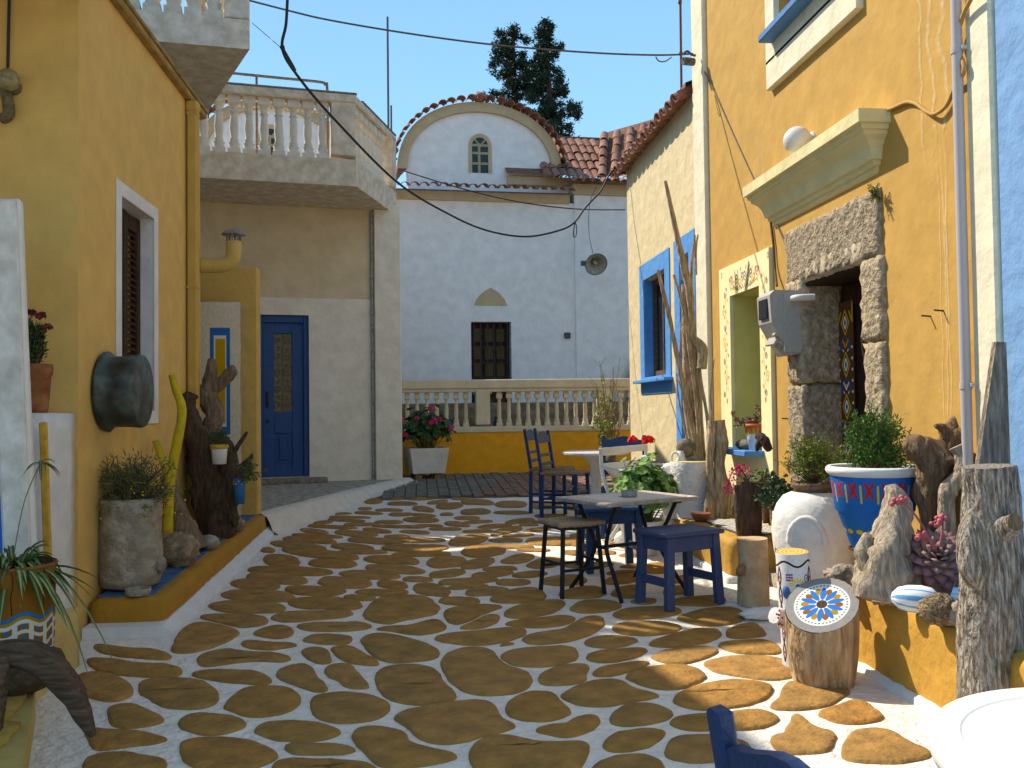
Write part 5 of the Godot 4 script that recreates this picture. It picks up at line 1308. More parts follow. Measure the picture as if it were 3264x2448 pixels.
	# globe lamp over the hood
	var gc := Vector3(2.544, 3.144, -5.83) - Vector3(2.65, 0, -4.05)
	var gs := S()
	ball(gs, gc, Vector3.ONE * 0.093, 24, 16)
	var lamp := put("globe_lamp", gs, mat(0.72, 0.70, 0.66, 0.25, "", 1.0, "", 0.0), h)
	var ls := S()
	tube(ls, [gc + Vector3(0.07, 0.0, 0), Vector3(0.0, gc.y, gc.z)], 0.045, 14)
	tube(ls, [Vector3(-0.012, gc.y, gc.z), Vector3(0.002, gc.y, gc.z)], 0.06, 14)
	put("bracket", ls, mat(0.66, 0.64, 0.60, 0.4, "", 1.0, "", 0.0), lamp)
	# grey rainwater pipe
	var dp := S()
	tube(dp, [Vector3(-0.045, 0.3, -0.05), Vector3(-0.045, 7.3, -0.05)], 0.025, 14)
	for yy in [1.42, 3.05, 5.0]:
		tube(dp, [Vector3(-0.045, yy, -0.05), Vector3(-0.045, yy + 0.035, -0.05)], 0.029, 14)
		box(dp, Vector3(-0.02, yy + 0.018, -0.02), Vector3(0.05, 0.02, 0.03), 0.003)
	put("downpipe", dp, mat(0.46, 0.43, 0.44, 0.4, "", 1.0, "", 0.0), h)
	# nails left in the plaster
	for p in [[2820, 955, 0], [2890, 920, 0]]: pass
	var nl := S()
	for p in [Vector3(2.65, 1.807, -4.462), Vector3(2.65, 1.823, -4.344), Vector3(2.65, 1.255, -6.328)]:
		var q: Vector3 = p - Vector3(2.65, 0, -4.05)
		tube(nl, [q + Vector3(0.02, 0.0, 0), q + Vector3(-0.05, 0.005, 0)], 0.005, 6)
	put("nail", nl, mat(0.09, 0.06, 0.04, 0.7, "", 1.0, "", 0.0), h)
	for q in [[-0.337, 3.9, 1.4, 0.34, 0], [-0.274, 2.75, 1.9, 0.12, 1], [-2.75, 3.6, 1.6, 0.3, 2]]:
		var sm := StandardMaterial3D.new()
		var im := Image.create(48, 192, false, Image.FORMAT_RGBA8)
		for y in 192:
			for x in 48:
				var k := 0.0
				for i in 3:
					var cx := 10.0 + i * 13 + 9.0 * nz.get_noise_2d(y * 0.35, i * 40.0 + q[4] * 90.0)
					k += clampf(1.0 - absf(x - cx) / (2.0 + 2.0 * i * (1.0 - y / 192.0)), 0, 1) * (0.45 + 0.5 * nz.get_noise_2d(y * 3.0, i * 70.0 + x * 2.0))
				im.set_pixel(x, y, Color(0.93, 0.85, 0.66, clampf(k * minf(1.0, minf(y, 191 - y) / 40.0) * (0.85 if q[4] < 2 else 0.3), 0, 0.8)))
		sm.albedo_texture = ImageTexture.create_from_image(im)
		sm.transparency = BaseMaterial3D.TRANSPARENCY_ALPHA
		sm.roughness = 0.9
		var ss := S()
		uvquad(ss, Vector3(-0.003, q[1], q[0] - q[3] * 0.5), Vector3(-0.003, q[1], q[0] + q[3] * 0.5), Vector3(-0.003, q[1] - q[2], q[0] + q[3] * 0.5), Vector3(-0.003, q[1] - q[2], q[0] - q[3] * 0.5))
		put("water_stain", ss, sm, h)
	# meter box
	var mb := thing("meter_box", "grey plastic electricity meter box beside the stone doorway", "meter box", Vector3(2.65, 0, -6.02))
	var ms := S()
	var mp := PackedVector2Array([Vector2(0.0, 1.72), Vector2(-0.10, 1.70), Vector2(-0.235, 1.93), Vector2(-0.245, 2.12), Vector2(-0.21, 2.155), Vector2(0.0, 2.15)])
	prism(ms, mp, -0.24, 0.0)
	box(ms, Vector3(-0.075, 1.93, 0.004), Vector3(0.15, 0.42, 0.012), 0.003)
	var grey := mat(0.44, 0.42, 0.39, 0.6, "paint", 3.0, "", 0.0)
	put("case", ms, grey, mb)
	var wd := S()
	box(wd, Vector3(-0.246, 2.03, -0.12), Vector3(0.012, 0.14, 0.15), 0.003)
	put("window", wd, gloss(0.02, 0.02, 0.025, 0.15), mb)
	var dm := S()
	var sn := Vector3(-0.23, -0.135, 0).normalized()
	box(dm, Vector3(-0.175, 1.82, -0.12), Vector3(0.02, 0.10, 0.16), 0.003, Basis(Vector3(0, 0, 1), -0.53))
	for i in 3: box(dm, Vector3(-0.13 - 0.03 * i, 1.745 + 0.05 * i, -0.05), Vector3(0.03, 0.02, 0.05), 0.003, Basis(Vector3(0, 0, 1), -0.53))
	put("hatch", dm, mat(0.42, 0.40, 0.37, 0.6, "paint", 3.0, "", 0.0), mb)
	var cd := S()
	tube(cd, curve([Vector3(-0.09, 2.09, 0.01), Vector3(-0.085, 2.09, 0.06), Vector3(-0.05, 2.09, 0.09), Vector3(0.03, 2.09, 0.1)], 5), 0.024, 10)
	put("conduit", cd, mat(0.62, 0.6, 0.57, 0.5, "", 1.0, "", 0.0), mb)
	# the blue house nearest the camera
	var bl := thing("blue_house", "bright blue plastered house at the right edge", "house", Vector3(2.645, 0, -3.885))
	var bb := S()
	box(bb, Vector3(2.0, 3.7, 1.25), Vector3(4.0, 7.6, 2.5), 0.02)
	put("wall", bb, mat(0.20, 0.38, 0.68, 0.85, "paint", 0.8, "n_lumpy", 0.6), bl)
	bb = S()
	box(bb, Vector3(2.0, 3.2, 6.0), Vector3(4.02, 6.6, 6.98), 0.02)  # cream wall out of view, placed to bounce warm light into the lane
	put("unseen_bounce_wall", bb, cream, bl)
	# the cream house further on
	var ch := thing("cream_house", "pale yellow house past the ochre one with bright blue window surrounds and a tiled eave", "house", Vector3(2.653, 0, -8.43))
	var a := -8.43
	var w1 := [1.144, 2.074, 1.706, 2.859, 0.16]
	var d2f := 0.572
	var w2 := [0.25, d2f, 0.32, 2.883, 0.16]
	var ew := 2.897
	var cw := S()
	wall(cw, Vector3.ZERO, U, N, ew, 4.5, [w1, w2], -0.1)
	face(cw, [Vector3(0, -0.1, -ew), Vector3(0, 4.5, -ew), Vector3(4, 4.5, -ew), Vector3(4, -0.1, -ew)], Vector3.FORWARD)
	face(cw, [Vector3(4, -0.1, 0), Vector3(4, 4.5, 0), Vector3(4, 4.5, -ew), Vector3(4, -0.1, -ew)], Vector3.RIGHT)
	put("wall", cw, mat(0.74, 0.62, 0.38, 0.88, "paint", 0.6, "n_plaster", 0.6), ch)
	var sky := mat(0.10, 0.33, 0.76, 0.7, "paint", 1.2)
	var f2 := S()
	frame(f2, Vector3.ZERO, U, N, w1, 0.20, 0.012)
	box(f2, Vector3(-0.045, w1[2] - 0.05, -(w1[0] + w1[1]) * 0.5), Vector3(0.11, 0.035, w1[1] - w1[0] + 0.5), 0.004)
	for q in [w1[0] + 0.003, w1[1] - 0.003]: box(f2, Vector3(0.08, (w1[2] + w1[3]) * 0.5, -q), Vector3(0.155, w1[3] - w1[2], 0.004))
	var wi := put("window", f2, sky, ch)
	var s2 := S()
	for q in [w1[0] + 0.03, (w1[0] + w1[1]) * 0.5, w1[1] - 0.03]: box(s2, Vector3(0.12, (w1[2] + w1[3]) * 0.5, -q), Vector3(0.05, w1[3] - w1[2], 0.05), 0.004)
	for q in [w1[2] + 0.04, w1[3] - 0.04]: box(s2, Vector3(0.121, q, -(w1[0] + w1[1]) * 0.5), Vector3(0.046, 0.06, w1[1] - w1[0] - 0.01), 0.003)
	put("sash", s2, mat(0.16, 0.13, 0.11, 0.6, "grime", 3.0), wi)
	var p2 := S()
	box(p2, Vector3(0.14, (w1[2] + w1[3]) * 0.5, -(w1[0] + w1[1]) * 0.5), Vector3(0.006, w1[3] - w1[2] - 0.02, w1[1] - w1[0] - 0.02))
	put("pane", p2, gloss(0.02, 0.022, 0.025, 0.12), wi)
	var f3 := S()
	frame(f3, Vector3.ZERO, U, N, [w2[0], w2[1], 0.32, w2[3]], 0.20, 0.012)
	box(f3, Vector3(0.08, 1.5, -w2[1] + 0.003), Vector3(0.155, 2.3, 0.004))
	var dd := put("door", f3, sky, ch)
	var l3 := S()
	box(l3, Vector3(0.12, (0.32 + w2[3]) * 0.5, -(w2[0] + w2[1]) * 0.5), Vector3(0.05, w2[3] - 0.32, w2[1] - w2[0] - 0.01), 0.005)
	for q in [0.8, 1.7]: box(l3, Vector3(0.09, q, -(w2[0] + w2[1]) * 0.5), Vector3(0.03, 0.7, w2[1] - w2[0] - 0.3), 0.012)
	put("door_leaf", l3, mat(0.03, 0.10, 0.32, 0.5, "paint", 2.0), dd)
	# tiled roof: boards under, then the rows of tiles at the eave
	tile_a = tile_mesh(0.36, 0.095)
	for c in [[0.50, 0.25, 0.18], [0.46, 0.22, 0.16], [0.54, 0.30, 0.23], [0.42, 0.20, 0.15]]: tile_mats.append(mat(c[0], c[1], c[2], 0.9, "grime", 1.6, "n_rough", 0.5))
	var rf := S()
	var slope := Vector3(0.93, 0.36, 0).normalized()
	face(rf, [Vector3(-0.10, 4.47, 0.05), Vector3(-0.10, 4.47, -ew - 0.1), Vector3(-0.10, 4.47, -ew - 0.1) + slope * 3.2, Vector3(-0.10, 4.47, 0.05) + slope * 3.2], Vector3(-0.3, 1, 0))
	face(rf, [Vector3(-0.10, 4.43, 0.05), Vector3(-0.10, 4.43, -ew - 0.1), Vector3(-0.10, 4.43, -ew - 0.1) + slope * 3.2, Vector3(-0.10, 4.43, 0.05) + slope * 3.2], Vector3(0.3, -1, 0))
	face(rf, [Vector3(-0.10, 4.43, 0.05), Vector3(-0.10, 4.47, 0.05), Vector3(-0.10, 4.47, -ew - 0.1), Vector3(-0.10, 4.43, -ew - 0.1)], Vector3.LEFT)
	face(rf, [Vector3(-0.10, 4.43, -ew - 0.1), Vector3(-0.10, 4.47, -ew - 0.1), Vector3(-0.10, 4.47, -ew - 0.1) + slope * 3.2, Vector3(-0.10, 4.43, -ew - 0.1) + slope * 3.2], Vector3.FORWARD)
	var roof := put("roof", rf, mat(0.30, 0.19, 0.13, 0.95, "grime", 1.5), ch)
	for i in 15:
		for j in 3:
			var p := Vector3(-0.17, 4.46, -0.1 - i * 0.205) + slope * (0.32 * j + 0.34)
			tile_at(roof, p, -slope, Vector3.FORWARD)
			tile_at(roof, p + Vector3(0.01, -0.005, -0.1), -slope, Vector3.FORWARD, true)

func church() -> void:
	var c := thing("church", "white church with round tiled gables and small arched windows at the end of the lane", "church", Vector3(0, 0, -17.6), 4.5)
	var white := mat(0.88, 0.83, 0.80, 0.9, "paint", 0.5, "n_plaster", 0.25)
	var beige := mat(0.58, 0.44, 0.26, 0.9, "paint", 0.6)
	var vt := 5.635
	var ur := 3.018
	var du0 := 0.984
	var du1 := 1.787
	var dv1 := 3.079
	var lw := S()
	wall(lw, Vector3(-8, 0, 0), Vector3.RIGHT, Vector3.BACK, 8.0 + 6.0, vt - 0.16, [[du0 + 8, du1 + 8, 1.2, dv1, 0.3]], -0.1)
	put("lower_wall", lw, white, c)
	var bd := S()
	box(bd, Vector3(-2.5, vt - 0.09, -0.15), Vector3(11.0, 0.18, 0.42), 0.01)
	put("cornice", bd, beige, c)
	var bk := S()
	box(bk, Vector3(-1.0, vt * 0.5, -1.7), Vector3(13.9, vt - 0.1, 2.6))
	put("nave_wall", bk, white, c)
	# eave row over the lower wall
	var er := S()
	box(er, Vector3(-2.5, vt + 0.01, -0.2), Vector3(11.0, 0.03, 0.5), 0.005)
	var eave := put("lower_eave", er, mat(0.28, 0.15, 0.11, 0.95, "grime", 1.5), c)
	for i in 22:
		tile_at(eave, Vector3(ur - 0.1 - i * 0.19, vt + 0.02, 0.12), Vector3(0, -0.25, 1), Vector3.RIGHT)
	# gables
	var base := vt + 0.02
	for g in 2:
		var uc := 1.258 if g == 0 else -2.821
		var top := 7.597
		var hb := 6.389 - 0.25
		if g == 1: top -= 0.12
		var hw := 1.72 if g == 0 else 1.5
		var arc := func(t: float, k: float) -> Vector2: return Vector2(uc - (hw - k) * cos(PI * t), hb + (top - hb - k) * pow(sin(PI * t), 0.88))
		var outer := PackedVector2Array()
		var inner := PackedVector2Array()
		var ring := S()
		var bar_roof := S()
		bar_roof.set_smooth_group(0)
		for i in 33:
			outer.append(arc.call(i / 32.0, 0.06))
			inner.append(arc.call(i / 32.0, 0.25))
		for i in 32:
			var q := [outer[i], outer[i + 1], inner[i + 1], inner[i]]
			var f := func(p: Vector2, z: float) -> Vector3: return Vector3(p.x, p.y, z)
			var mid := Vector3(q[0].x - uc, q[0].y - hb, 0)
			face(ring, [f.call(q[0], -0.27), f.call(q[1], -0.27), f.call(q[2], -0.27), f.call(q[3], -0.27)], Vector3.BACK)
			face(ring, [f.call(q[2], -0.27), f.call(q[3], -0.27), f.call(q[3], -0.36), f.call(q[2], -0.36)], -mid)
			face(bar_roof, [f.call(q[0], -0.26), f.call(q[1], -0.26), f.call(q[1], -4.0), f.call(q[0], -4.0)], mid)
		var gb := PackedVector2Array(inner)
		gb.append(Vector2(uc + hw - 0.27, base - 0.1))
		gb.append(Vector2(uc - hw + 0.27, base - 0.1))
		var gw := S()
		prism(gw, gb, -0.7, -0.352)
		var gab := put("gable", gw, white, c)
		put("arch_band", ring, beige, gab)
		var roof := put("barrel_roof", bar_roof, mat(0.34, 0.18, 0.13, 0.95, "grime", 1.5), c)
		for i in 25:
			var t0 := 0.04 + 0.92 * i / 24.0
			var pa: Vector2 = arc.call(t0, 0.05)
			var pb: Vector2 = arc.call(t0 + 0.01, 0.05)
			var tg := Vector3(pb.x - pa.x, pb.y - pa.y, 0).normalized()
			tile_at(roof, Vector3(pa.x, pa.y, -0.46), Vector3(0, 0, 1) + Vector3(-tg.y, tg.x, 0) * -0.12, tg)
		var kn := S()
		ball(kn, Vector3(uc, top + 0.04, -0.3), Vector3(0.13, 0.1, 0.2), 10, 7)
		put("ridge_cap", kn, tile_mats[0], roof)
		# arched window
		var wc := 1.255 if g == 0 else -2.838
		var wy := hb - 0.02
		var arch := func(r: float, hgt: float) -> PackedVector2Array:
			var p := PackedVector2Array([Vector2(wc - r, wy), Vector2(wc + r, wy)])
			for i in 11: p.append(Vector2(wc + r * cos(PI * i / 10.0), wy + hgt + r * 1.05 * sin(PI * i / 10.0)))
			return p
		var wr := S()
		var o := arch.call(0.235, 0.55) as PackedVector2Array
		var inn := arch.call(0.165, 0.55) as PackedVector2Array
		for i in range(1, o.size()):
			var j := (i + 1) % o.size()
			face(wr, [Vector3(o[i].x, o[i].y, -0.33), Vector3(o[j].x, o[j].y, -0.33), Vector3(inn[j].x, inn[j].y, -0.338), Vector3(inn[i].x, inn[i].y, -0.338)], Vector3.BACK)
			face(wr, [Vector3(o[i].x, o[i].y, -0.33), Vector3(o[j].x, o[j].y, -0.33), Vector3(o[j].x, o[j].y, -0.36), Vector3(o[i].x, o[i].y, -0.36)], Vector3(o[i].x - wc, o[i].y - wy - 0.4, 0))
		var win := put("arched_window", wr, beige, c)
		var pn := S()
		prism(pn, inn, -0.351, -0.349)
		put("pane", pn, gloss(0.03, 0.045, 0.05, 0.2), win)
		var mu := S()
		box(mu, Vector3(wc - 0.02, wy + 0.30, -0.343), Vector3(0.05, 0.6, 0.012), 0.002)
		for q in [0.19, 0.40, 0.56]: box(mu, Vector3(wc, wy + q, -0.344), Vector3(0.32, 0.05, 0.011), 0.002)
		for s in [-1.0, 1.0]: bar(mu, Vector3(wc, wy + 0.55, -0.343), Vector3(wc + s * 0.11, wy + 0.68, -0.343), 0.03, 0.01, 0.002)
		put("glazing_bar", mu, mat(0.42, 0.34, 0.20, 0.9, "paint"), win)
	# upper wall to the right of the gable with the valley roof
	var ve := 6.059
	var uw := S()
	box(uw, Vector3(3.4, (base + ve) * 0.5 - 0.05, -0.75), Vector3(3.6, ve - base + 0.1, 0.79))
	put("upper_wall", uw, white, c)
	var ub := S()
	box(ub, Vector3(3.45, ve - 0.08, -0.33), Vector3(3.3, 0.18, 0.12), 0.008)
	put("upper_cornice", ub, beige, c)
	var e0 := Vector3(2.657, ve + 0.03, -0.15)
	var e1 := Vector3(3.718, ve + 0.03, -0.15)
	var up := Vector3(0, 1.28, -1.6)
	var rs := S()
	face(rs, [e0 - Vector3(0.9, 0, 0), e1 + Vector3(0.2, 0, 0), e1 + up + Vector3(1.4, 0, 0), e0 + up - Vector3(0.9, 0, 0)], Vector3.UP)
	var r2a := e1 + Vector3(0.02, 0.0, 0.0)
	var r2b := e1 + up + Vector3(0.55, 0.12, 0)
	var r2c := r2b + Vector3(2.2, 0.5, 0.9)
	var r2d := r2a + Vector3(2.0, 0.0, 0.5)
	face(rs, [r2a, r2b, r2c, r2d], Vector3(-0.3, 1, 0.3))
	var vr := put("valley_roof", rs, mat(0.33, 0.17, 0.12, 0.95, "grime", 1.5), c)
	for i in 10:
		for j in 5:
			var k := j / 5.0
			var x := lerpf(e0.x - 0.25, e1.x + 0.02, i / 8.0)
			if x > e1.x + 0.62 * k: continue
			if x < e0.x - 0.25 * k - 0.1 : continue
			tile_at(vr, Vector3(x, e0.y, e0.z) + up * (k + 0.03), -up, Vector3.RIGHT)
	for i in 8:
		for j in 6:
			var p0 := r2a.lerp(r2d, i / 8.0)
			var p1 := r2b.lerp(r2c, i / 8.0)
			tile_at(vr, p0.lerp(p1, j / 6.0 + 0.04), p0 - p1, r2d - r2a)
	for i in 9: tile_at(vr, e0 + up * 1.02 + Vector3(-0.7 + i * 0.33, 0.02, 0), Vector3.RIGHT, Vector3.BACK)
	for i in 5: tile_at(vr, r2a.lerp(r2b, i / 5.0 + 0.05) + Vector3(0, 0.06, 0), r2a - r2b, Vector3.RIGHT)
	# buttress on the right with its own little eave
	var bt := 5.885
	var bu0 := 3.095
	var bu1 := bu0 + 1.5
	var bx := S()
	box(bx, Vector3((bu0 + bu1) * 0.5, bt * 0.5 - 0.12, -0.14), Vector3(bu1 - bu0, bt - 0.24, 0.34), 0.01)
	var but := put("buttress", bx, white, c)
	var b2 := S()
	box(b2, Vector3((bu0 + bu1) * 0.5, bt - 0.13, -0.12), Vector3(bu1 - bu0 + 0.05, 0.22, 0.38), 0.008)
	put("buttress_band", b2, beige, but)
	for i in 8: tile_at(but, Vector3(bu0 + i * 0.19, bt + 0.0, 0.08), Vector3(0, -0.35, 1), Vector3.RIGHT)
	# niche panel and barred window
	var on := PackedVector2Array()
	var oc := Vector3(1.381, 3.4, 0.012)
	for i in 13:
		var t := i / 12.0
		var x := -0.335 + 0.67 * t
		on.append(Vector2(oc.x + x, oc.y + 0.335 * pow(1.0 - pow(absf(x) / 0.335, 1.6), 0.75) * (1.0 if absf(x) > 0.02 else 1.05)))
	var os := S()
	prism(os, on, 0.003, 0.012)
	put("painted_arch", os, beige, c)
	var sh := S()
	box(sh, Vector3((du0 + du1) * 0.5, (1.2 + dv1) * 0.5, -0.27), Vector3(du1 - du0, dv1 - 1.2, 0.04))
	var wd := put("barred_window", sh, wood(0.09, 0.045, 0.03, 1, 4.0), c)
	var pn2 := S()
	for i in 3:
		for j in 5: box(pn2, Vector3(du0 + 0.16 + i * (du1 - du0 - 0.2) / 2.6, 1.35 + j * (dv1 - 1.35) / 5.0 + 0.1, -0.246), Vector3(0.16, 0.26, 0.01))
	put("pane", pn2, gloss(0.10, 0.065, 0.015, 0.3), wd)
	var ir := S()
	for i in 6: bar(ir, Vector3(du0 + (i + 0.5) * (du1 - du0) / 6.0, 1.2, -0.08), Vector3(du0 + (i + 0.5) * (du1 - du0) / 6.0, dv1 - 0.01, -0.08), 0.022, 0.022, 0.0)
	for j in 6: bar(ir, Vector3(du0, 1.35 + j * (dv1 - 1.35) / 6.0 + 0.06, -0.062), Vector3(du1, 1.35 + j * (dv1 - 1.35) / 6.0 + 0.06, -0.062), 0.022, 0.012, 0.0)
	put("iron_bars", ir, mat(0.03, 0.032, 0.04, 0.6, "", 1.0, "", 0.0), wd)
	# side arch glimpsed at the right
	var sa := S()
	var ac := Vector3(4.283, 1.732, 0.02)
	var ap := PackedVector2Array([Vector2(ac.x + 0.7, 0.3), Vector2(ac.x - 0.22, 0.3)])
	for i in 9: ap.append(Vector2(ac.x + 0.24 - 0.46 * cos(PI * i / 16.0), ac.y - 0.25 + 0.95 * sin(PI * i / 16.0)))
	ap.append(Vector2(ac.x + 0.7, ac.y + 0.7))
	prism(sa, ap, 0.2, 0.225)
	put("side_door", sa, mat(0.22, 0.19, 0.15, 0.9, "grime", 1.0), c)
	var jb := S()
	var jc := Vector3(2.921, 2.809, 0.03)
	box(jb, jc, Vector3(0.12, 0.12, 0.07), 0.012)
	put("junction_box", jb, mat(0.08, 0.08, 0.09, 0.6, "", 1.0, "", 0.0), c)
	# low wall in front of the church seen through the balusters
	var lo := thing("low_wall", "low brownish wall glimpsed through the far balusters", "wall", Vector3(1.5, 0, -16.2))
	var ls := S()
	box(ls, Vector3(0, 0.72, 0), Vector3(14, 1.5, 0.25), 0.02)
	put("wall_body", ls, mat(0.34, 0.26, 0.17, 0.95, "grime", 0.8), lo)

func far_wall() -> void:
	var w := thing("balustrade", "cream balustrade on a mustard yellow base closing the lane", "balustrade", Vector3(0, 0, -13.75))
	var cream := mat(0.74, 0.63, 0.44, 0.88, "plaster", 0.6)
	var y0 := 1.06
	var y1 := 1.80
	var b := S()
	box(b, Vector3(1.6, 0.56, -0.11), Vector3(5.2, 0.92, 0.22), 0.012)
	put("base", b, mat(0.88, 0.40, 0.02, 0.88, "paint", 0.8), w)
	var r := S()
	box(r, Vector3(1.6, y0 - 0.015, -0.11), Vector3(5.2, 0.09, 0.27), 0.012)
	box(r, Vector3(1.6, y1 - 0.06, -0.11), Vector3(5.2, 0.14, 0.26), 0.014)
	box(r, Vector3(1.6, y1 - 0.15, -0.11), Vector3(5.2, 0.06, 0.20), 0.006)
	put("rail", r, cream, w)
	var p0 := [0.827, 1.042]
	var p1 := [2.72, 2.945]
	for p in [p0, p1]:
		var q := S()
		box(q, Vector3((p[0] + p[1]) * 0.5, (y0 + y1) * 0.5 - 0.04, -0.11), Vector3(p[1] - p[0], y1 - y0 - 0.2, 0.23), 0.008)
		put("post", q, cream, w)
	var bh := 0.50
	var bal := baluster_mesh(bh, 0.045)
	var pitch := 0.149
	var sp := S()
	var g := 0.034
	var pl := PackedVector2Array([Vector2(0, 0.13), Vector2(0, 0.0), Vector2(g, 0.0), Vector2(g + 0.006, 0.04), Vector2(pitch * 0.36, 0.085), Vector2(pitch * 0.5, 0.105), Vector2(pitch * 0.64, 0.085), Vector2(pitch - g - 0.006, 0.04), Vector2(pitch - g, 0.0), Vector2(pitch, 0.0), Vector2(pitch, 0.13)])
	prism(sp, pl, -0.03, 0.03)
	var spm := mesh_of(sp)
	for run in [[p0[0], -1.0, 9], [p0[1], 1.0, 12], [p1[1], 1.0, 8]]:
		for i in run[2]:
			var x: float = run[0] + run[1] * pitch * (i + 0.5)
			if run[1] > 0 and run[0] < p1[0] and x > p1[0] - 0.03: continue
			piece("baluster", bal, cream, w, Transform3D(Basis(), Vector3(x + run[1] * pitch * 0.5, y0 + 0.03, -0.11)))
			piece("arch_head", spm, cream, w, Transform3D(Basis(), Vector3(x - pitch * 0.5, y0 + 0.03 + bh - 0.0, -0.11)))

func far_things() -> void:
	# horn speaker on the church
	var hp := Vector3(3.333, 4.102, -16.9)
	var hs := thing("horn_loudspeaker", "grey horn loudspeaker mounted on the white church wall", "loudspeaker", hp, 0.0)
	var st := S()
	lathe(st, [Vector2(0.0, -0.30), Vector2(0.07, -0.30), Vector2(0.085, -0.27), Vector2(0.085, -0.2), Vector2(0.07, -0.17), Vector2(0.075, -0.13), Vector2(0.10, -0.06), Vector2(0.15, 0.0), Vector2(0.205, 0.03), Vector2(0.215, 0.03), Vector2(0.205, 0.022), Vector2(0.15, -0.01), Vector2(0.09, -0.07), Vector2(0.05, -0.14)], 24)
	var hb := Basis(Vector3(1, 0, 0), deg_to_rad(68)) 
	var horn := put("horn", st, mat(0.44, 0.43, 0.38, 0.5, "grime", 3.0, "", 0.0), hs)
	var hd := Vector3(0.12, -0.5, 0.86).normalized()
	var hx := Vector3.RIGHT.cross(hd).cross(hd).normalized()
	horn.basis = Basis(hx, hd, hx.cross(hd))
	var rm := S()
	tube(rm, _circle(0.212, 28, 0.03), 0.011, 6)
	put("rim", rm, mat(0.14, 0.16, 0.17, 0.5, "", 1.0, "", 0.0), horn)
	var cn := S()
	lathe(cn, [Vector2(0.0, 0.0), Vector2(0.02, 0.0), Vector2(0.035, -0.05), Vector2(0.045, -0.15)], 12)
	put("phase_plug", cn, mat(0.42, 0.38, 0.28, 0.5, "", 1.0, "", 0.0), horn)
	var br := S()
	tube(br, [Vector3(-0.03, 0.13, -0.22), Vector3(-0.12, 0.10, -0.55)], 0.025, 8)
	box(br, Vector3(-0.12, 0.10, -0.56), Vector3(0.14, 0.10, 0.03), 0.005)
	put("bracket", br, mat(0.12, 0.14, 0.16, 0.6, "", 1.0, "", 0.0), hs)
	# antenna rods behind the balcony
	var an := S()
	tube(an, [Vector3(0, -2.2, 0), Vector3(0, 0.9, 0)], 0.018, 6)
	var ao: Node3D = tag(put("antenna_mast", an, mat(0.10, 0.11, 0.13, 0.5, "", 1.0, "", 0.0)), "tall thin dark mast rising behind the balcony corner", "mast")
	ao.position = Vector3(-0.49, 6.839, -14.6)
	var an2 := S()
	tube(an2, [Vector3(0, -1.6, 0), Vector3(0, 0.13, 0)], 0.016, 6)
	var ao2: Node3D = tag(put("antenna_mast", an2, mat(0.10, 0.11, 0.13, 0.5, "", 1.0, "", 0.0)), "short thin mast stub right beside the tall mast", "mast")
	ao2.position = Vector3(-0.45, 6.225, -14.8)
	# reddish pole by the cream house
	var pk := S()
	tube(pk, [Vector3(0, -1.0, 0), Vector3(0.02, 3.2, 0)], 0.014, 6)
	for i in 5: tube(pk, [Vector3(0.005, -0.2 + i * 0.55, 0), Vector3(0.005, -0.17 + i * 0.55, 0)], 0.022, 6)
	var po: Node3D = tag(put("roof_pole", pk, mat(0.30, 0.14, 0.11, 0.7, "grime", 3.0)), "thin rusty red pole rising from the cream house roof", "pole")
	po.position = Vector3(2.754, 4.715, -9.2)
	# conifers beyond the church
	for t in 2:
		var tx := [Vector3(2.975, 9.544, -27.0), Vector3(3.916, 9.259, -26.0)]
		var o := thing("conifer", ["dark conifer with a blunt crown, left of the pair behind the church", "dark conifer with a pointed crown and long boughs, right of the church pair"][t], "tree", Vector3(tx[t].x, 0, tx[t].z), 0.0, "conifers behind the church")
		var top: float = [13.02, 12.715][t]
		var tk := S()
		tube(tk, curve([Vector3(0, 0, 0), Vector3(0.1, top * 0.4, 0.05), Vector3(-0.05, top * 0.75, 0), Vector3([-0.1, -0.2][t], top, 0)], 6), ramp([0.32, 0.22, 0.12, 0.02], 19), 9, 0.1, 2.0)
		var trunk := put("trunk", tk, wood(0.09, 0.07, 0.05, 1, 3.0), o)
		var lm := S()
		var cr := S()
		for i in 74:
			var f := i / 74.0
			var y: float = lerpf(top - 0.1, top - 4.6, pow(f, 0.95))
			var depth := (top - y)
			var a := rng.randf() * TAU
			var reach: float = (0.16 + 0.30 * depth if t == 1 else 0.34 + 0.34 * minf(depth, 1.3) + 0.05 * depth) * rng.randf_range(0.45, 1.2)
			if t == 0 and cos(a) < 0 and depth > 1.3: reach *= 1.3
			var b := Vector3([-0.1, -0.2][t] * clampf(1.0 - depth / 4.0, 0, 1), y, 0)
			var e := b + Vector3(cos(a) * reach, -0.02 - 0.14 * reach + rng.randf_range(-0.05, 0.12), sin(a) * reach)
			tube(lm, [b, b.lerp(e, 0.5) + Vector3(0, 0.03, 0), e], [0.03, 0.02, 0.008], 5)
			for k in int(8 + 15 * reach):
				var q := b.lerp(e, pow(rng.randf(), 0.6)) + rdir() * 0.09
				for n in 20:
					tint(cr, Color(0.030, 0.050, 0.028), 0.45)
					leaf(cr, q + rdir() * 0.12 * rng.randf(), (rdir() + Vector3(cos(a), 0.25, sin(a)) * 0.6).normalized(), rdir(), rng.randf_range(0.07, 0.13), 0.035)
		put("limb", lm, wood(0.08, 0.06, 0.045, 1, 3.0), trunk)
		put("crown", cr, leafmat(0.03, 0.05, 0.02), o)
	# white planter with geraniums before the balustrade
	var g0 := Vector3(0.061, 0.358, -13.274)
	g0.z = -13.1
	g0.x = 0.055
	g0.y = gy(-13.1)
	var tub := thing("planter_tub", "square white planter tub on feet before the mustard wall", "planter", g0, 12.0)
	var ts := S()
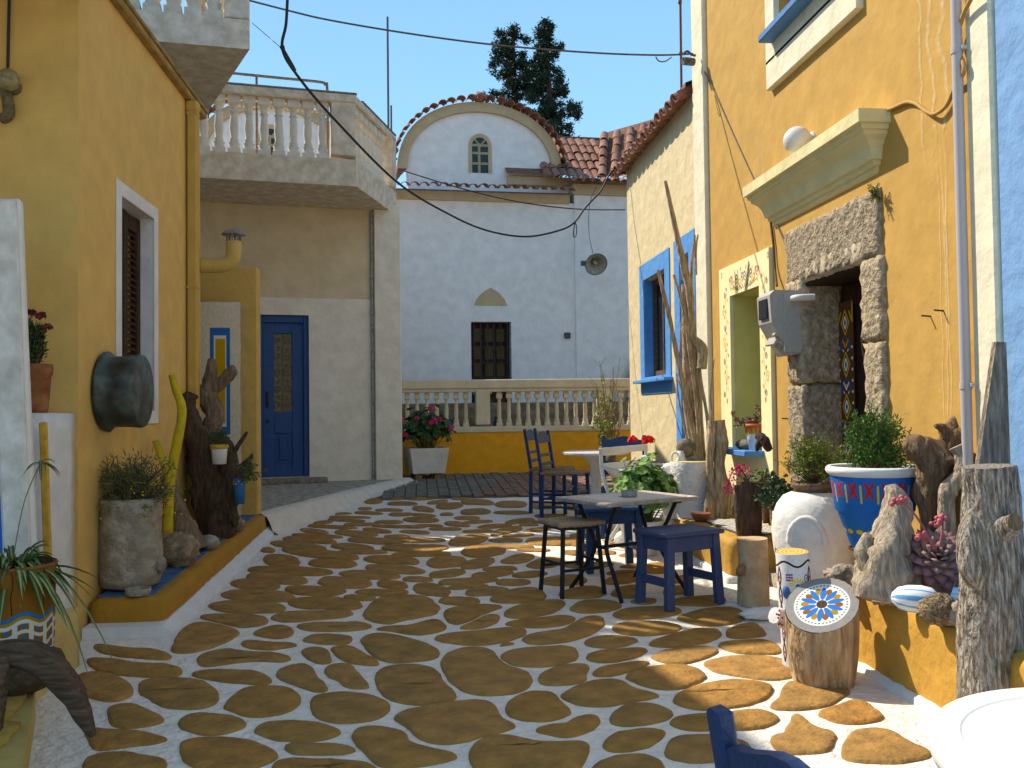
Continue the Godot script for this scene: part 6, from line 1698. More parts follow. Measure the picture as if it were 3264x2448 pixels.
	var prof := PackedVector2Array([Vector2(-0.23, 0.10), Vector2(0.23, 0.10), Vector2(0.28, 0.46), Vector2(0.25, 0.46), Vector2(0.24, 0.43), Vector2(-0.24, 0.43), Vector2(-0.25, 0.46), Vector2(-0.28, 0.46)])
	for s in 4:
		var bq := Basis(Vector3.UP, s * PI * 0.5)
		face(ts, [bq * Vector3(-0.23, 0.1, 0.23), bq * Vector3(0.23, 0.1, 0.23), bq * Vector3(0.28, 0.46, 0.28), bq * Vector3(-0.28, 0.46, 0.28)], bq * Vector3.BACK)
		face(ts, [bq * Vector3(-0.28, 0.46, 0.28), bq * Vector3(0.28, 0.46, 0.28), bq * Vector3(0.25, 0.46, 0.25), bq * Vector3(-0.25, 0.46, 0.25)], Vector3.UP)
		face(ts, [bq * Vector3(-0.25, 0.46, 0.25), bq * Vector3(0.25, 0.46, 0.25), bq * Vector3(0.25, 0.40, 0.25), bq * Vector3(-0.25, 0.40, 0.25)], bq * Vector3.FORWARD)
	face(ts, [Vector3(-0.23, 0.1, 0.23), Vector3(0.23, 0.1, 0.23), Vector3(0.23, 0.1, -0.23), Vector3(-0.23, 0.1, -0.23)], Vector3.DOWN)
	put("tub", ts, mat(0.72, 0.69, 0.64, 0.9, "plaster"), tub)
	for q in [[-0.14, 0.12], [0.14, 0.12], [-0.14, -0.12], [0.14, -0.12]]:
		var fs := S()
		box(fs, Vector3(q[0], 0.05, q[1]), Vector3(0.1, 0.1, 0.1), 0.008)
		put("foot", fs, mat(0.40, 0.27, 0.12, 0.9, "grime", 1.5), tub)
	var so := S()
	box(so, Vector3(0, 0.41, 0), Vector3(0.48, 0.02, 0.48))
	put("soil", so, mat(0.06, 0.04, 0.03, 1.0, "grime", 3.0), tub)
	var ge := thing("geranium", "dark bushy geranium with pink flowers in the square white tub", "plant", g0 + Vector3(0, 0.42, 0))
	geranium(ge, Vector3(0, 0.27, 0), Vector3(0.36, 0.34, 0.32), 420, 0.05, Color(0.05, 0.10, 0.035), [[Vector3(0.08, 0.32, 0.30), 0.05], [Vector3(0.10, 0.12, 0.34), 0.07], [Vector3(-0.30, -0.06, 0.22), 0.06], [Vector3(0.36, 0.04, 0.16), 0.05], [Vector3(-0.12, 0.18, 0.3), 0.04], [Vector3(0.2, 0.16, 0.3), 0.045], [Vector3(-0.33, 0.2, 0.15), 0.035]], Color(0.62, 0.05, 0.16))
	# sparse shrub in the far corner
	var sc := Vector3(2.743, 0.822, -12.9)
	var ss := thing("corner_shrub", "sparse twiggy shrub with yellowing leaves in the far right corner", "plant", Vector3(sc.x, gy(-12.9), sc.z))
	var tw := S()
	var lv := S()
	for i in 20:
		var a := rng.randf() * TAU
		var hgt := rng.randf_range(0.9, 1.75)
		var e := Vector3(cos(a) * 0.30 * rng.randf() + (0.08 if i % 2 else -0.14), hgt, sin(a) * 0.22)
		var m := e * 0.5 + Vector3(rng.randf_range(-0.06, 0.06), 0, 0)
		tube(tw, curve([Vector3(0.03 * cos(a), 0, 0.03 * sin(a)), m, e], 4), ramp([0.010, 0.006, 0.003], 9), 5)
		for b in 5:
			var q := m.lerp(e, rng.randf())
			tube(tw, [q, q + Vector3(rng.randf_range(-0.12, 0.12), rng.randf_range(0.05, 0.2), rng.randf_range(-0.1, 0.1))], [0.004, 0.002], 4)
		if i % 2 == 0:
			for k in 34:
				var q := (Vector3.ZERO.lerp(e, rng.randf_range(0.3, 0.8))) + rdir() * 0.09
				tint(lv, Color(0.22, 0.26, 0.05), 0.4)
				leaf(lv, q, (rdir() + Vector3.DOWN * 0.4).normalized(), rdir(), rng.randf_range(0.06, 0.11), 0.035)
	put("stem", tw, mat(0.24, 0.15, 0.08, 0.9, "", 1.0, "", 0.0), ss)
	put("foliage", lv, leafmat(0.2, 0.25, 0.04), ss)

func _circle(r: float, n: int, y: float) -> Array:
	var out := []
	for i in n + 1: out.append(Vector3(cos(TAU * i / n) * r, y, sin(TAU * i / n) * r))
	return out

func geranium(o: Node3D, c: Vector3, r: Vector3, n: int, size: float, col: Color, heads: Array, fc: Color) -> void:
	var wd := S()
	var lv := S()
	for i in n:
		var d := rdir()
		if d.y < -0.35: d.y *= -0.6
		var p := c + d * r * (0.55 + 0.5 * rng.randf()) * (1.0 + 0.25 * nz.get_noise_3d(d.x * 40.0, d.y * 40.0, d.z * 40.0))
		tint(lv, col, 0.4)
		round_leaf(lv, p, (d + Vector3.UP * 0.5 + rdir() * 0.7).normalized(), size * rng.randf_range(0.6, 1.15))
		if i % 6 == 0: tube(wd, [Vector3(0, 0, 0) + d * Vector3(0.08, 0, 0.08), p * 0.6 + Vector3(0, 0.02, 0), p], [0.006, 0.004, 0.002], 4)
	put("stem", wd, mat(0.12, 0.13, 0.05, 0.8, "", 1.0, "", 0.0), o)
	put("foliage", lv, leafmat(col.r, col.g * 1.2, col.b), o)
	for h in heads:
		var b := S()
		blossom(b, c + h[0], h[1], 34, fc)
		put("flower_head", b, leafmat(fc.r, fc.g, fc.b), o)

func ringed(bg: Color, cols: Array, n: int) -> Image:
	var im := canvas(192, 192, bg, 0.06)
	for i in n:
		var c: Color = cols[i % cols.size()]
		var r := 84.0 - i * 84.0 / n
		var pts := []
		for k in 41: pts.append(Vector2(96, 96) + Vector2(cos(TAU * k / 40), sin(TAU * k / 40)) * r * (1.0 + 0.03 * sin(k * 0.9 + i)))
		stroke(im, pts, 2.6, c)
	return im

func disc_top(st: SurfaceTool, c: Vector3, u: Vector3, v: Vector3) -> void:  # a textured disc, u to the right and v up
	var n := u.cross(v)
	for i in 28:
		var a := TAU * i / 28
		var b := TAU * (i + 1) / 28
		var q := [Vector2.ZERO, Vector2(cos(b), sin(b)), Vector2(cos(a), sin(a))]
		for p in q:
			st.set_uv(Vector2(0.5 + p.x * 0.5, 0.5 - p.y * 0.5))
			st.add_vertex(c + u * p.x + v * p.y)

func flower_disc() -> Image:
	var im := canvas(320, 320, Color(0.55, 0.54, 0.53), 0.10)
	dot(im, 160, 160, 122, 122, Color(0.92, 0.91, 0.89))
	for i in 44:
		var a := TAU * i / 44
		var p := Vector2(160, 160) + Vector2(cos(a), sin(a)) * 110
		for s in [-1.0, 1.0]: stroke(im, [p - Vector2(4, 4 * s), p + Vector2(4, 4 * s)], 1.4, Color(0.12, 0.12, 0.13))
	for i in 10:
		var a := TAU * i / 10 + 0.3
		var d := Vector2(cos(a), sin(a))
		dot(im, 160 + d.x * 62, 160 + d.y * 62, 32, 17, Color(0.66, 0.52, 0.12) if i % 2 else Color(0.55, 0.36, 0.13), a)
	for i in 10:
		var a := TAU * (i + 0.5) / 10 + 0.3
		var d := Vector2(cos(a), sin(a))
		dot(im, 160 + d.x * 62, 160 + d.y * 62, 38, 12, Color(0.16, 0.46, 0.80), a)
		stroke(im, [Vector2(160, 160) + d.rotated(0.3) * 30, Vector2(160, 160) + d.rotated(0.3) * 58], 1.8, Color(0.95, 0.95, 0.93))
	dot(im, 160, 160, 24, 24, Color(0.25, 0.18, 0.12))
	for i in 30:
		var a := i * 2.4
		dot(im, 160 + cos(a) * sqrt(i) * 3.8, 160 + sin(a) * sqrt(i) * 3.8, 1.8, 1.8, Color(0.55, 0.45, 0.35))
	return im

func folk_log() -> Image:
	var im := canvas(384, 512, Color(0.84, 0.83, 0.82), 0.07)
	var dk := Color(0.20, 0.12, 0.10)
	var red := Color(0.78, 0.20, 0.12)
	var blue := Color(0.18, 0.40, 0.72)
	var yel := Color(0.88, 0.74, 0.18)
	var wave := []
	for i in 60: wave.append(Vector2(i * 6.6, 44 + 12 * sin(i * 0.42)))
	stroke(im, wave, 4.5, dk)
	for rep in 3:
		var ox := 64.0 + rep * 128.0
		for s in [-1.0, 1.0]:
			var v := []
			for i in 50: v.append(Vector2(ox - 46 + s * 8 * sin(i * 0.32), 60 + i * 8.6))
			stroke(im, v, 3.5, dk)
		for i in 6: dot(im, ox - 46, 105 + i * 84, 4, 8, red)
		for i in 9: dot(im, ox - 12 + (i % 3) * 9, 90 + (i / 3) * 12, 5, 5, red if i % 2 else blue)
		for i in 9:
			var a := PI + i * PI / 8.0
			dot(im, ox + 26 + cos(a) * 24, 138 + sin(a) * 24, 12, 3.5, yel, a)
		dot(im, ox + 26, 138, 8, 8, blue)
		var st := []
		for i in 24: st.append(Vector2(ox + 28 + 8 * sin(i * 0.28), 146 + i * 3.6))
		stroke(im, st, 6, red)
		stroke(im, [Vector2(ox + 10, 216), Vector2(ox + 30, 240), Vector2(ox + 52, 212)], 4, blue)
		for q in [[0, 170], [54, 300], [4, 330], [30, 380], [52, 420], [-8, 440]]: dot(im, ox + q[0], q[1], 4.5, 4.5, red)
		dot(im, ox + 62, 110, 10, 20, blue)
		dot(im, ox + 62, 110, 6, 14, Color(0.88, 0.87, 0.86))
		dot(im, ox + 62, 110, 3, 7, red)
		curl(im, Vector2(ox - 8, 470), 20, 0.0, 1.3, 4.0, dk)
	return im

func pot_band() -> Image:
	var im := canvas(1024, 256, Color(0.12, 0.42, 0.74), 0.05)
	for i in 16:
		var x := 32.0 + i * 64
		stroke(im, [Vector2(x - 13, 20), Vector2(x + 13, 52)], 5.5, Color(0.76, 0.17, 0.10))
		stroke(im, [Vector2(x + 13, 20), Vector2(x - 13, 52)], 5.5, Color(0.76, 0.17, 0.10))
		stroke(im, [Vector2(x + 32, 26), Vector2(x + 33, 66)], 4.5, Color(0.84, 0.72, 0.12))
		dot(im, x, 150, 22, 7, Color(0.84, 0.70, 0.10))
	return im

func leaf_blade(st: SurfaceTool, p: Vector3, dir: Vector3, l: float, w: float, droop: float, col: Color, edge: Color) -> void:  # a long arching striped blade
	var n := 7
	var side := dir.cross(Vector3.UP).normalized()
	var prev := []
	for i in n + 1:
		var t := float(i) / n
		var q := p + dir * l * t + Vector3.DOWN * droop * t * t
		var ww := w * (0.55 + 0.9 * t) * (1.0 - pow(t, 3.0)) + 0.0005
		var row := [q - side * ww + Vector3.UP * ww * 0.5, q - side * ww * 0.35, q + side * ww * 0.35, q + side * ww + Vector3.UP * ww * 0.5]
		if i > 0:
			for k in 3:
				st.set_color(edge if k == 1 else col)
				quad(st, prev[k], row[k], row[k + 1], prev[k + 1])
		prev = row

func sprig(o: Node3D, base: Vector3, c: Vector3, r: Vector3, stems: int, per: int, l: float, w: float, col: Color, droop := 0.0) -> void:
	var lv := S()
	var wd := S()
	shrub(lv, wd, base, c, r, stems, per, l, w, col, droop)
	put("stem", wd, mat(0.14, 0.10, 0.06, 0.9, "", 1.0, "", 0.0), o)
	put("foliage", lv, leafmat(col.r, col.g, col.b), o)

func rock(called: String, label: String, at: Vector3, r: Vector3, amp: float, m: Material, turn := 0.0, sd := 0.0, group := "") -> Node3D:
	var st := S()
	ball(st, Vector3(0, r.y * 0.86, 0), r, 22, 14, amp, 2.2, sd)
	var o: Node3D = put(called, st, m)
	tag(o, label, "rock", group)
	o.position = at
	o.rotation_degrees.y = turn
	return o

func drift(called: String, label: String, at: Vector3, runs: Array, m: Material, sides := 14, amp := 0.22, ridge := 0.55, cat := "driftwood") -> Node3D:
	var o := thing(called, label, cat, at)
	var i := 0
	for r in runs:
		var st := S()
		var c := curve(r[0], 7)
		tube(st, c, ramp(r[1], c.size()), sides, amp, 0.55, i * 13.0 + at.x * 10.0, ridge)
		put("trunk" if i == 0 else "branch", st, m, o)
		i += 1
	return o

func right_planters() -> void:
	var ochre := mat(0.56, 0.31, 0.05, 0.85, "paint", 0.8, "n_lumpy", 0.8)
	var white := mat(0.80, 0.80, 0.79, 0.9, "paint", 1.0, "n_plaster", 0.5)
	var blue := mat(0.08, 0.22, 0.52, 0.75, "grime", 1.2)
	var terra := mat(0.36, 0.16, 0.09, 0.9, "grime", 2.0)
	# ------------------------------------------------------------ near planter
	var np := thing("near_planter", "low mustard planter wall with a blue painted top beside the blue house", "planter", Vector3(2.06, 0, -3.4))
	var st := S()
	roughbox(st, Vector3(0.295, 0.24, -0.03), Vector3(0.58, 0.46, 1.92), 0.05, 0.012, 7.0, 2.0, Basis(), 0.03)
	put("body", st, ochre, np)
	st = S()
	box(st, Vector3(0.345, 0.472, -0.03), Vector3(0.44, 0.012, 1.84), 0.003)
	put("painted_top", st, blue, np)
	st = S()
	roughbox(st, Vector3(0.28, 0.07, -0.03), Vector3(0.62, 0.13, 1.96), 0.06, 0.012, 9.0, 5.0, Basis(), 0.03)
	put("whitewashed_foot", st, white, np)
	# ------------------------------------------------------------ far bench with the mosaic top
	var fb := thing("mosaic_bench", "rounded mustard bench block with a white mosaic top below the niche", "bench", Vector3(2.06, 0, -6.66))
	st = S()
	roughbox(st, Vector3(0.295, 0.24, 0.0), Vector3(0.58, 0.42, 1.42), 0.05, 0.014, 8.0, 9.0, Basis(), 0.06)
	put("body", st, mat(0.50, 0.28, 0.05, 0.7, "paint", 0.8, "n_lumpy", 0.8), fb)
	st = S()
	roughbox(st, Vector3(0.28, 0.14, 0.0), Vector3(0.62, 0.14, 1.46), 0.06, 0.012, 9.0, 7.0, Basis(), 0.03)
	put("whitewashed_foot", st, white, fb)
	st = S()
	box(st, Vector3(0.32, 0.455, 0.10), Vector3(0.36, 0.012, 0.80), 0.003)
	put("mortar", st, mat(0.09, 0.09, 0.11, 0.9, "grime", 2.0), fb)
	st = S()
	var hexa := PackedVector2Array()
	for k in 6: hexa.append(Vector2(cos(TAU * k / 6), sin(TAU * k / 6)) * 0.031)
	prism(st, hexa, 0.0, 0.008, Transform3D(Basis(Vector3.RIGHT, Vector3.FORWARD, Vector3.UP), Vector3.ZERO))
	var hm := mesh_of(st)
	for i in 7:
		for j in 14:
			piece("tile", hm, mat(0.74, 0.73, 0.70, 0.6, "grime", 2.0), fb, Transform3D(Basis(Vector3.UP, 0.0), Vector3(0.17 + i * 0.0505, 0.458, -0.26 + j * 0.0585 + (0.029 if i % 2 else 0.0) - 0.0)))
	# ------------------------------------------------------------ big white jar
	var jp := Vector3(2.372, gy(-5.3), -5.3)
	var jar := thing("white_jar", "big bulging whitewashed clay jar with a raised loop and a brown rim", "jar", jp)
	st = S()
	lathe(st, [Vector2(0.0, 0.0), Vector2(0.12, 0.0), Vector2(0.16, 0.08), Vector2(0.21, 0.20), Vector2(0.243, 0.33), Vector2(0.256, 0.45), Vector2(0.246, 0.54), Vector2(0.22, 0.61), Vector2(0.18, 0.66), Vector2(0.13, 0.685)], 36, Transform3D(), 0.006, 12.0)
	put("body", st, mat(0.82, 0.80, 0.76, 0.85, "paint", 1.5, "n_plaster", 0.8), jar)
	st = S()
	lathe(st, [Vector2(0.128, 0.675), Vector2(0.118, 0.70), Vector2(0.136, 0.715), Vector2(0.140, 0.73), Vector2(0.128, 0.742), Vector2(0.105, 0.738), Vector2(0.10, 0.70), Vector2(0.0, 0.69)], 30, Transform3D(), 0.003, 14.0)
	put("rim", st, mat(0.30, 0.20, 0.13, 0.9, "stone", 2.0, "n_rough", 0.8), jar)
	st = S()
	var arc := []
	for i in 15:
		var a := PI * i / 14.0
		var th := PI * 0.5 + 0.62 + cos(a) * 0.42
		var yy := 0.40 + sin(a) * 0.15
		var rr := 0.252 if yy < 0.5 else 0.252 - (yy - 0.5) * 0.32
		arc.append(Vector3(cos(th) * rr, yy, sin(th) * rr))
	tube(st, arc, 0.017, 8, 0.15, 2.0)
	put("loop_handle", st, mat(0.82, 0.80, 0.76, 0.85, "paint", 1.5, "n_plaster", 0.8), jar)
	var jb := thing("fleshy_shrub", "yellowish green small leaved shrub spilling over the mouth of the white jar", "plant", jp + Vector3(0, 0.72, 0), 0.0, "small leaved shrubs by the door")
	sprig(jb, Vector3(0, 0, 0), Vector3(0.0, 0.17, 0.02), Vector3(0.22, 0.17, 0.2), 110, 26, 0.024, 0.009, Color(0.17, 0.22, 0.035))
	# ------------------------------------------------------------ blue pot on its iron stand
	var bp := Vector3(2.37, 0.478, -4.56)
	var stand := thing("iron_stand", "rusty iron stand under the blue pot", "stand", bp)
	st = S()
	for k in 3:
		var a := TAU * k / 3 + 0.5
		tube(st, [Vector3(cos(a) * 0.15, 0.0, sin(a) * 0.15), Vector3(cos(a) * 0.13, 0.12, sin(a) * 0.13)], 0.007, 6)
	for y in [0.115]: tube(st, _circle(0.13, 20, y), 0.007, 6)
	put("frame", st, mat(0.12, 0.05, 0.03, 0.9, "stone", 4.0, "", 0.0), stand)
	var pot := thing("blue_pot", "large blue plant pot with a white rim, red crosses and yellow dashes", "pot", bp + Vector3(0, 0.122, 0))
	st = S()
	lathe(st, [Vector2(0.0, 0.0), Vector2(0.115, 0.0), Vector2(0.122, 0.01), Vector2(0.185, 0.185), Vector2(0.198, 0.20), Vector2(0.222, 0.385)], 36)
	put("body", st, imat(pot_band(), 0.65), pot)
	st = S()
	lathe(st, [Vector2(0.222, 0.38), Vector2(0.236, 0.392), Vector2(0.243, 0.405), Vector2(0.240, 0.42), Vector2(0.228, 0.43), Vector2(0.215, 0.425), Vector2(0.208, 0.40), Vector2(0.19, 0.34), Vector2(0.0, 0.335)], 36)
	put("rim", st, white, pot)
	st = S()
	ball(st, Vector3(0, 0.33, 0), Vector3(0.19, 0.03, 0.19), 20, 8, 0.15, 3.0)
	put("soil", st, mat(0.07, 0.05, 0.035, 1.0, "grime", 4.0), pot)
	var pb := thing("fleshy_shrub", "bright green upright shrub growing in the large blue pot", "plant", bp + Vector3(0, 0.122 + 0.34, 0), 0.0, "small leaved shrubs by the door")
	sprig(pb, Vector3(-0.02, 0, 0), Vector3(0.01, 0.24, 0.0), Vector3(0.17, 0.19, 0.16), 110, 36, 0.026, 0.009, Color(0.085, 0.18, 0.03))
	sprig(pb, Vector3(-0.02, 0, 0), Vector3(0.06, 0.13, 0.02), Vector3(0.23, 0.12, 0.18), 55, 30, 0.026, 0.009, Color(0.085, 0.18, 0.03))
	# ------------------------------------------------------------ logs on the ground
	var tl := thing("tan_log", "pale tan log with a nose-like stub, between the bench and the white jar", "log", Vector3(2.0, gy(-5.36), -5.36))
	st = S()
	tube(st, [Vector3(0, 0, 0), Vector3(0, 0.12, 0), Vector3(0.005, 0.26, 0), Vector3(0, 0.40, 0)], [0.098, 0.094, 0.090, 0.092], 22, 0.05, 0.3)
	put("trunk", st, mat(0.66, 0.47, 0.28, 0.75, "stain", 1.6, "n_plaster", 0.4), tl)
	st = S()
	tube(st, curve([Vector3(-0.07, 0.24, 0.04), Vector3(-0.10, 0.215, 0.06), Vector3(-0.115, 0.195, 0.07)], 4), ramp([0.02, 0.028, 0.018], 9), 10, 0.2, 1.0, 0.0, 0.0, true)
	put("stub", st, mat(0.42, 0.27, 0.15, 0.8, "grime", 2.0), tl)
	var plp := Vector3(1.781, 0.113, -4.177)
	var pl := thing("painted_log", "slim white log painted with flowers and a dark wavy line, standing before the jar", "log", plp)
	st = S()
	lathe(st, [Vector2(0.082, 0.0), Vector2(0.080, 0.02), Vector2(0.078, 0.18), Vector2(0.079, 0.36), Vector2(0.077, 0.53), Vector2(0.074, 0.54)], 26, Transform3D(Basis(Vector3(0, 0, 1), 0.05) * Basis(Vector3.UP, 0.96), Vector3.ZERO), 0.003, 10.0)
	put("trunk", st, imat(folk_log(), 0.8), pl)
	st = S()
	var pu := Basis(Vector3(0, 0, 1), 0.05)
	disc_top(st, pu * Vector3(0, 0.542, 0), pu * Vector3(0.075, 0, 0), pu * Vector3(0, 0.006, -0.075))
	put("ringed_top", st, imat(ringed(Color(0.86, 0.70, 0.40), [Color(0.82, 0.36, 0.08), Color(0.90, 0.80, 0.45)], 7), 0.8), pl)
	st = S()
	tube(st, curve([Vector3(-0.05, 0.21, 0.03), Vector3(-0.10, 0.24, 0.05), Vector3(-0.15, 0.26, 0.07)], 3), ramp([0.05, 0.045, 0.038], 7), 10, 0.1)
	put("stub", st, mat(0.76, 0.74, 0.72, 0.85, "paint", 2.0), pl)
	st = S()
	for i in 22:
		var t := rng.randf()
		var c := Vector3(-0.05, 0.21, 0.03).lerp(Vector3(-0.15, 0.26, 0.07), t)
		ball(st, c + Vector3(rng.randf_range(-0.03, 0.01), rng.randf_range(-0.03, 0.03), 0.042 - 0.004 * t), Vector3(0.0055, 0.0055, 0.003), 7, 4)
	put("red_dot", st, gloss(0.50, 0.05, 0.03, 0.6), pl)
	st = S()
	ball(st, Vector3(-0.075, 0.36, 0.045), Vector3(0.022, 0.034, 0.02), 10, 7)
	put("knot", st, gloss(0.05, 0.14, 0.40, 0.6), pl)
	var dlp := Vector3(1.767, 0.105, -3.898)
	dlp = dlp + Vector3(0.025, 0, -0.05)
	var dl := thing("cut_log", "thick pale log with a slanted grey face painted with a blue and ochre flower", "log", dlp, -14.0)
	st = S()
	st.set_smooth_group(0)
	var tn := Vector3(-0.20, 0.84, 0.50).normalized()
	var rows := 9
	var topy := func(p: Vector3) -> float: return 0.345 - (tn.x * p.x + tn.z * p.z) / tn.y
	var seg := 34
	for i in rows:
		for k in seg:
			var q := []
			for e in [[i, k], [i, k + 1], [i + 1, k + 1], [i + 1, k]]:
				var a: float = TAU * (e[1] % seg) / seg
				var f := float(e[0]) / rows
				var r := 0.160 * (1.0 - 0.16 * pow(1.0 - f, 3.0)) * (1.0 + 0.03 * nz.get_noise_3d(cos(a) * 20.0, f * 14.0, sin(a) * 20.0))
				var p := Vector3(cos(a) * r, 0, sin(a) * r * 0.92)
				p.y = (topy.call(p)) * f
				q.append(p)
			quad(st, q[0], q[1], q[2], q[3])
	put("trunk", st, wood(0.70, 0.50, 0.29, 1, 3.0), dl)
	st = S()
	var dn := 28
	var ring := []
	for k in dn:
		var a := TAU * k / dn
		var p := Vector3(cos(a) * 0.159, 0, sin(a) * 0.159 * 0.92)
		p.y = topy.call(p) + 0.001
		ring.append([p, Vector2(0.5 + 0.5 * cos(a), 0.5 + 0.5 * sin(a))])
	for k in dn:
		for e in [[Vector3(0, topy.call(Vector3.ZERO) + 0.002, 0), Vector2(0.5, 0.5)], ring[(k + 1) % dn], ring[k]]:
			st.set_uv(e[1])
			st.add_vertex(e[0])
	put("painted_face", st, imat(flower_disc(), 0.85), dl)
	# ------------------------------------------------------------ weathered post and what lies on the near planter
	var v7 := Vector3(7.0, 0.9, 7.0)
	var grey := mat(0.66, 0.60, 0.52, 0.9, "old_grain", v7, "n_grain", 2.2)
	var pale := wood(0.62, 0.53, 0.41, 1, 6.0)
	var dark := wood(0.30, 0.20, 0.12, 1, 7.0)
	var lg := drift("weathered_post", "tall grey weathered tree trunk at the right edge, cracked and knotty", Vector3(2.065, gy(-3.15), -3.13), [
		[[Vector3(0.0, 0, 0.02), Vector3(-0.015, 0.3, 0), Vector3(0.0, 0.6, 0.01), Vector3(0.01, 0.85, 0), Vector3(0.0, 1.035, 0)], [0.135, 0.115, 0.112, 0.105, 0.098]],
		[[Vector3(-0.05, 0.60, 0.03), Vector3(-0.10, 0.68, 0.05), Vector3(-0.09, 0.80, 0.03), Vector3(-0.04, 0.9, 0.0)], [0.04, 0.05, 0.045, 0.02]],
		[[Vector3(0.0, 0.80, 0.06), Vector3(0.0, 0.83, 0.115), Vector3(0.0, 0.845, 0.145)], [0.05, 0.042, 0.034]]], grey, 40, 0.09, 0.38)
	var dt := S()
	tube(dt, [Vector3(0.0, 0.845, 0.14), Vector3(0.0, 0.848, 0.15)], 0.03, 12, 0.15)
	put("knot", dt, dark, lg)
	drift("pale_driftwood", "large pale grey lump of driftwood rising to a peak beside the blue pot", Vector3(2.079, 0.48, -3.898), [
		[[Vector3(-0.06, -0.01, 0.02), Vector3(-0.02, 0.11, 0), Vector3(0.05, 0.26, -0.03), Vector3(0.075, 0.42, -0.06), Vector3(0.07, 0.50, -0.08)], [0.10, 0.125, 0.10, 0.06, 0.03]],
		[[Vector3(0.02, 0.0, -0.02), Vector3(-0.06, 0.14, -0.02), Vector3(-0.09, 0.22, -0.03), Vector3(-0.06, 0.28, -0.05)], [0.09, 0.07, 0.045, 0.02]],
		[[Vector3(0.06, 0.0, 0.0), Vector3(0.11, 0.12, 0.0), Vector3(0.10, 0.25, -0.03)], [0.07, 0.06, 0.03]]], pale, 22, 0.38, 0.45)
	drift("knobby_branch", "pale knobby upright branch bent like an elbow against the mustard wall", Vector3(2.529, 0.48, -4.15), [
		[[Vector3(0, 0, 0), Vector3(0.0, 0.20, 0), Vector3(-0.01, 0.40, 0), Vector3(0.0, 0.46, 0.01), Vector3(0.06, 0.53, 0.02), Vector3(0.07, 0.62, 0.01), Vector3(0.055, 0.665, 0.0)], [0.05, 0.042, 0.04, 0.046, 0.036, 0.034, 0.04]]], pale, 16, 0.25, 0.2)
	drift("dark_root", "dark brown gnarled root spreading against the wall above the pale branch", Vector3(2.507, 0.942, -4.28), [
		[[Vector3(0.02, -0.45, -0.02), Vector3(0.02, -0.2, -0.01), Vector3(0.01, 0.03, 0.0), Vector3(0.03, 0.13, 0.0), Vector3(-0.06, 0.20, 0.0), Vector3(-0.08, 0.25, 0.01)], [0.05, 0.06, 0.09, 0.11, 0.08, 0.03]],
		[[Vector3(0.0, 0.10, 0), Vector3(0.10, 0.17, 0.0), Vector3(0.15, 0.26, 0.0), Vector3(0.22, 0.31, 0.0), Vector3(0.235, 0.24, 0.0)], [0.08, 0.075, 0.07, 0.06, 0.05]],
		[[Vector3(0.12, 0.22, 0), Vector3(0.08, 0.285, 0.01), Vector3(0.03, 0.30, 0.02)], [0.045, 0.03, 0.008]]], dark, 18, 0.45, 0.5)
	var sm := mat(0.46, 0.40, 0.32, 0.95, "stone", 1.5, "n_rough", 0.8)
	rock("angular_rock", "pale angular rock at the far corner of the near planter", Vector3(2.027, 0.478, -4.22), Vector3(0.10, 0.052, 0.07), 0.35, sm, 20.0, 3.0)
	rock("sponge_rock", "rough pitted brown rock like a sponge on the planter edge", Vector3(2.049, 0.478, -3.44), Vector3(0.082, 0.062, 0.07), 0.22, mat(0.42, 0.31, 0.19, 0.95, "stone", 4.0, "n_rough", 2.2), 0.0, 8.0)
	rock("smooth_rock", "smooth grey rock squeezed between the sponge rock and the weathered post", Vector3(2.095, 0.478, -3.394), Vector3(0.05, 0.05, 0.06), 0.2, sm, 0.0, 12.0)
	var si := canvas(128, 128, Color(0.93, 0.93, 0.93), 0.03)
	for i in 4: stroke(si, [Vector2(50 + i * 14, 0), Vector2(46 + i * 14, 127)], [3.0, 2.0, 4.0, 1.6][i], Color(0.42, 0.66, 0.88))
	for i in 18: dot(si, 8 + (i * 29) % 30, (i * 37) % 128, 4, 5.5, [Color(0.75, 0.15, 0.12), Color(0.8, 0.66, 0.3), Color(0.15, 0.13, 0.13)][i % 3], i)
	st = S()
	lathe(st, [Vector2(0, -0.10), Vector2(0.03, -0.092), Vector2(0.05, -0.07), Vector2(0.058, -0.03), Vector2(0.056, 0.02), Vector2(0.045, 0.06), Vector2(0.02, 0.085), Vector2(0, 0.09)], 20)
	var ps: Node3D = tag(put("painted_stone", st, imat(si, 0.6)), "white oval stone painted with pale blue stripes on the planter edge", "painted stone")
	ps.basis = Basis(Vector3.UP, -0.5) * Basis(Vector3(0, 0, 1), PI * 0.5) * Basis(Vector3(0, 1, 0), 1.2)
	ps.position = Vector3(2.051, 0.478, -3.631) + Vector3(0, 0.055, 0)
	var wi := canvas(96, 64, Color(0.90, 0.88, 0.84), 0.04)
	for i in 12: stroke(wi, [Vector2(8 + (i * 31) % 84, 6 + (i * 17) % 50), Vector2(20 + (i * 31) % 84, 8 + (i * 17) % 50)], 3.5, [Color(0.72, 0.18, 0.14), Color(0.25, 0.14, 0.12), Color(0.86, 0.68, 0.3)][i % 3])
	st = S()
	var wv := [Vector3(-0.07, 0.045, 0), Vector3(0.05, 0.05, -0.01), Vector3(0.07, 0.012, 0.02), Vector3(-0.03, 0.004, 0.03)]
	uvquad(st, wv[0], wv[1], wv[2], wv[3])
	for q in [[0, 1], [1, 2], [2, 3], [3, 0]]: face(st, [wv[q[0]], wv[q[1]], wv[q[1]] + Vector3(0, -0.004 if q[1] > 1 else -0.045, -0.04), wv[q[0]] + Vector3(0, -0.004 if q[0] > 1 else -0.045, -0.04)], Vector3(0, -1, 0.1))
	var wg: Node3D = tag(put("painted_shard", st, imat(wi, 0.7)), "little white shard painted with red and brown strokes left of the striped stone", "shard")
	wg.position = Vector3(2.049, 0.478, -3.815)
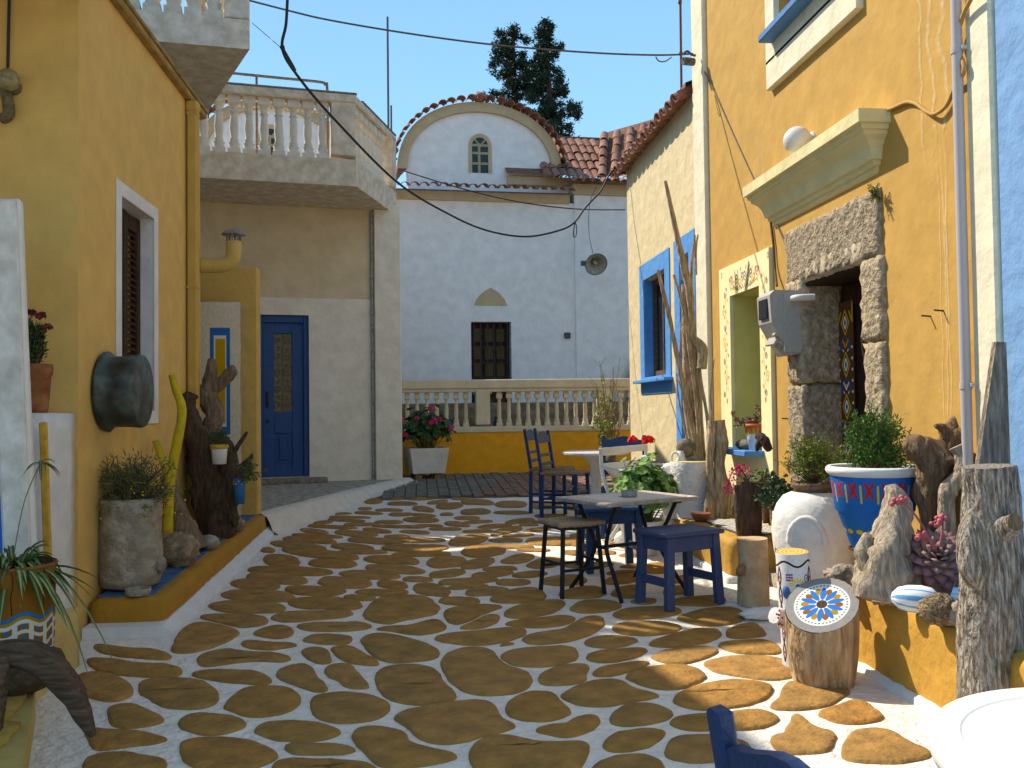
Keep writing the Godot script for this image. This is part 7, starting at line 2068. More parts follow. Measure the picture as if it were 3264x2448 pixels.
	# painted board, rosette
	var fi := canvas(128, 128, Color(0.62, 0.58, 0.50), 0.12)
	for q in [[86, 40, 1], [98, 92, 1], [34, 84, 0]]:
		for k in 8:
			var a := TAU * k / 8
			dot(fi, q[0] + cos(a) * 17, q[1] + sin(a) * 17, 9, 6, Color(0.86, 0.74, 0.12) if q[2] else Color(0.5, 0.46, 0.42), a)
		dot(fi, q[0], q[1], 7, 7, Color(0.2, 0.14, 0.08))
	st = S()
	var bo := Vector3(2.152, 0.478, -3.818) + Vector3(0.06, 0, -0.1)
	uvquad(st, Vector3(-0.07, 0.12, 0), Vector3(0.07, 0.15, 0), Vector3(0.08, 0, 0.02), Vector3(-0.075, 0, 0.02))
	for q in [[Vector3(-0.07, 0.12, 0), Vector3(0.07, 0.15, 0)], [Vector3(0.07, 0.15, 0), Vector3(0.08, 0, 0.02)], [Vector3(-0.075, 0, 0.02), Vector3(-0.07, 0.12, 0)]]:
		face(st, [q[0], q[1], q[1] + Vector3(0, 0, -0.03), q[0] + Vector3(0, 0, -0.03)], (q[0] + q[1]) * 0.5 - Vector3(0, 0.06, 0))
	face(st, [Vector3(-0.07, 0.12, -0.03), Vector3(0.07, 0.15, -0.03), Vector3(0.08, 0, -0.01), Vector3(-0.075, 0, -0.01)], Vector3.FORWARD)
	var fbd: Node3D = tag(put("flower_board", st, imat(fi, 0.8)), "small grey board painted with yellow daisies behind the striped stone", "board")
	fbd.position = bo
	fbd.rotation_degrees.y = -28
	var ec := Vector3(2.263, 0.681, -3.8)
	var ep := thing("clay_pot", "small pinkish clay pot under the purple rosette", "pot", Vector3(ec.x + 0.01, 0.478, ec.z - 0.03))
	st = S()
	lathe(st, [Vector2(0, 0), Vector2(0.05, 0), Vector2(0.07, 0.15), Vector2(0.078, 0.15), Vector2(0.08, 0.185), Vector2(0.068, 0.185), Vector2(0.06, 0.16), Vector2(0, 0.155)], 20)
	put("body", st, mat(0.50, 0.28, 0.20, 0.9, "grime", 2.0), ep)
	var ev := thing("purple_rosette", "big purple succulent rosette with pink flower stalks before the weathered post", "plant", ec)
	st = S()
	for i in 50:
		var a := i * 2.39996
		var f := sqrt(i / 50.0)
		var axis := Vector3(-0.25, 0.62, 0.74).normalized()
		var ux := axis.cross(Vector3.UP).normalized()
		var uy := ux.cross(axis)
		var out := (ux * cos(a) + uy * sin(a)) * sin(f * 1.55) + axis * cos(f * 1.55)
		var l := 0.05 + 0.105 * f
		var wdt := 0.028 + 0.046 * f
		var p := (ux * cos(a) + uy * sin(a)) * 0.012 * f - axis * 0.04 * f
		tint(st, Color(0.26, 0.13, 0.13).lerp(Color(0.36, 0.25, 0.20), 1.0 - f), 0.2)
		var sd := out.cross(axis).normalized() * wdt * 0.5
		if sd.length() < 0.001: continue
		var n := sd.cross(out).normalized() * wdt * 0.3
		st.set_smooth_group(0)
		for s in [1.0, -1.0]:
			var m: Vector3 = p + out * l * 0.68 + n * s * 0.5
			var q := [p - sd * 0.4, p + out * l * 0.65 - sd, p + out * l, p + out * l * 0.65 + sd, p + sd * 0.4]
			for k in 4: face(st, [q[k], q[k + 1], m], n * s)
			face(st, [q[0], q[4], m], n * s)
	put("rosette", st, leafmat(0.2, 0.09, 0.09), ev)
	st = S()
	var bl := S()
	for q in [[Vector3(-0.165, 0.245, 0.0), Vector3(-0.10, 0.16, 0.03)], [Vector3(-0.10, 0.10, 0.06), Vector3(-0.06, 0.08, 0.05)], [Vector3(0.01, 0.16, 0.02), Vector3(0.005, 0.1, 0.03)]]:
		var c := curve([Vector3.ZERO, q[1], q[0], q[0] + Vector3(-0.045, -0.01, 0.01)], 5)
		tube(st, c, ramp([0.006, 0.004], c.size()), 6)
		for k in 14: ball(bl, (c[c.size() - 1] as Vector3).lerp(q[0], rng.randf() * 1.3) + rdir() * 0.016, Vector3.ONE * rng.randf_range(0.008, 0.013), 7, 5)
	put("flower_stalk", st, mat(0.40, 0.14, 0.13, 0.7, "", 1.0, "", 0.0), ev)
	put("flower_bud", bl, mat(0.52, 0.12, 0.13, 0.6, "", 1.0, "", 0.0), ev)
	# plank with the painted fish-like sign
	var pk := thing("painted_plank", "grey weathered plank leaning by the drainpipe with red, yellow and blue marks", "plank", Vector3.ZERO)
	var zp := -3.74
	var pts := [Vector3(2.524, 1.622, -3.74), Vector3(2.571, 1.619, -3.74), Vector3(2.579, 0.557, -3.74), Vector3(2.335, 0.564, -3.74)]
	pk.position = Vector3(pts[3].x, 0.478, zp)
	var poly := PackedVector2Array()
	for p in pts: poly.append(Vector2(p.x - pk.position.x, maxf(p.y - 0.478, 0.0)))
	st = S()
	prism(st, poly, -0.03, 0.0)
	put("board", st, wood(0.42, 0.36, 0.29, 1, 5.0), pk)
	var mk := [[[[1470, 1488], [1512, 1466], [1527, 1530], [1492, 1570], [1463, 1560]], Color(0.42, 0.03, 0.03)], [[[1482, 1500], [1518, 1480], [1528, 1565], [1490, 1575]], Color(0.03, 0.015, 0.01)], [[[1470, 1428], [1478, 1440], [1455, 1500], [1432, 1560], [1420, 1555], [1428, 1500], [1450, 1450]], Color(0.70, 0.55, 0.03)], [[[1398, 1445], [1416, 1440], [1408, 1480], [1394, 1485]], Color(0.05, 0.18, 0.42)], [[[1376, 1440], [1390, 1432], [1396, 1495], [1382, 1500]], Color(0.03, 0.02, 0.015)], [[[1495, 1405], [1512, 1402], [1508, 1440], [1470, 1470], [1462, 1462]], Color(0.04, 0.025, 0.02)], [[[1428, 1570], [1450, 1590], [1446, 1640], [1432, 1640]], Color(0.04, 0.025, 0.02)]]
	var zz := 0.002
	for q in mk:
		st = S()
		var pg := PackedVector2Array()
		for p in q[0]: pg.append(Vector2((1656.0 + p[0] / 2.985 - 2078.0) * 0.00192, (1262.0 - 474.4 - p[1] / 2.985) * 0.00192))
		prism(st, pg, 0.001, zz)
		put("painted_mark", st, gloss(q[1].r, q[1].g, q[1].b, 0.7), pk)
		zz += 0.0006
	st = S()
	for q in [[0.016, Color(0.7, 0.5, 0.03), 0.0], [0.009, Color(0.5, 0.04, 0.03), 0.0]]: pass
	lathe(st, [Vector2(0.0, 0.0), Vector2(0.016, 0.0), Vector2(0.016, 0.0075), Vector2(0.0, 0.008)], 14, Transform3D(Basis(Vector3(1, 0, 0), PI * 0.5), Vector3((1656.0 + 1506.0 / 2.985 - 2078.0) * 0.00192, (1262.0 - 474.4 - 1528.0 / 2.985) * 0.00192, 0)))
	put("painted_mark", st, gloss(0.70, 0.50, 0.03, 0.7), pk)
	# ------------------------------------------------------------ on the mosaic bench
	var lp := Vector3(2.278, 0.462, -6.146)
	drift("log_planter", "dark upright log planter cut aslant, holding the pink bougainvillea", lp, [[[Vector3(0, -0.005, 0), Vector3(0.0, 0.2, 0), Vector3(0.01, 0.36, 0)], [0.085, 0.09, 0.105]], [[Vector3(-0.07, -0.005, 0.03), Vector3(-0.075, 0.15, 0.03), Vector3(-0.07, 0.34, 0.02)], [0.04, 0.045, 0.045]]], wood(0.17, 0.11, 0.07, 1, 6.0), 18, 0.12, 0.3, "log planter")
	var bg := thing("bougainvillea", "magenta bougainvillea spray hanging from the dark log planter", "plant", lp + Vector3(0, 0.36, 0))
	st = S()
	tube(st, curve([Vector3(0, 0, 0), Vector3(-0.08, 0.10, 0.02), Vector3(-0.15, 0.04, 0.04), Vector3(-0.185, -0.09, 0.05)], 5), 0.004, 5)
	put("stem", st, mat(0.12, 0.08, 0.05, 0.9, "", 1.0, "", 0.0), bg)
	st = S()
	for i in 130:
		var t := rng.randf()
		var p := Vector3(0, 0.02, 0).cubic_interpolate(Vector3(-0.165, 0.02, 0.04), Vector3(0, -0.3, 0), Vector3(-0.2, -0.4, 0), t) + Vector3(0, 0.07 * sin(t * PI) - 0.09 * t, 0) + rdir() * 0.035
		tint(st, Color(0.62, 0.035, 0.20), 0.35)
		leaf(st, p, rdir(), rdir(), 0.022, 0.018)
	put("flower", st, leafmat(0.6, 0.05, 0.2), bg)
	st = S()
	for i in 60:
		tint(st, Color(0.10, 0.20, 0.04), 0.3)
		leaf(st, Vector3(0.04, 0.03, 0) + rdir() * Vector3(0.10, 0.04, 0.06), rdir(), rdir(), 0.045, 0.022)
	put("foliage", st, leafmat(0.1, 0.2, 0.04), bg)
	var iv := thing("dark_leaf_plant", "glossy dark green trailing plant between the log planter and the white jar", "plant", Vector3(2.40, 0.45, -5.86))
	sprig(iv, Vector3(0, 0.16, 0), Vector3(-0.02, 0.30, 0.02), Vector3(0.17, 0.16, 0.12), 46, 20, 0.032, 0.022, Color(0.05, 0.09, 0.045))
	st = S()
	lathe(st, [Vector2(0, 0.0), Vector2(0.06, 0.0), Vector2(0.085, 0.16), Vector2(0.075, 0.16), Vector2(0, 0.14)], 18)
	put("pot", st, terra, iv)
	drift("leaning_branch", "forked bare branch leaning up between the niche and the jar shrub", Vector3(2.595, 0.462, -6.656), [[[Vector3(0.0, 0, 0), Vector3(-0.005, 0.24, 0), Vector3(0.05, 0.40, -0.02), Vector3(0.09, 0.52, -0.03), Vector3(0.11, 0.64, -0.04)], [0.028, 0.03, 0.034, 0.026, 0.018]], [[Vector3(-0.005, 0.24, 0), Vector3(-0.02, 0.30, 0.0), Vector3(-0.028, 0.36, 0)], [0.018, 0.012, 0.008]]], wood(0.26, 0.16, 0.10, 1, 6.0), 12, 0.2, 0.35)
	# niche shelf
	var ny := 1.0085
	var np1 := Vector3(2.60, ny, -6.95)
	np1 = Vector3(2.62, 1.057, -6.888)
	np1.y = ny
	var npo := thing("niche_pot", "little white pot with a red and yellow rim standing in the niche", "pot", np1)
	st = S()
	lathe(st, [Vector2(0, 0), Vector2(0.06, 0), Vector2(0.075, 0.13)], 20)
	put("body", st, mat(0.74, 0.73, 0.72, 0.7, "paint", 2.0), npo)
	st = S()
	lathe(st, [Vector2(0.076, 0.125), Vector2(0.082, 0.175)], 20)
	put("yellow_band", st, gloss(0.62, 0.38, 0.04, 0.6), npo)
	st = S()
	for i in 16: box(st, Vector3(cos(i * TAU / 16) * 0.081, 0.153, sin(i * TAU / 16) * 0.081), Vector3(0.006, 0.034, 0.012), 0.002, Basis(Vector3.UP, -i * TAU / 16))
	lathe(st, [Vector2(0.082, 0.172), Vector2(0.092, 0.178), Vector2(0.092, 0.205), Vector2(0.08, 0.205), Vector2(0.075, 0.18), Vector2(0, 0.175)], 20)
	put("rim", st, gloss(0.55, 0.11, 0.04, 0.6), npo)
	var nsu := thing("trailing_succulent", "pinkish trailing succulent in the little niche pot", "plant", np1 + Vector3(0, 0.19, 0))
	st = S()
	for q in [[Vector3(0, 0, 0), Vector3(-0.06, 0.05, 0.02), Vector3(-0.13, 0.04, -0.06), Vector3(-0.15, 0.10, -0.10)], [Vector3(0, 0, 0), Vector3(0.0, 0.06, 0.0), Vector3(-0.01, 0.10, 0.09)], [Vector3(0, 0, 0), Vector3(0.02, 0.09, 0.02), Vector3(-0.01, 0.15, 0.05)], [Vector3(0, 0, 0), Vector3(-0.07, 0.03, -0.03), Vector3(-0.12, 0.0, -0.11)]]:
		var c := curve(q, 9)
		for p in c:
			for k in 4:
				tint(st, Color(0.30, 0.17, 0.13).lerp(Color(0.2, 0.22, 0.08), rng.randf() * 0.6), 0.25)
				leaf(st, p + rdir() * 0.008, (rdir() + Vector3.UP * 0.3).normalized(), rdir(), 0.028, 0.018)
	put("foliage", st, leafmat(0.3, 0.15, 0.1), nsu)
	rock("niche_stone", "smooth grey oval stone lying on the blue niche shelf", Vector3(2.56, 1.017, -6.993) * Vector3(1, 0, 1) + Vector3(0, ny, 0), Vector3(0.05, 0.042, 0.11), 0.06, mat(0.26, 0.24, 0.21, 0.9, "stone", 2.0), 10.0)
	drift("niche_driftwood", "dark broken bit of driftwood at the near end of the niche shelf", Vector3(2.5, 1.018, -6.428) * Vector3(1, 0, 1) + Vector3(0, ny + 0.03, 0), [[[Vector3(0.02, -0.01, 0.06), Vector3(0, 0.05, 0.02), Vector3(-0.02, 0.09, -0.03), Vector3(-0.01, 0.10, -0.09)], [0.03, 0.045, 0.04, 0.015]], [[Vector3(-0.01, 0.07, 0), Vector3(-0.04, 0.02, -0.01), Vector3(-0.05, -0.02, -0.01)], [0.035, 0.025, 0.012]]], wood(0.09, 0.06, 0.045, 1, 8.0), 14, 0.35, 0.4)
	# white stump, bowl, twisted wood, branches
	var wp := Vector3(2.22, 0.44, -7.342)
	var ws := thing("white_stump", "whitewashed tree stump with yellow rings on its top, on the far end of the bench", "stump", wp)
	st = S()
	lathe(st, [Vector2(0.22, 0.0), Vector2(0.185, 0.035), Vector2(0.165, 0.09), Vector2(0.160, 0.22), Vector2(0.163, 0.36), Vector2(0.168, 0.45), Vector2(0.162, 0.458)], 30, Transform3D(), 0.006, 5.0)
	put("trunk", st, mat(0.76, 0.75, 0.73, 0.85, "paint", 1.5, "n_grain", 1.0), ws)
	st = S()
	disc_top(st, Vector3(0, 0.46, 0), Vector3(0.163, 0, 0), Vector3(0, 0, -0.163))
	put("ringed_top", st, imat(ringed(Color(0.88, 0.83, 0.55), [Color(0.78, 0.66, 0.25), Color(0.62, 0.62, 0.55)], 8), 0.8), ws)
	var tb := thing("terracotta_bowl", "shallow terracotta bowl at the foot of the white stump", "bowl", Vector3(2.177, 0.455, -6.942))
	st = S()
	lathe(st, [Vector2(0, 0), Vector2(0.05, 0), Vector2(0.078, 0.05), Vector2(0.08, 0.062), Vector2(0.07, 0.06), Vector2(0.045, 0.02), Vector2(0, 0.015)], 20)
	put("bowl", st, terra, tb)
	var tan2 := wood(0.74, 0.56, 0.35, 1, 6.0)
	drift("twisted_trunk", "tawny twisted driftwood trunk with holes beside the white stump", Vector3(2.353, 0.44, -7.123), [
		[[Vector3(0.03, 0, 0), Vector3(0.05, 0.25, 0), Vector3(0.035, 0.45, 0), Vector3(0.06, 0.62, 0), Vector3(0.05, 0.80, -0.01)], [0.06, 0.07, 0.05, 0.06, 0.045]],
		[[Vector3(-0.03, 0, 0.01), Vector3(-0.02, 0.22, 0), Vector3(-0.04, 0.45, 0.01), Vector3(-0.02, 0.65, 0), Vector3(-0.01, 0.80, 0)], [0.05, 0.035, 0.03, 0.04, 0.035]],
		[[Vector3(-0.055, 0, 0.03), Vector3(-0.06, 0.12, 0.03), Vector3(-0.055, 0.22, 0.02)], [0.045, 0.045, 0.03]]], tan2, 16, 0.2, 0.45)
	var bb := Vector3(2.379, 0.539, -7.5)
	var P := func(x: float, y: float, z := 0.0) -> Vector3: return Vector3((x - 1520.0) * 0.00385, (1085.0 - y) * 0.00385, z)
	drift("branch_bundle", "tall bundle of bare sun-bleached branches rising before the blue door", bb, [
		[[P.call(1524, 1085, 0.0), P.call(1514, 930, -0.02), P.call(1512, 800, -0.03), P.call(1503, 700, -0.02), P.call(1497, 620, 0.0), P.call(1478, 540, 0.02), P.call(1464, 470, 0.02), P.call(1443, 374, 0.04)], [0.045, 0.042, 0.036, 0.034, 0.036, 0.03, 0.022, 0.014]],
		[[P.call(1518, 1060, 0.03), P.call(1500, 950, 0.05), P.call(1478, 850, 0.06), P.call(1458, 750, 0.07), P.call(1440, 660, 0.08), P.call(1420, 574, 0.09)], [0.03, 0.026, 0.024, 0.022, 0.02, 0.016]],
		[[P.call(1515, 1040, 0.02), P.call(1507, 900, 0.04), P.call(1496, 800, 0.05), P.call(1483, 690, 0.06), P.call(1468, 620, 0.06), P.call(1456, 583, 0.07)], [0.026, 0.022, 0.018, 0.018, 0.014, 0.01]],
		[[P.call(1500, 640, 0.0), P.call(1502, 560, 0.0), P.call(1508, 520, 0.0), P.call(1511, 492, 0.0)], [0.024, 0.014, 0.012, 0.008]],
		[[P.call(1514, 580, -0.02), P.call(1514, 520, -0.02), P.call(1520, 490, -0.02)], [0.01, 0.012, 0.006]],
		[[P.call(1522, 1060, 0.0), P.call(1530, 930, 0.05), P.call(1515, 800, 0.03), P.call(1524, 730, 0.0)], [0.02, 0.016, 0.012, 0.006]],
		[[P.call(1516, 1080, 0.06), P.call(1500, 1000, 0.08), P.call(1486, 940, 0.08), P.call(1470, 850, 0.1), P.call(1460, 815, 0.1)], [0.02, 0.014, 0.012, 0.008, 0.005]],
		[[P.call(1480, 945, 0.07), P.call(1462, 860, 0.08), P.call(1458, 800, 0.08)], [0.012, 0.008, 0.005]],
		[[P.call(1466, 780, 0.07), P.call(1470, 700, 0.07), P.call(1477, 650, 0.08)], [0.008, 0.006, 0.004]],
		[[P.call(1516, 790, 0.05), P.call(1519, 745, 0.04), P.call(1498, 720, 0.03), P.call(1488, 685, 0.03)], [0.045, 0.05, 0.04, 0.02]],
		[[P.call(1522, 1000, 0.03), P.call(1538, 900, 0.05), P.call(1535, 850, 0.06), P.call(1545, 770, 0.06)], [0.012, 0.009, 0.007, 0.003]],
		[[P.call(1512, 1000, -0.05), P.call(1496, 880, -0.06), P.call(1492, 760, -0.06), P.call(1488, 600, -0.05)], [0.05, 0.055, 0.04, 0.02]]], wood(0.74, 0.57, 0.37, 1, 6.0), 10, 0.16, 0.3, "branches")
	rock("round_stone", "round grey boulder balanced behind the white stump", Vector3(2.214, 0.938, -7.45), Vector3(0.078, 0.08, 0.08), 0.05, mat(0.28, 0.25, 0.19, 0.9, "stone", 2.0), 0.0, 3.0)
	rock("white_boulder", "pale split boulder under the round grey stone", Vector3(2.269, 0.699, -7.5), Vector3(0.13, 0.15, 0.11), 0.22, mat(0.50, 0.47, 0.42, 0.95, "stone", 1.5, "n_rough", 0.8), 0.0, 21.0)
	drift("black_root", "dark gnarled root lump behind the round grey stone", Vector3(2.348, 0.859, -7.75), [[[Vector3(0.05, -0.55, 0), Vector3(0.03, -0.2, 0), Vector3(0.03, 0.0, 0), Vector3(0.0, 0.12, 0), Vector3(-0.02, 0.22, 0.0)], [0.1, 0.09, 0.10, 0.09, 0.04]]], wood(0.12, 0.085, 0.06, 1, 6.0), 16, 0.35, 0.4)
	var jg := thing("white_jug", "small white jug with a loop handle behind the white stump", "jug", Vector3(2.169, 0.494, -7.42))
	st = S()
	lathe(st, [Vector2(0, 0), Vector2(0.055, 0), Vector2(0.07, 0.1), Vector2(0.072, 0.3), Vector2(0.05, 0.40), Vector2(0.03, 0.44), Vector2(0.034, 0.49), Vector2(0.028, 0.49), Vector2(0, 0.43)], 18)
	tube(st, curve([Vector3(-0.03, 0.47, 0), Vector3(-0.07, 0.47, 0), Vector3(-0.085, 0.42, 0), Vector3(-0.065, 0.34, 0)], 4), 0.011, 8)
	put("body", st, white, jg)
	var vs := thing("white_vase", "white vase with a yellow foot between the geranium and the stump", "vase", Vector3(2.1, 0.615, -7.55))
	st = S()
	lathe(st, [Vector2(0.03, 0.0), Vector2(0.05, 0.04), Vector2(0.062, 0.14), Vector2(0.058, 0.20), Vector2(0.066, 0.215), Vector2(0.045, 0.25), Vector2(0.02, 0.26), Vector2(0, 0.26)], 16)
	put("body", st, white, vs)
	st = S()
	lathe(st, [Vector2(0, -0.42), Vector2(0.06, -0.42), Vector2(0.06, -0.05), Vector2(0.045, 0.0), Vector2(0.03, 0.01)], 16)
	put("foot", st, mat(0.62, 0.45, 0.1, 0.8, "paint", 2.0), vs)
	drift("white_driftwood", "whitewashed jagged driftwood leaning left of the white stump", Vector3(2.002, 0.651, -7.35), [[[Vector3(0.04, -0.35, 0), Vector3(0.01, 0.0, 0), Vector3(-0.06, 0.10, 0), Vector3(-0.12, 0.20, 0), Vector3(-0.16, 0.27, 0), Vector3(-0.20, 0.26, 0.0)], [0.05, 0.055, 0.06, 0.045, 0.04, 0.012]], [[Vector3(-0.02, 0.05, 0), Vector3(-0.04, 0.16, 0.0), Vector3(0.0, 0.2, 0)], [0.04, 0.03, 0.01]]], mat(0.78, 0.77, 0.76, 0.85, "paint", 2.0, "n_grain", 1.0), 14, 0.3, 0.35)
	# geranium by the bench
	var gp := Vector3(1.723, 0.362, -7.05)
	gp.y = gy(-7.05)
	var gpo := thing("white_pot", "white tub on the ground under the red geranium", "pot", gp)
	st = S()
	lathe(st, [Vector2(0, 0), Vector2(0.12, 0), Vector2(0.17, 0.24), Vector2(0.18, 0.24), Vector2(0.18, 0.27), Vector2(0.16, 0.27), Vector2(0.15, 0.24), Vector2(0, 0.23)], 22)
	put("body", st, white, gpo)
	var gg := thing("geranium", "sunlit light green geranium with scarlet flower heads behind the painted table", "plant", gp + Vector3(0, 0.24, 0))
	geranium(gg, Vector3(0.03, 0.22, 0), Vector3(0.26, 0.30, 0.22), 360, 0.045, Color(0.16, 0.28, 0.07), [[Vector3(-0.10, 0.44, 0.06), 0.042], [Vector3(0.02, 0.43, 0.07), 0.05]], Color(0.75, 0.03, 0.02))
	rock("whitewashed_stone", "lump of whitewashed stone on the paving at the foot of the jar", Vector3(1.954, 0.136, -5.04), Vector3(0.16, 0.03, 0.09), 0.2, white, 10.0, 30.0)
	rock("white_pebble", "rounded white stone on the ground behind the dark blue stool", Vector3(1.679, 0.2, -7.407), Vector3(0.10, 0.07, 0.08), 0.12, white, 10.0, 33.0)
	rock("brown_pebble", "brown stone behind the front blue stool at the bench foot", Vector3(2.056, 0.216, -8.01), Vector3(0.10, 0.075, 0.08), 0.2, mat(0.3, 0.2, 0.13, 0.9, "stone", 2.0), 0.0, 36.0)
	# weed on the lintel
	var we := thing("wall_weed", "little green weed sprouting from the corner of the stone lintel", "plant", Vector3(2.62, 2.546, -4.925))
	sprig(we, Vector3(0, 0, 0), Vector3(-0.03, 0.0, 0.02), Vector3(0.05, 0.10, 0.05), 22, 12, 0.016, 0.007, Color(0.14, 0.2, 0.04), 0.3)

# ---------------------------------------------------------------- tables and chairs
func make_chair(label: String, blue: Material, rush: Material) -> Node3D:
	var t := thing("taverna_chair", label, "chair", Vector3.ZERO, 0.0, "blue wooden taverna chairs")
	var w := 0.20
	for s in [-1.0, 1.0]:
		var st := S()
		bar(st, Vector3(s * w, 0, 0.19), Vector3(s * (w - 0.01), 0.455, 0.18), 0.036, 0.036, 0.004)
		put("leg", st, blue, t)
		st = S()
		bar(st, Vector3(s * (w - 0.02), 0, -0.19), Vector3(s * (w - 0.02), 0.46, -0.18), 0.036, 0.036, 0.004, Vector3.RIGHT)
		bar(st, Vector3(s * (w - 0.02), 0.45, -0.18), Vector3(s * (w - 0.015), 0.88, -0.245), 0.036, 0.03, 0.005, Vector3.RIGHT)
		put("leg", st, blue, t)
	for q in [[0.455, 0.435, 0.0], [0.60, 0.585, 0.0]]: pass
	for q in [[0.545, 0.035], [0.635, 0.032]]:
		var st := S()
		var y: float = q[0]
		box(st, Vector3(0, y, -0.18 - (y - 0.45) * 0.151), Vector3(0.335, q[1], 0.016), 0.004, Basis(Vector3(1, 0, 0), -0.15))
		put("back_slat", st, blue, t)
	var st2 := S()
	var poly := PackedVector2Array([Vector2(-0.172, 0), Vector2(0.172, 0), Vector2(0.172, 0.07)])
	for i in 9:
		var x := 0.15 - 0.30 * i / 8.0
		poly.append(Vector2(x, 0.085 + 0.035 * pow(cos(x / 0.15 * PI * 0.5), 2.0)))
	poly.append(Vector2(-0.172, 0.07))
	prism(st2, poly, -0.01, 0.01, Transform3D(Basis(Vector3(1, 0, 0), -0.15), Vector3(0, 0.755, -0.226)))
	put("crest_rail", st2, blue, t)
	for q in [[-1.0, 0.12], [-1.0, 0.20], [1.0, 0.12], [1.0, 0.20], [0.185, 0.15], [0.185, 0.26], [-0.185, 0.19]]:
		var rs := S()
		if absf(q[0]) > 0.5: bar(rs, Vector3(q[0] * (w - 0.012), q[1], -0.19), Vector3(q[0] * (w - 0.006), q[1], 0.185), 0.02, 0.02, 0.003)
		else: bar(rs, Vector3(-w + 0.02, q[1], q[0]), Vector3(w - 0.02, q[1], q[0]), 0.02, 0.02, 0.003)
		put("stretcher", rs, blue, t)
	var se := S()
	roughbox(se, Vector3(0, 0.455, 0.0), Vector3(0.41, 0.035, 0.40), 0.025, 0.008, 30.0, 2.0, Basis(), 0.015)
	put("seat", se, rush, t)
	return t

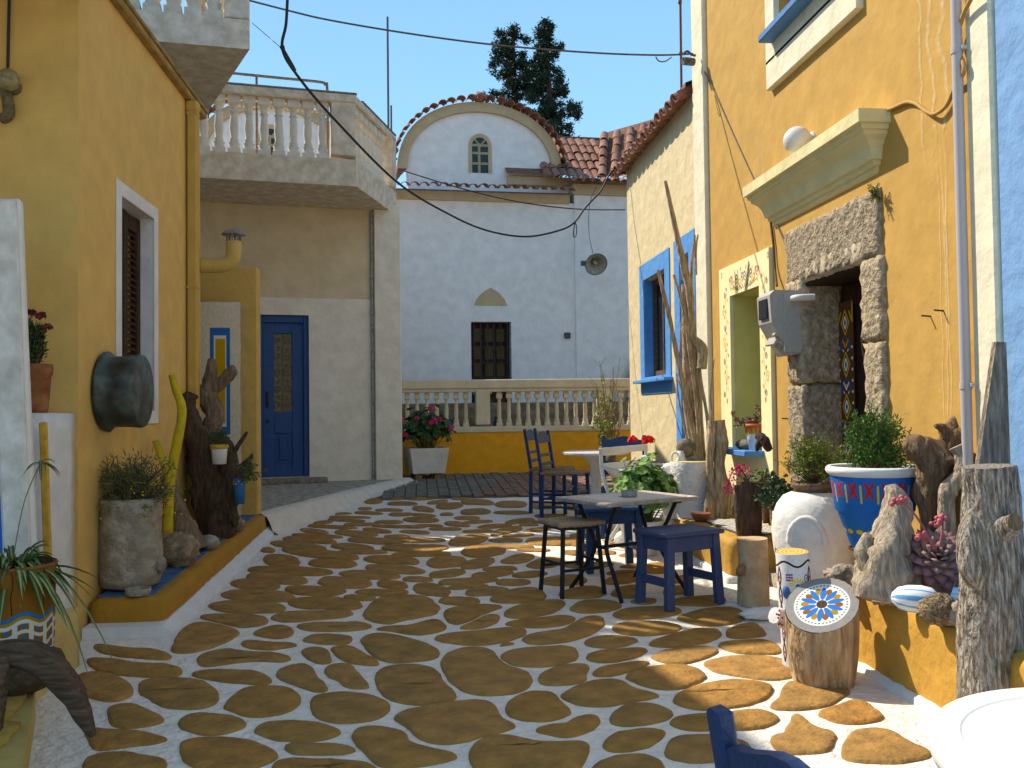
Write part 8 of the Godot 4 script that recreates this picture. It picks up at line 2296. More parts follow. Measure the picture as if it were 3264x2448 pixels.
func tables_and_chairs() -> void:
	var navy := mat(0.018, 0.046, 0.14, 0.5, "paint", 3.0, "n_grain", 0.3)
	var rush := mat(0.46, 0.34, 0.20, 0.95, "grain", Vector3(14, 14, 2.0), "n_grain", 1.5)
	var c0 := make_chair("navy chair nearest on the left, its rush seat turned to the round table", navy, rush)
	var ca := Vector3(1.245, 0.245, -9.089)
	var turn := 62.0
	c0.position = Vector3(ca.x + 0.20, ca.y, ca.z - 0.03)
	c0.rotation_degrees.y = turn
	dup(c0, "navy chair half hidden behind the nearest left one", Vector3(ca.x + 0.13, gy(-9.6), ca.z - 0.42), 66.0)
	var cc := Vector3(1.782, 1.165, -8.106)
	dup(c0, "navy chair facing the lane before the corner shrub", Vector3(cc.x, gy(cc.z), cc.z + 0.24), -12.0)
	var cd := Vector3(2.597, 1.113, -9.9)
	dup(c0, "navy chair seen edge-on against the shaded cream wall", Vector3(cd.x, gy(-9.9), -9.9), -62.0)
	dup(c0, "blue chair cut by the lower frame edge beside the white plastic table", Vector3(0.70, gy(-1.15), -1.15), 100.0)
	for i in 2:
		var far := dup(c0, ["dark chair glimpsed behind the balusters left of the post", "dark chair glimpsed behind the balusters right of the post"][i], Vector3([0.45, 1.05][i], 0.35, -15.2), [15.0, -80.0][i])
	# white bowl on the chair
	var bw := S()
	lathe(bw, [Vector2(0, 0), Vector2(0.09, 0), Vector2(0.10, 0.02), Vector2(0.16, 0.10), Vector2(0.175, 0.12), Vector2(0.16, 0.12), Vector2(0.09, 0.03), Vector2(0, 0.03)], 22)
	var bo: Node3D = tag(put("white_bowl", bw, mat(0.74, 0.73, 0.71, 0.5, "paint", 2.0, "", 0.0)), "white bowl on the seat of the chair facing the lane", "bowl")
	bo.position = Vector3(cc.x, gy(cc.z) + 0.478, cc.z + 0.22)
	# round table
	var rc := Vector3(1.615, gy(-8.35), -8.35)
	var rt := thing("round_table", "grey-white round pedestal table between the navy chairs", "table", rc)
	var tw := mat(0.60, 0.59, 0.57, 0.5, "paint", 2.0, "", 0.0)
	var st := S()
	lathe(st, [Vector2(0, 0.695), Vector2(0.30, 0.695), Vector2(0.315, 0.70), Vector2(0.315, 0.715), Vector2(0.30, 0.722), Vector2(0, 0.722)], 36, Transform3D(), 0.0, 8.0, true)
	put("tabletop", st, tw, rt)
	st = S()
	lathe(st, [Vector2(0.19, 0.0), Vector2(0.18, 0.025), Vector2(0.07, 0.05), Vector2(0.05, 0.09), Vector2(0.05, 0.58), Vector2(0.07, 0.63), Vector2(0.15, 0.69)], 24)
	put("pedestal", st, tw, rt)
	# white bench with a curved frame
	var A := Vector3(1.46, 0, -7.35)
	var B := Vector3(2.02, 0, -8.0)
	var bt := thing("white_bench", "white metal garden bench with a two rail back and curved arms", "bench", A)
	var wm := mat(0.66, 0.66, 0.66, 0.45, "paint", 2.0, "", 0.0)
	var d := (B - A)
	var L := d.length()
	var dn := d / L
	var out := dn.cross(Vector3.UP).normalized()
	if out.z < 0: out = -out
	var gy0 := gy(-7.5)
	st = S()
	for q in [[0.79, 0.055, 0.02], [0.665, 0.045, 0.012]]: bar(st, Vector3(0, gy0 + q[0], 0), d + Vector3(0, gy0 + q[0], 0), q[1], q[2], 0.003, Vector3.UP)
	put("back_rail", st, wm, bt)
	for s in [0.02, L - 0.02]:
		st = S()
		var o: Vector3 = dn * s
		tube(st, curve([o + Vector3(0, gy0 + 0.80, 0), o + Vector3(0, gy0 + 0.62, 0) + out * 0.01, o + Vector3(0, gy0 + 0.42, 0) + out * 0.08, o + Vector3(0, gy0 + 0.2, 0) + out * 0.24, o + Vector3(0, gy0, 0) + out * 0.36], 5), 0.015, 8)
		tube(st, curve([o + Vector3(0, gy0 + 0.60, 0) + out * 0.42, o + Vector3(0, gy0 + 0.45, 0) + out * 0.40, o + Vector3(0, gy0 + 0.3, 0) + out * 0.24, o + Vector3(0, gy0, 0) + out * 0.02], 5), 0.015, 8)
		tube(st, [o + Vector3(0, gy0 + 0.66, 0), o + Vector3(0, gy0 + 0.60, 0) + out * 0.42], 0.014, 8)
		put("side_frame", st, wm, bt)
	for i in 5:
		st = S()
		bar(st, Vector3(0, gy0 + 0.42, 0) + out * (0.07 + i * 0.075), d + Vector3(0, gy0 + 0.42, 0) + out * (0.07 + i * 0.075), 0.05, 0.014, 0.003, out)
		put("seat_slat", st, wm, bt)
	# bistro table with painted top and curved iron legs
	var tc := Vector3(1.335, 0, -5.84)
	var g1 := gy(-5.8)
	var bi := thing("bistro_table", "low rectangular table with a painted whitish top and curved black iron legs", "table", Vector3(tc.x, g1, tc.z), 26.0)
	var im := canvas(320, 224, Color(0.82, 0.80, 0.76), 0.08)
	for i in 40:
		var t := i / 40.0
		for q in [[Vector2(20 + t * 280, 18), 0], [Vector2(20 + t * 280, 206), 0], [Vector2(18, 20 + t * 184), 1], [Vector2(302, 20 + t * 184), 1]]:
			var c: Color = [Color(0.66, 0.28, 0.16), Color(0.72, 0.56, 0.22), Color(0.30, 0.42, 0.60)][i % 3]
			dot(im, q[0].x, q[0].y, 3.0, 7.0, c, 0.7)
	for q in [40.0, 280.0]: stroke(im, [Vector2(q, 36), Vector2(q, 188)], 3.5, Color(0.68, 0.30, 0.18))
	dot(im, 165, 110, 30, 20, Color(0.55, 0.42, 0.30))
	st = S()
	box(st, Vector3(0, 0.598, 0), Vector3(0.76, 0.024, 0.56), 0.006)
	var top := put("tabletop", st, mat(0.50, 0.46, 0.41, 0.6, "grime", 2.0), bi)
	st = S()
	uvquad(st, Vector3(-0.372, 0.6115, -0.272), Vector3(0.372, 0.6115, -0.272), Vector3(0.372, 0.6115, 0.272), Vector3(-0.372, 0.6115, 0.272))
	put("painted_surface", st, imat(im, 0.5), top)
	var iron := mat(0.016, 0.017, 0.02, 0.5, "paint", 3.0, "", 0.0)
	for s in [-1.0, 1.0]:
		for k in [-1.0, 1.0]:
			st = S()
			tube(st, curve([Vector3(s * 0.25, 0.585, k * 0.20), Vector3(s * 0.24, 0.46, k * 0.13), Vector3(s * 0.22, 0.30, k * 0.06), Vector3(s * 0.24, 0.14, k * 0.16), Vector3(s * 0.27, 0.0, k * 0.27)], 6), 0.014, 8)
			put("leg", st, iron, bi)
	st = S()
	bar(st, Vector3(-0.22, 0.30, 0), Vector3(0.22, 0.30, 0), 0.03, 0.02, 0.003)
	for s in [-1.0, 1.0]:
		bar(st, Vector3(s * 0.25, 0.578, -0.24), Vector3(s * 0.25, 0.578, 0.24), 0.025, 0.012, 0.002)
		bar(st, Vector3(s * 0.22, 0.30, -0.07), Vector3(s * 0.22, 0.30, 0.07), 0.03, 0.018, 0.003)
	put("stretcher", st, iron, bi)
	var as_ := thing("ashtray", "small round painted ashtray on the bistro table", "ashtray", Vector3(tc.x + 0.01, g1 + 0.612, tc.z + 0.03))
	st = S()
	lathe(st, [Vector2(0, 0), Vector2(0.045, 0), Vector2(0.052, 0.01), Vector2(0.052, 0.042), Vector2(0.044, 0.042), Vector2(0.04, 0.012), Vector2(0, 0.01)], 20)
	put("body", st, mat(0.44, 0.45, 0.42, 0.5, "grime", 12.0, "", 0.0), as_)
	# rush stool on thin black legs
	var rs := thing("rush_stool", "stool with a round cornered rush seat on thin black legs, left of the bistro table", "stool", Vector3(0.961, 0.157, -5.821), 20.0)
	for q in [[-1.0, -1.0], [1.0, -1.0], [1.0, 1.0], [-1.0, 1.0]]:
		st = S()
		bar(st, Vector3(q[0] * 0.155, 0, q[1] * 0.145), Vector3(q[0] * 0.125, 0.445, q[1] * 0.115), 0.024, 0.024, 0.003)
		put("leg", st, iron, rs)
	for s in [-1.0, 1.0]:
		for q in [[Vector3(-0.145, 0.17, s * 0.133), Vector3(0.145, 0.17, s * 0.133)], [Vector3(s * 0.142, 0.21, -0.13), Vector3(s * 0.142, 0.21, 0.13)], [Vector3(-0.13, 0.43, s * 0.118), Vector3(0.13, 0.43, s * 0.118)], [Vector3(s * 0.128, 0.43, -0.11), Vector3(s * 0.128, 0.43, 0.11)]]:
			st = S()
			bar(st, q[0], q[1], 0.02, 0.016, 0.002)
			put("rung", st, iron, rs)
	st = S()
	roughbox(st, Vector3(0, 0.458, 0), Vector3(0.34, 0.036, 0.32), 0.02, 0.010, 34.0, 5.0, Basis(), 0.016)
	put("seat", st, mat(0.66, 0.50, 0.34, 0.95, "grain", Vector3(14, 14, 3.0), "n_grain", 1.5), rs)
	# blue wooden stools
	for k in 2:
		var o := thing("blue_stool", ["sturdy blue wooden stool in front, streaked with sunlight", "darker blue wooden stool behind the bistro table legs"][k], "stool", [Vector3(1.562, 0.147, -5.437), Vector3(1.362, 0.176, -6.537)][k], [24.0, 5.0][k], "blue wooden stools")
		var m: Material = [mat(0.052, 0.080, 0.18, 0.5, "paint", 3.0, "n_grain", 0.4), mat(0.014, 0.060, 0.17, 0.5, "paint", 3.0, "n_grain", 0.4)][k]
		st = S()
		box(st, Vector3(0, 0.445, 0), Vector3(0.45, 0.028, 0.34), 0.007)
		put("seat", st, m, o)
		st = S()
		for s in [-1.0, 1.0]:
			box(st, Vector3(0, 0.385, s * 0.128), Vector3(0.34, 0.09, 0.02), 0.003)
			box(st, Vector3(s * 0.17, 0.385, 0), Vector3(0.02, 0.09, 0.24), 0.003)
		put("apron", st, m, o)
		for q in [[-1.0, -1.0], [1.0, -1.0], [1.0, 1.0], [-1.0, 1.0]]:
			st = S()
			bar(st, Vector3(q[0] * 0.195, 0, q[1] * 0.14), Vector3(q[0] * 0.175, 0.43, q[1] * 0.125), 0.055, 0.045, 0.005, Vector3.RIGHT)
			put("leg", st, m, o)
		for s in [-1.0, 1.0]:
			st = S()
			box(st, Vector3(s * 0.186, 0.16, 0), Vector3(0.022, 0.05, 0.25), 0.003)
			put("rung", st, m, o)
	# white plastic table in the right foreground
	var pt := thing("plastic_table", "round white plastic table cut off by the lower right corner", "table", Vector3(1.245, gy(-1.40) - 0.012, -1.40))
	var pm := mat(0.78, 0.78, 0.77, 0.35, "", 1.0, "", 0.0)
	st = S()
	lathe(st, [Vector2(0.34, 0.685), Vector2(0.372, 0.69), Vector2(0.378, 0.705), Vector2(0.378, 0.725), Vector2(0.370, 0.736), Vector2(0.356, 0.738), Vector2(0.350, 0.734), Vector2(0.325, 0.734)], 72)
	lathe(st, [Vector2(0.325, 0.734), Vector2(0.321, 0.731), Vector2(0, 0.7312)], 72, Transform3D(), 0.0, 8.0, true)
	put("tabletop", st, pm, pt)
	for k in 4:
		st = S()
		var a := TAU * k / 4 + 0.6
		bar(st, Vector3(cos(a) * 0.30, 0, sin(a) * 0.30), Vector3(cos(a) * 0.22, 0.70, sin(a) * 0.22), 0.05, 0.04, 0.006)
		put("leg", st, pm, pt)

# ---------------------------------------------------------------- left side
func old_door_image() -> Image:
	var im := canvas(256, 512, Color(0.80, 0.81, 0.82), 0.06)
	var blue := Color(0.12, 0.40, 0.74)
	for s in [[20.0, 24.0, 236.0, 200.0], [20.0, 268.0, 236.0, 352.0], [20.0, 392.0, 236.0, 480.0]]:
		pass
	for q in [[100, 30, 113, 180, Color(0.80, 0.68, 0.05)], [90, 232, 123, 84, blue], [90, 362, 123, 110, blue]]:
		for y in range(q[1], q[1] + q[3]):
			for x in range(q[0], q[0] + q[2]): im.set_pixel(x, y, q[4])
	for i in 12: stroke(im, [Vector2(150 + 4 * sin(i * 2.0), 90 + i * 9), Vector2(160, 94 + i * 9)], 2.0, [Color(0.9, 0.9, 0.9), blue][i % 2])
	stroke(im, [Vector2(110, 222), Vector2(170, 214), Vector2(198, 222), Vector2(170, 228)], 2.0, blue)
	for q in [[110, 270, 66, 8], [120, 380, 60, 6]]:
		for y in range(q[1], q[1] + 26):
			for x in range(q[0], q[0] + q[2]): im.set_pixel(x, y, Color(0.85, 0.85, 0.85))
	return im

func left_things() -> void:
	var white := mat(0.76, 0.76, 0.76, 0.9, "paint", 1.0, "n_plaster", 0.5)
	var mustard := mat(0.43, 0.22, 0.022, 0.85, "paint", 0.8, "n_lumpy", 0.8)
	# planter along the yellow house
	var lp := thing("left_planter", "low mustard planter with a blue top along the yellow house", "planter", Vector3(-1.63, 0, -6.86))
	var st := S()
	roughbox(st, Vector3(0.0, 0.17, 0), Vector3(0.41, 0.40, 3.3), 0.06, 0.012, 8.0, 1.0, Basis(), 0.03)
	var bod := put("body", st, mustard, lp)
	bod.rotation.x = 0.027
	st = S()
	box(st, Vector3(-0.03, 0.372, 0.0), Vector3(0.29, 0.012, 3.16), 0.003)
	var bt := put("painted_top", st, mat(0.08, 0.19, 0.42, 0.75, "grime", 1.2), lp)
	bt.rotation.x = 0.027
	st = S()
	var sk := PackedVector2Array([Vector2(-0.2, -0.05), Vector2(0.29, -0.05), Vector2(0.27, 0.02), Vector2(0.215, 0.06), Vector2(-0.2, 0.06)])
	prism(st, sk, -1.72, 1.76)
	var ft := put("whitewashed_foot", st, white, lp)
	ft.position.y = 0.185
	ft.rotation.x = 0.027
	var ty := func(z: float) -> float: return 0.377 + 0.027 * (-z - 6.86)
	# stone pot with a dry yellow flowered plant
	var cp := Vector3(-1.70, ty.call(-5.52), -5.50)
	var pot := thing("stone_pot", "tall rough grey stone pot at the near end of the left planter", "pot", cp)
	st = S()
	lathe(st, [Vector2(0, 0), Vector2(0.12, 0.0), Vector2(0.165, 0.02), Vector2(0.178, 0.07), Vector2(0.176, 0.2), Vector2(0.172, 0.38), Vector2(0.176, 0.50), Vector2(0.170, 0.52), Vector2(0.15, 0.515), Vector2(0.14, 0.46), Vector2(0, 0.45)], 30, Transform3D(), 0.014, 6.0)
	put("body", st, mat(0.48, 0.43, 0.36, 0.95, "grime", 1.2, "n_rough", 0.6), pot)
	st = S()
	ball(st, Vector3(0.175, 0.13, 0.03), Vector3(0.035, 0.055, 0.05), 12, 8, 0.1)
	put("knob", st, mat(0.36, 0.33, 0.28, 0.95, "grime", 1.2, "n_rough", 0.6), pot)
	var dp := thing("yellow_flowered_plant", "tangled dry plant with tiny yellow flowers in the stone pot", "plant", cp + Vector3(0, 0.47, 0))
	sprig(dp, Vector3.ZERO, Vector3(0.03, 0.11, 0.03), Vector3(0.27, 0.23, 0.2), 150, 15, 0.05, 0.007, Color(0.13, 0.14, 0.055), 0.25)
	st = S()
	for i in 170:
		var d := rdir()
		tint(st, Color(0.60, 0.36, 0.02), 0.3)
		leaf(st, Vector3(0.06, 0.02, 0.05) + d * Vector3(0.27, 0.20, 0.2) * rng.randf_range(0.5, 1.0), rdir(), rdir(), 0.014, 0.012)
	put("flower", st, leafmat(0.6, 0.36, 0.02), dp)
	st = S()
	lathe(st, [Vector2(0, 0), Vector2(0.068, 0), Vector2(0.07, 0.036), Vector2(0.064, 0.036), Vector2(0.06, 0.008), Vector2(0, 0.006)], 24)
	var tn: Node3D = tag(put("tin_dish", st, mat(0.45, 0.43, 0.38, 0.4, "grime", 6.0, "", 0.0)), "small metal dish before the stone pot", "dish")
	tn.position = Vector3(-1.595, ty.call(-5.30), -5.29)
	# copper cauldron on the wall
	var cc := Vector3(-1.845, 1.482, -5.503)
	var ca := thing("copper_cauldron", "old green-black copper cauldron hung mouth to the wall below the window", "cauldron", cc)
	st = S()
	lathe(st, [Vector2(0.205, 0.012), Vector2(0.232, 0.005), Vector2(0.238, 0.02), Vector2(0.222, 0.035), Vector2(0.208, 0.05), Vector2(0.208, 0.12), Vector2(0.216, 0.205), Vector2(0.212, 0.216), Vector2(0.198, 0.221), Vector2(0.0, 0.225)], 36, Transform3D(Basis(Vector3(0, 0, 1), -PI * 0.5), Vector3.ZERO), 0.004, 9.0)
	var cm := StandardMaterial3D.new()
	cm.albedo_texture = ntex("verdigris", 0.010, 6, Color(0.13, 0.11, 0.09), Color(0.40, 0.48, 0.45))
	cm.roughness = 0.5
	cm.metallic = 0.35
	cm.uv1_triplanar = true
	cm.uv1_world_triplanar = true
	cm.uv1_scale = Vector3.ONE * 1.3
	cm.normal_enabled = true
	cm.normal_texture = base_tex("n_plaster")
	cm.normal_scale = 0.4
	put("body", st, cm, ca)
	# yellow forked branch
	var yb := Vector3(-1.676, 0.756, -6.25)
	var Y := func(x: float, y: float, z := 0.0) -> Vector3: return Vector3((x - 368.0) * 0.0032, (1085.0 - y) * 0.0032, z)
	drift("yellow_branch", "forked branch painted bright yellow behind the stone pot", yb, [[[Y.call(360, 1205), Y.call(364, 1125), Y.call(368, 1040), Y.call(384, 950), Y.call(392, 892), Y.call(380, 850), Y.call(371, 818)], [0.035, 0.035, 0.034, 0.034, 0.03, 0.026, 0.02]], [[Y.call(366, 1030), Y.call(352, 995), Y.call(338, 955)], [0.034, 0.026, 0.022]]], mat(0.66, 0.52, 0.02, 0.7, "stain", 1.5, "n_plaster", 0.4), 12, 0.12, 0.12, "branch")
	# roots and driftwood
	var dk := wood(0.13, 0.088, 0.058, 1, 6.0)
	var gw := wood(0.32, 0.24, 0.17, 1, 6.0)
	var rb := Vector3(-1.66, ty.call(-7.25), -7.25)
	var Q := func(x: float, y: float, z := 0.0) -> Vector3: return Vector3((x - 462.0) * 0.00372, (1158.0 - y) * 0.00372, z)
	drift("dark_stump_root", "big dark upturned root stump at the far end of the left planter", rb, [
		[[Q.call(478, 1165), Q.call(468, 1080), Q.call(455, 1000), Q.call(432, 940), Q.call(420, 890), Q.call(432, 858)], [0.15, 0.16, 0.14, 0.10, 0.09, 0.04]],
		[[Q.call(490, 1120, 0.03), Q.call(505, 1040, 0.04), Q.call(508, 990, 0.03), Q.call(497, 950, 0.0)], [0.12, 0.11, 0.07, 0.015]],
		[[Q.call(495, 1060, 0.03), Q.call(525, 1030, 0.05), Q.call(550, 1000, 0.06), Q.call(556, 985, 0.06)], [0.07, 0.05, 0.03, 0.008]],
		[[Q.call(500, 1010, 0.02), Q.call(525, 970, 0.04), Q.call(545, 940, 0.05)], [0.035, 0.022, 0.01]],
		[[Q.call(500, 1100, 0.05), Q.call(515, 1115, 0.07), Q.call(524, 1135, 0.07)], [0.05, 0.04, 0.02]]], dk, 20, 0.5, 0.55)
	drift("grey_driftwood_head", "grey driftwood like an animal head above the dark root stump", Vector3(-1.695, 1.189, -7.5), [
		[[Vector3(0.0, -0.75, 0), Vector3(0.0, -0.3, 0), Vector3(0.0, 0.0, 0), Vector3(0.03, 0.14, 0), Vector3(-0.02, 0.27, 0), Vector3(-0.10, 0.33, 0), Vector3(-0.16, 0.31, 0.02)], [0.05, 0.06, 0.085, 0.07, 0.10, 0.07, 0.02]],
		[[Vector3(-0.03, 0.30, 0), Vector3(0.0, 0.44, 0), Vector3(0.01, 0.60, 0)], [0.07, 0.06, 0.03]],
		[[Vector3(0.01, 0.36, 0), Vector3(0.10, 0.42, 0.0), Vector3(0.16, 0.50, 0), Vector3(0.15, 0.54, 0)], [0.06, 0.055, 0.05, 0.02]]], gw, 18, 0.28, 0.4)
	drift("leaning_slab", "grey-brown slab of driftwood leaning against the root stump", Vector3(-1.66, ty.call(-6.62), -6.62), [[[Vector3(0.02, -0.01, 0.02), Vector3(-0.04, 0.14, 0.0), Vector3(-0.11, 0.32, -0.05), Vector3(-0.155, 0.50, -0.10), Vector3(-0.15, 0.56, -0.12)], [0.13, 0.12, 0.09, 0.055, 0.02]]], gw, 20, 0.2, 0.35)
	var sm := mat(0.42, 0.34, 0.23, 0.95, "stone", 1.2, "n_rough", 0.6)
	rock("sandy_rock", "broad sandy rock between the stone pot and the leaning slab", Vector3(-1.595, ty.call(-6.10), -6.10), Vector3(0.135, 0.115, 0.10), 0.28, sm, 0.0, 5.0)
	rock("pale_rock", "egg shaped pale rock at the planter rim below the root stump", Vector3(-1.53, ty.call(-6.70), -6.70), Vector3(0.085, 0.055, 0.055), 0.08, mat(0.52, 0.48, 0.41, 0.9, "stone", 1.2), -25.0, 7.0)
	rock("small_rock", "small knobbly rock at the far rim of the left planter", Vector3(-1.50, ty.call(-7.5), -7.5), Vector3(0.07, 0.06, 0.06), 0.3, sm, 0.0, 14.0)
	var bk := thing("blue_bucket", "tiny blue bucket with yellow dots hanging on the root stump", "bucket", Vector3(-1.374, 0.661, -7.02))
	st = S()
	lathe(st, [Vector2(0, 0), Vector2(0.035, 0), Vector2(0.048, 0.19), Vector2(0.04, 0.19), Vector2(0, 0.17)], 16)
	put("body", st, gloss(0.03, 0.14, 0.36, 0.5), bk)
	st = S()
	for i in 12: ball(st, Vector3(cos(i * 0.52) * 0.046, 0.15 + 0.02 * (i % 2), sin(i * 0.52) * 0.046), Vector3.ONE * 0.007, 6, 4)
	put("dot", st, gloss(0.66, 0.50, 0.03, 0.6), bk)
	var bpl := thing("small_green_plant", "sparse green plant hanging by the tiny blue bucket", "plant", bk.position + Vector3(0, 0.17, 0))
	sprig(bpl, Vector3.ZERO, Vector3(0.08, 0.03, 0.02), Vector3(0.13, 0.13, 0.08), 18, 10, 0.035, 0.018, Color(0.10, 0.16, 0.05), 0.4)
	var wp := thing("yellow_rim_pot", "little white pot with a yellow rim lodged in the root stump", "pot", Vector3(-1.529, 1.022, -7.05))
	st = S()
	lathe(st, [Vector2(0, -0.06), Vector2(0.05, -0.06), Vector2(0.06, 0.06)], 18)
	put("body", st, white, wp)
	st = S()
	lathe(st, [Vector2(0.061, 0.055), Vector2(0.067, 0.06), Vector2(0.067, 0.09), Vector2(0.058, 0.09), Vector2(0, 0.07)], 18)
	put("rim", st, gloss(0.55, 0.40, 0.03, 0.6), wp)
	var wpp := thing("grassy_tuft", "dark grassy tuft growing from the little yellow rimmed pot", "plant", wp.position + Vector3(0, 0.08, 0))
	sprig(wpp, Vector3.ZERO, Vector3(0, 0.06, 0), Vector3(0.08, 0.07, 0.07), 30, 8, 0.05, 0.008, Color(0.06, 0.10, 0.04))
	# painted panel leaning on the low wall
	var im := canvas(160, 512, Color(0.84, 0.80, 0.72), 0.07)
	for q in [[50, 60, 74, 250, Color(0.16, 0.42, 0.70)], [64, 78, 46, 214, Color(0.86, 0.84, 0.82)], [70, 86, 36, 198, Color(0.74, 0.60, 0.04)], [50, 372, 74, 130, Color(0.16, 0.42, 0.70)], [66, 386, 42, 110, Color(0.72, 0.50, 0.06)]]:
		for y in range(q[1], q[1] + q[3]):
			for x in range(q[0], q[0] + q[2]): im.set_pixel(x, y, q[4])
	var pp := Vector3(-1.83, 0, -8.40)
	var pa := thing("painted_shutter", "cream painted shutter panel with a blue framed yellow oblong, on the low yellow wall", "shutter", pp)
	var w := 0.392 * 0.5
	st = S()
	box(st, Vector3(0, 1.36, -0.02), Vector3(w * 2, 2.0, 0.045), 0.005)
	put("board", st, mat(0.66, 0.60, 0.48, 0.85, "grime", 1.0), pa)
	st = S()
	uvquad(st, Vector3(-w + 0.004, 2.356, 0.0045), Vector3(w - 0.004, 2.352, 0.0045), Vector3(w - 0.004, 0.37, 0.0045), Vector3(-w + 0.004, 0.37, 0.0045))
	put("painted_front", st, imat(im, 0.8), pa)
	# nearest left: white pier with pots
	var pr := thing("white_pier", "white painted pier at the corner of the yellow house carrying clay pots", "pier", Vector3(-1.86, 0, -4.66))
	st = S()
	roughbox(st, Vector3(-0.27, 0.66, -0.218), Vector3(0.54, 1.40, 0.428), 0.1, 0.006, 8.0, 2.0, Basis(), 0.012)
	put("pier_body", st, white, pr)
	var tc := mat(0.40, 0.17, 0.075, 0.85, "grime", 1.6)
	var t1 := Vector3(-1.985, 1.362, -4.86)
	for k in 2:
		var o := thing("terracotta_pot", ["warm brown terracotta pot under the red chrysanthemums on the pier", "paler pink terracotta pot cut by the white door panel"][k], "pot", [t1, Vector3(-2.06, 1.362, -4.70)][k], 0.0, "terracotta pots on the pier")
		st = S()
		lathe(st, [Vector2(0, 0), Vector2(0.066, 0), Vector2(0.072, 0.02), Vector2(0.085, 0.19), Vector2(0.092, 0.195), Vector2(0.094, 0.245), Vector2(0.085, 0.25), Vector2(0.078, 0.2), Vector2(0, 0.19)], 26)
		put("body", st, tc if k == 0 else mat(0.52, 0.25, 0.14, 0.85, "grime", 1.6), o)
	var ch := thing("chrysanthemum", "dark green chrysanthemum with wine red heads in the terracotta pot", "plant", t1 + Vector3(0, 0.2, 0))
	sprig(ch, Vector3.ZERO, Vector3(-0.015, 0.16, 0), Vector3(0.105, 0.13, 0.1), 60, 22, 0.03, 0.012, Color(0.045, 0.085, 0.03))
	for q in [Vector3(-0.10, 0.27, 0.03), Vector3(-0.05, 0.30, 0.04), Vector3(0.0, 0.305, 0.03), Vector3(0.05, 0.29, 0.04), Vector3(-0.12, 0.22, 0.06), Vector3(0.085, 0.23, 0.04), Vector3(-0.09, 0.19, 0.08), Vector3(0.02, 0.29, -0.03)]:
		st = S()
		blossom(st, q, 0.028, 22, Color(0.20, 0.035, 0.05))
		put("flower_head", st, leafmat(0.25, 0.04, 0.06), ch)
	# old white door panel, standing on the low step
	var od := thing("white_door_panel", "old white door leaf with blue and yellow painted panels at the left edge", "door panel", Vector3(-1.765, 0.40, -4.38), 3.0)
	od.rotation_degrees.z = 2.4
	st = S()
	box(st, Vector3(-0.38, 0.98, -0.02), Vector3(0.76, 1.96, 0.05), 0.012)
	put("board", st, mat(0.76, 0.74, 0.71, 0.85, "paint", 1.2), od)
	st = S()
	uvquad(st, Vector3(-0.75, 1.945, 0.006), Vector3(-0.012, 1.945, 0.006), Vector3(-0.012, 0.02, 0.006), Vector3(-0.75, 0.02, 0.006))
	put("painted_front", st, imat(old_door_image(), 0.8), od)
	for q in [[-0.3, 0.02, 1.93], [-0.055, 0.02, 1.93]]: pass
	st = S()
	box(st, Vector3(-0.070, 0.98, 0.012), Vector3(0.115, 1.94, 0.02), 0.006)
	for y in [0.06, 0.62, 1.08, 1.90]: box(st, Vector3(-0.45, y, 0.0118), Vector3(0.62, 0.09, 0.018), 0.005)
	put("rail", st, mat(0.80, 0.78, 0.75, 0.85, "stain", 1.0), od)
	st = S()
	bar(st, Vector3(-1.761, 0.426, -4.5), Vector3(-1.816, 1.315, -4.56), 0.036, 0.02, 0.005)
	tag(put("yellow_board", st, mat(0.70, 0.42, 0.06, 0.8, "stain", 2.0)), "narrow yellow board standing between the white door panel and the pier", "board")
	# low stone bench with the yellow painted slabs
	var lb := thing("low_stone_bench", "low dull yellow stone bench at the lower left corner", "bench", Vector3.ZERO)
	st = S()
	flat_prism(st, [Vector2(-1.90, -4.655), Vector2(-1.58, -3.9), Vector2(-1.24, -2.95), Vector2(-1.20, -1.6), Vector2(-3.4, -1.6), Vector2(-3.4, -4.655)], -0.05, 0.245)
	put("body", st, mat(0.50, 0.38, 0.12, 0.9, "paint", 0.8), lb)
	for q in [[-1.46, -3.22, 0.37, 0.33, 0.1], [-1.85, -3.30, 0.38, 0.36, 0.05], [-1.47, -2.86, 0.42, 0.36, 0.04], [-1.92, -2.92, 0.44, 0.38, 0.0], [-1.56, -3.58, 0.34, 0.32, 0.2], [-1.92, -3.68, 0.34, 0.36, 0.1], [-1.48, -2.45, 0.44, 0.42, 0.05], [-1.96, -2.48, 0.44, 0.4, 0.1], [-1.52, -1.95, 0.46, 0.44, 0.0]]:
		st = S()
		roughbox(st, Vector3.ZERO, Vector3(q[2], 0.03, q[3]), 0.06, 0.012, 12.0, q[0], Basis(), 0.012)
		var sl := put("slab", st, mat(0.50, 0.35, 0.075, 0.9, "worn", 1.2), lb)
		sl.position = Vector3(q[0] - 0.13, 0.25, q[1])
		sl.rotation.y = q[4]
	var sp := thing("yellow_step_block", "pale yellow block behind the painted flower can", "block", Vector3(-1.75, 0, -4.32))
	st = S()
	roughbox(st, Vector3(-0.2, 0.23, 0), Vector3(0.56, 0.36, 0.66), 0.08, 0.008, 8.0, 3.0, Basis(), 0.02)
	put("body", st, mat(0.58, 0.44, 0.16, 0.9, "paint", 0.8), sp)
	# flower can on its log
	rock("brown_boulder", "brown boulder carrying the painted flower can", Vector3(-1.64, 0.255, -3.80), Vector3(0.20, 0.105, 0.17), 0.12, mat(0.14, 0.095, 0.06, 0.95, "stone", 2.0, "n_rough", 0.8), 0.0, 9.0)
	var fc := thing("flower_can", "ochre flower can painted with a blue wave and a white lattice", "pot", Vector3(-1.628, 0.42, -3.80))
	var ci := canvas(768, 256, Color(0.50, 0.34, 0.10), 0.08)
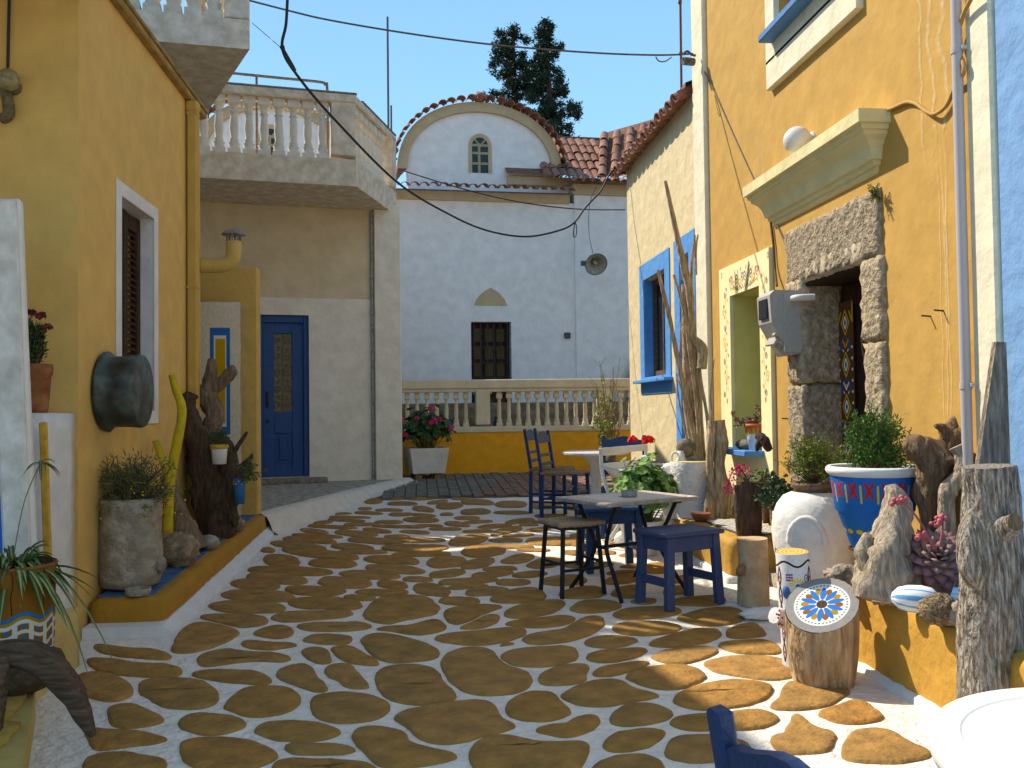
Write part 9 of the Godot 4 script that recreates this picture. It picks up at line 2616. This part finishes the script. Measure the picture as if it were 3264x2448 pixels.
	for x in 768:
		var wv := 132.0 + 10.0 * sin(x * 0.055)
		for y in range(int(wv), 256):
			var c := Color(0.20, 0.42, 0.64) if y < wv + 12 else (Color(0.62, 0.50, 0.06) if y < wv + 22 else Color(0.80, 0.80, 0.79))
			var gx := fmod(x, 48.0)
			var g := fmod(y - wv + 200.0, 36.0)
			if y > wv + 34 and y < 246 and gx > 14 and g > 11:
				c = Color(0.20, 0.40, 0.62) if gx > 24 and gx < 38 and g > 17 and g < 30 else Color(0.50, 0.36, 0.12)
			ci.set_pixel(x, y, c)
	for i in 8: stroke(ci, [Vector2(40 + i * 97, 0), Vector2(44 + i * 97, 40), Vector2(38 + i * 97, 80), Vector2(42 + i * 97, 128)], 1.5, Color(0.12, 0.07, 0.02))
	st = S()
	lathe(st, [Vector2(0.143, 0.0), Vector2(0.150, 0.01), Vector2(0.156, 0.33)], 34)
	put("body", st, imat(ci, 0.7), fc)
	st = S()
	lathe(st, [Vector2(0.155, 0.325), Vector2(0.162, 0.33), Vector2(0.160, 0.342), Vector2(0.150, 0.34), Vector2(0.14, 0.30), Vector2(0, 0.29)], 34)
	put("rim", st, mat(0.30, 0.14, 0.05, 0.8, "grime", 2.0), fc)
	var spd := thing("spider_plant", "arching striped spider plant in the painted flower can", "plant", Vector3(-1.628, 0.72, -3.80))
	st = S()
	for i in 150:
		var a := rng.randf() * TAU
		var el := rng.randf_range(0.25, 1.25)
		var d := Vector3(cos(a) * cos(el), sin(el), sin(a) * cos(el))
		var k := rng.randf_range(0.7, 1.2)
		leaf_blade(st, Vector3(cos(a), 0, sin(a)) * 0.05 * rng.randf(), d, rng.randf_range(0.20, 0.34), 0.0125, rng.randf_range(0.14, 0.32), Color(0.07 * k, 0.13 * k, 0.035 * k), Color(0.30 * k, 0.33 * k, 0.16 * k))
	for q in [[0.2, 0.50], [0.35, 0.42]]:
		leaf_blade(st, Vector3.ZERO, Vector3(cos(q[0]), 0.55, sin(q[0])).normalized(), q[1], 0.009, 0.62, Color(0.07, 0.13, 0.04), Color(0.25, 0.28, 0.12))
	put("foliage", st, leafmat(0.1, 0.16, 0.04), spd)
	st = S()
	var run := curve([Vector3(0, 0.05, 0), Vector3(0.05, 0.28, 0.02), Vector3(0.12, 0.44, 0.04)], 6)
	tube(st, run, 0.0022, 5)
	put("runner", st, mat(0.16, 0.17, 0.06, 0.8, "", 1.0, "", 0.0), spd)
	st = S()
	for i in 10: leaf_blade(st, Vector3(0.12, 0.44, 0.04), (rdir() + Vector3.DOWN * 0.4).normalized(), 0.08, 0.006, 0.06, Color(0.10, 0.11, 0.04), Color(0.2, 0.2, 0.1))
	put("plantlet", st, leafmat(0.1, 0.12, 0.04), spd)
	# curved driftwood at the corner
	drift("curved_driftwood", "dark curved driftwood arching over the corner of the low bench", Vector3(-1.383, 0.371, -3.35), [
		[[Vector3(-0.16, 0.12, -0.06), Vector3(-0.03, 0.14, -0.03), Vector3(0.08, 0.09, 0.0), Vector3(0.15, 0.0, 0.0), Vector3(0.19, -0.08, 0.01), Vector3(0.225, -0.15, 0.02)], [0.05, 0.055, 0.055, 0.05, 0.035, 0.012]],
		[[Vector3(-0.09, 0.13, 0.0), Vector3(-0.085, 0.02, 0.04), Vector3(-0.09, -0.10, 0.05)], [0.04, 0.035, 0.03]]], wood(0.16, 0.11, 0.075, 0, 6.0), 18, 0.15, 0.5)
	# lamp and pipe on the front face
	var lq := Vector3(-2.181, 3.144, -5.02)
	var la := thing("round_wall_lamp", "round dull glass wall lamp high on the shaded house front", "lamp", lq)
	st = S()
	ball(st, Vector3.ZERO, Vector3(0.055, 0.06, 0.055), 18, 12)
	put("globe", st, mat(0.42, 0.36, 0.20, 0.4, "grime", 4.0, "", 0.0), la)
	st = S()
	tube(st, [Vector3(0, -0.02, -0.075), Vector3(0, -0.02, 0)], 0.04, 12)
	tube(st, curve([Vector3(-0.04, -0.02, -0.05), Vector3(-0.02, -0.10, -0.04), Vector3(-0.02, -0.17, -0.05), Vector3(-0.06, -0.19, -0.07)], 5), 0.03, 10)
	put("bracket", st, mat(0.22, 0.18, 0.10, 0.6, "grime", 4.0), la)
	st = S()
	tube(st, [Vector3(-0.03, 0.02, -0.06), Vector3(-0.02, 0.6, -0.06)], 0.008, 6)
	put("cable", st, mat(0.03, 0.03, 0.03, 0.6, "", 1.0, "", 0.0), la)

# ---------------------------------------------------------------- cables
func cable(called: String, label: String, pts: Array, r: float, m: Material, per := 8) -> Node3D:
	var st := S()
	var o: Vector3 = pts[0]
	var rel := []
	for p in pts: rel.append(p - o)
	tube(st, curve(rel, per), r, 6)
	var n: Node3D = tag(put(called, st, m), label, "cable")
	n.position = o
	return n

func cables() -> void:
	var black := mat(0.025, 0.03, 0.035, 0.6, "", 1.0, "", 0.0)
	var greyc := mat(0.20, 0.17, 0.15, 0.6, "grime", 3.0, "", 0.0)
	cable("overhead_line", "pale twin overhead wire crossing the sky to the ochre house corner", [Vector3(-1.926, 5.191, -8.3), Vector3(-1.187, 5.015, -8.3), Vector3(-0.772, 4.93, -8.3), Vector3(-0.012, 4.782, -8.2), Vector3(0.751, 4.705, -8.2), Vector3(1.606, 4.64, -8.15), Vector3(2.206, 4.615, -8.1), Vector3(2.545, 4.637, -8.1)], 0.009, greyc)
	var hook := thing("wire_hook", "iron hook and loop holding the overhead wire at the house corner", "hook", Vector3(2.47, 4.609, -8.1))
	var st := S()
	tube(st, curve([Vector3(-0.28, -0.01, 0), Vector3(-0.25, -0.05, 0), Vector3(-0.19, -0.05, 0), Vector3(-0.13, -0.01, 0)], 6), 0.006, 6)
	tube(st, curve([Vector3(-0.02, 0.02, 0), Vector3(0.02, 0.05, 0), Vector3(0.06, 0.02, 0), Vector3(0.10, 0.01, 0)], 5), 0.012, 6)
	put("loop", st, greyc, hook)
	st = S()
	tube(st, [Vector3(-0.03, -0.055, 0.03), Vector3(0.08, -0.05, 0.0)], 0.036, 12)
	put("cap", st, mat(0.18, 0.18, 0.17, 0.6, "grime", 3.0), hook)
	cable("black_cable", "slack black cable drooping in a long curve over the lane", [Vector3(-1.022, 4.723, -7.2), Vector3(-1.052, 4.468, -7.3), Vector3(-1.097, 4.301, -7.4), Vector3(-1.014, 4.169, -7.6), Vector3(-0.768, 3.998, -8.2), Vector3(-0.216, 3.668, -9.2), Vector3(0.372, 3.478, -9.9), Vector3(0.811, 3.396, -10.3), Vector3(1.287, 3.418, -10.7), Vector3(1.728, 3.559, -11.0), Vector3(1.921, 3.674, -11.1), Vector3(2.062, 3.856, -11.15), Vector3(2.179, 3.986, -11.2), Vector3(2.299, 4.117, -11.25), Vector3(2.469, 4.394, -11.3), Vector3(2.65, 4.362, -11.35)], 0.012, black)
	st = S()
	tube(st, curve([Vector3(0, 0, 0), Vector3(0.02, -0.06, 0), Vector3(0.012, -0.16, 0), Vector3(-0.015, -0.19, 0), Vector3(-0.02, -0.12, 0), Vector3(0, 0, 0)], 5), 0.007, 6)
	var lo: Node3D = tag(put("cable_loop", st, black), "dangling end loop tied at the low point of the black cable", "cable loop")
	lo.position = Vector3(1.933, 3.68, -11.1)
	st = S()
	tube(st, [Vector3(-0.011, 0.03, 0.0), Vector3.ZERO, Vector3(0.038, -0.044, -0.2), Vector3(0.061, -0.071, -0.25)], [0.022, 0.016, 0.018, 0.012], 7)
	var jn: Node3D = tag(put("cable_joint", st, black), "taped joint at the upper bend of the black cable", "cable joint")
	jn.position = Vector3(-1.09, 4.289, -7.4)
	cable("thin_wire", "thin dark wire strung before the church wall", [Vector3(-0.294, 4.874, -13.2), Vector3(0.617, 4.501, -12.8), Vector3(1.368, 4.231, -12.4), Vector3(2.079, 4.051, -12.0), Vector3(2.642, 3.911, -11.4)], 0.009, black)
	cable("speaker_wire", "thin pale wire running down to the horn loudspeaker", [Vector3(3.484, 5.718, -17.5), Vector3(3.31, 5.348, -17.3), Vector3(3.284, 4.802, -17.3), Vector3(3.321, 4.331, -17.1)], 0.007, greyc)
	cable("stay_wire", "very thin wire from the overhead balcony to the black cable bend", [Vector3(-1.461, 4.801, -8.1), Vector3(-1.104, 4.304, -7.4)], 0.003, greyc)
	cable("wall_cable", "ochre painted cable looping across the wall to the door hood", [Vector3(2.59, 3.265, -3.936), Vector3(2.61, 3.222, -4.046), Vector3(2.62, 3.141, -4.122), Vector3(2.62, 3.069, -4.113), Vector3(2.61, 2.955, -4.054), Vector3(2.63, 2.907, -4.168), Vector3(2.63, 2.844, -4.241), Vector3(2.62, 2.829, -4.324), Vector3(2.62, 2.871, -4.407), Vector3(2.63, 2.948, -4.518), Vector3(2.635, 2.989, -4.617), Vector3(2.635, 3.004, -4.742), Vector3(2.635, 3.02, -4.863)], 0.011, mat(0.50, 0.30, 0.08, 0.7, "paint", 3.0, "", 0.0))
	cable("meter_wire", "dark wire dropping from the door hood to the meter box", [Vector3(2.635, 2.882, -6.564), Vector3(2.635, 2.737, -6.544), Vector3(2.635, 2.553, -6.5), Vector3(2.63, 2.374, -6.47), Vector3(2.6, 2.229, -6.368)], 0.010, mat(0.16, 0.11, 0.05, 0.7, "grime", 3.0, "", 0.0))
	cable("corner_wire", "thin wire slanting down the ochre wall from the corner hook", [Vector3(2.62, 4.547, -8.132), Vector3(2.63, 4.341, -7.929), Vector3(2.642, 3.759, -7.435), Vector3(2.642, 3.187, -6.922), Vector3(2.642, 2.829, -6.566), Vector3(2.63, 2.469, -6.226)], 0.005, greyc)
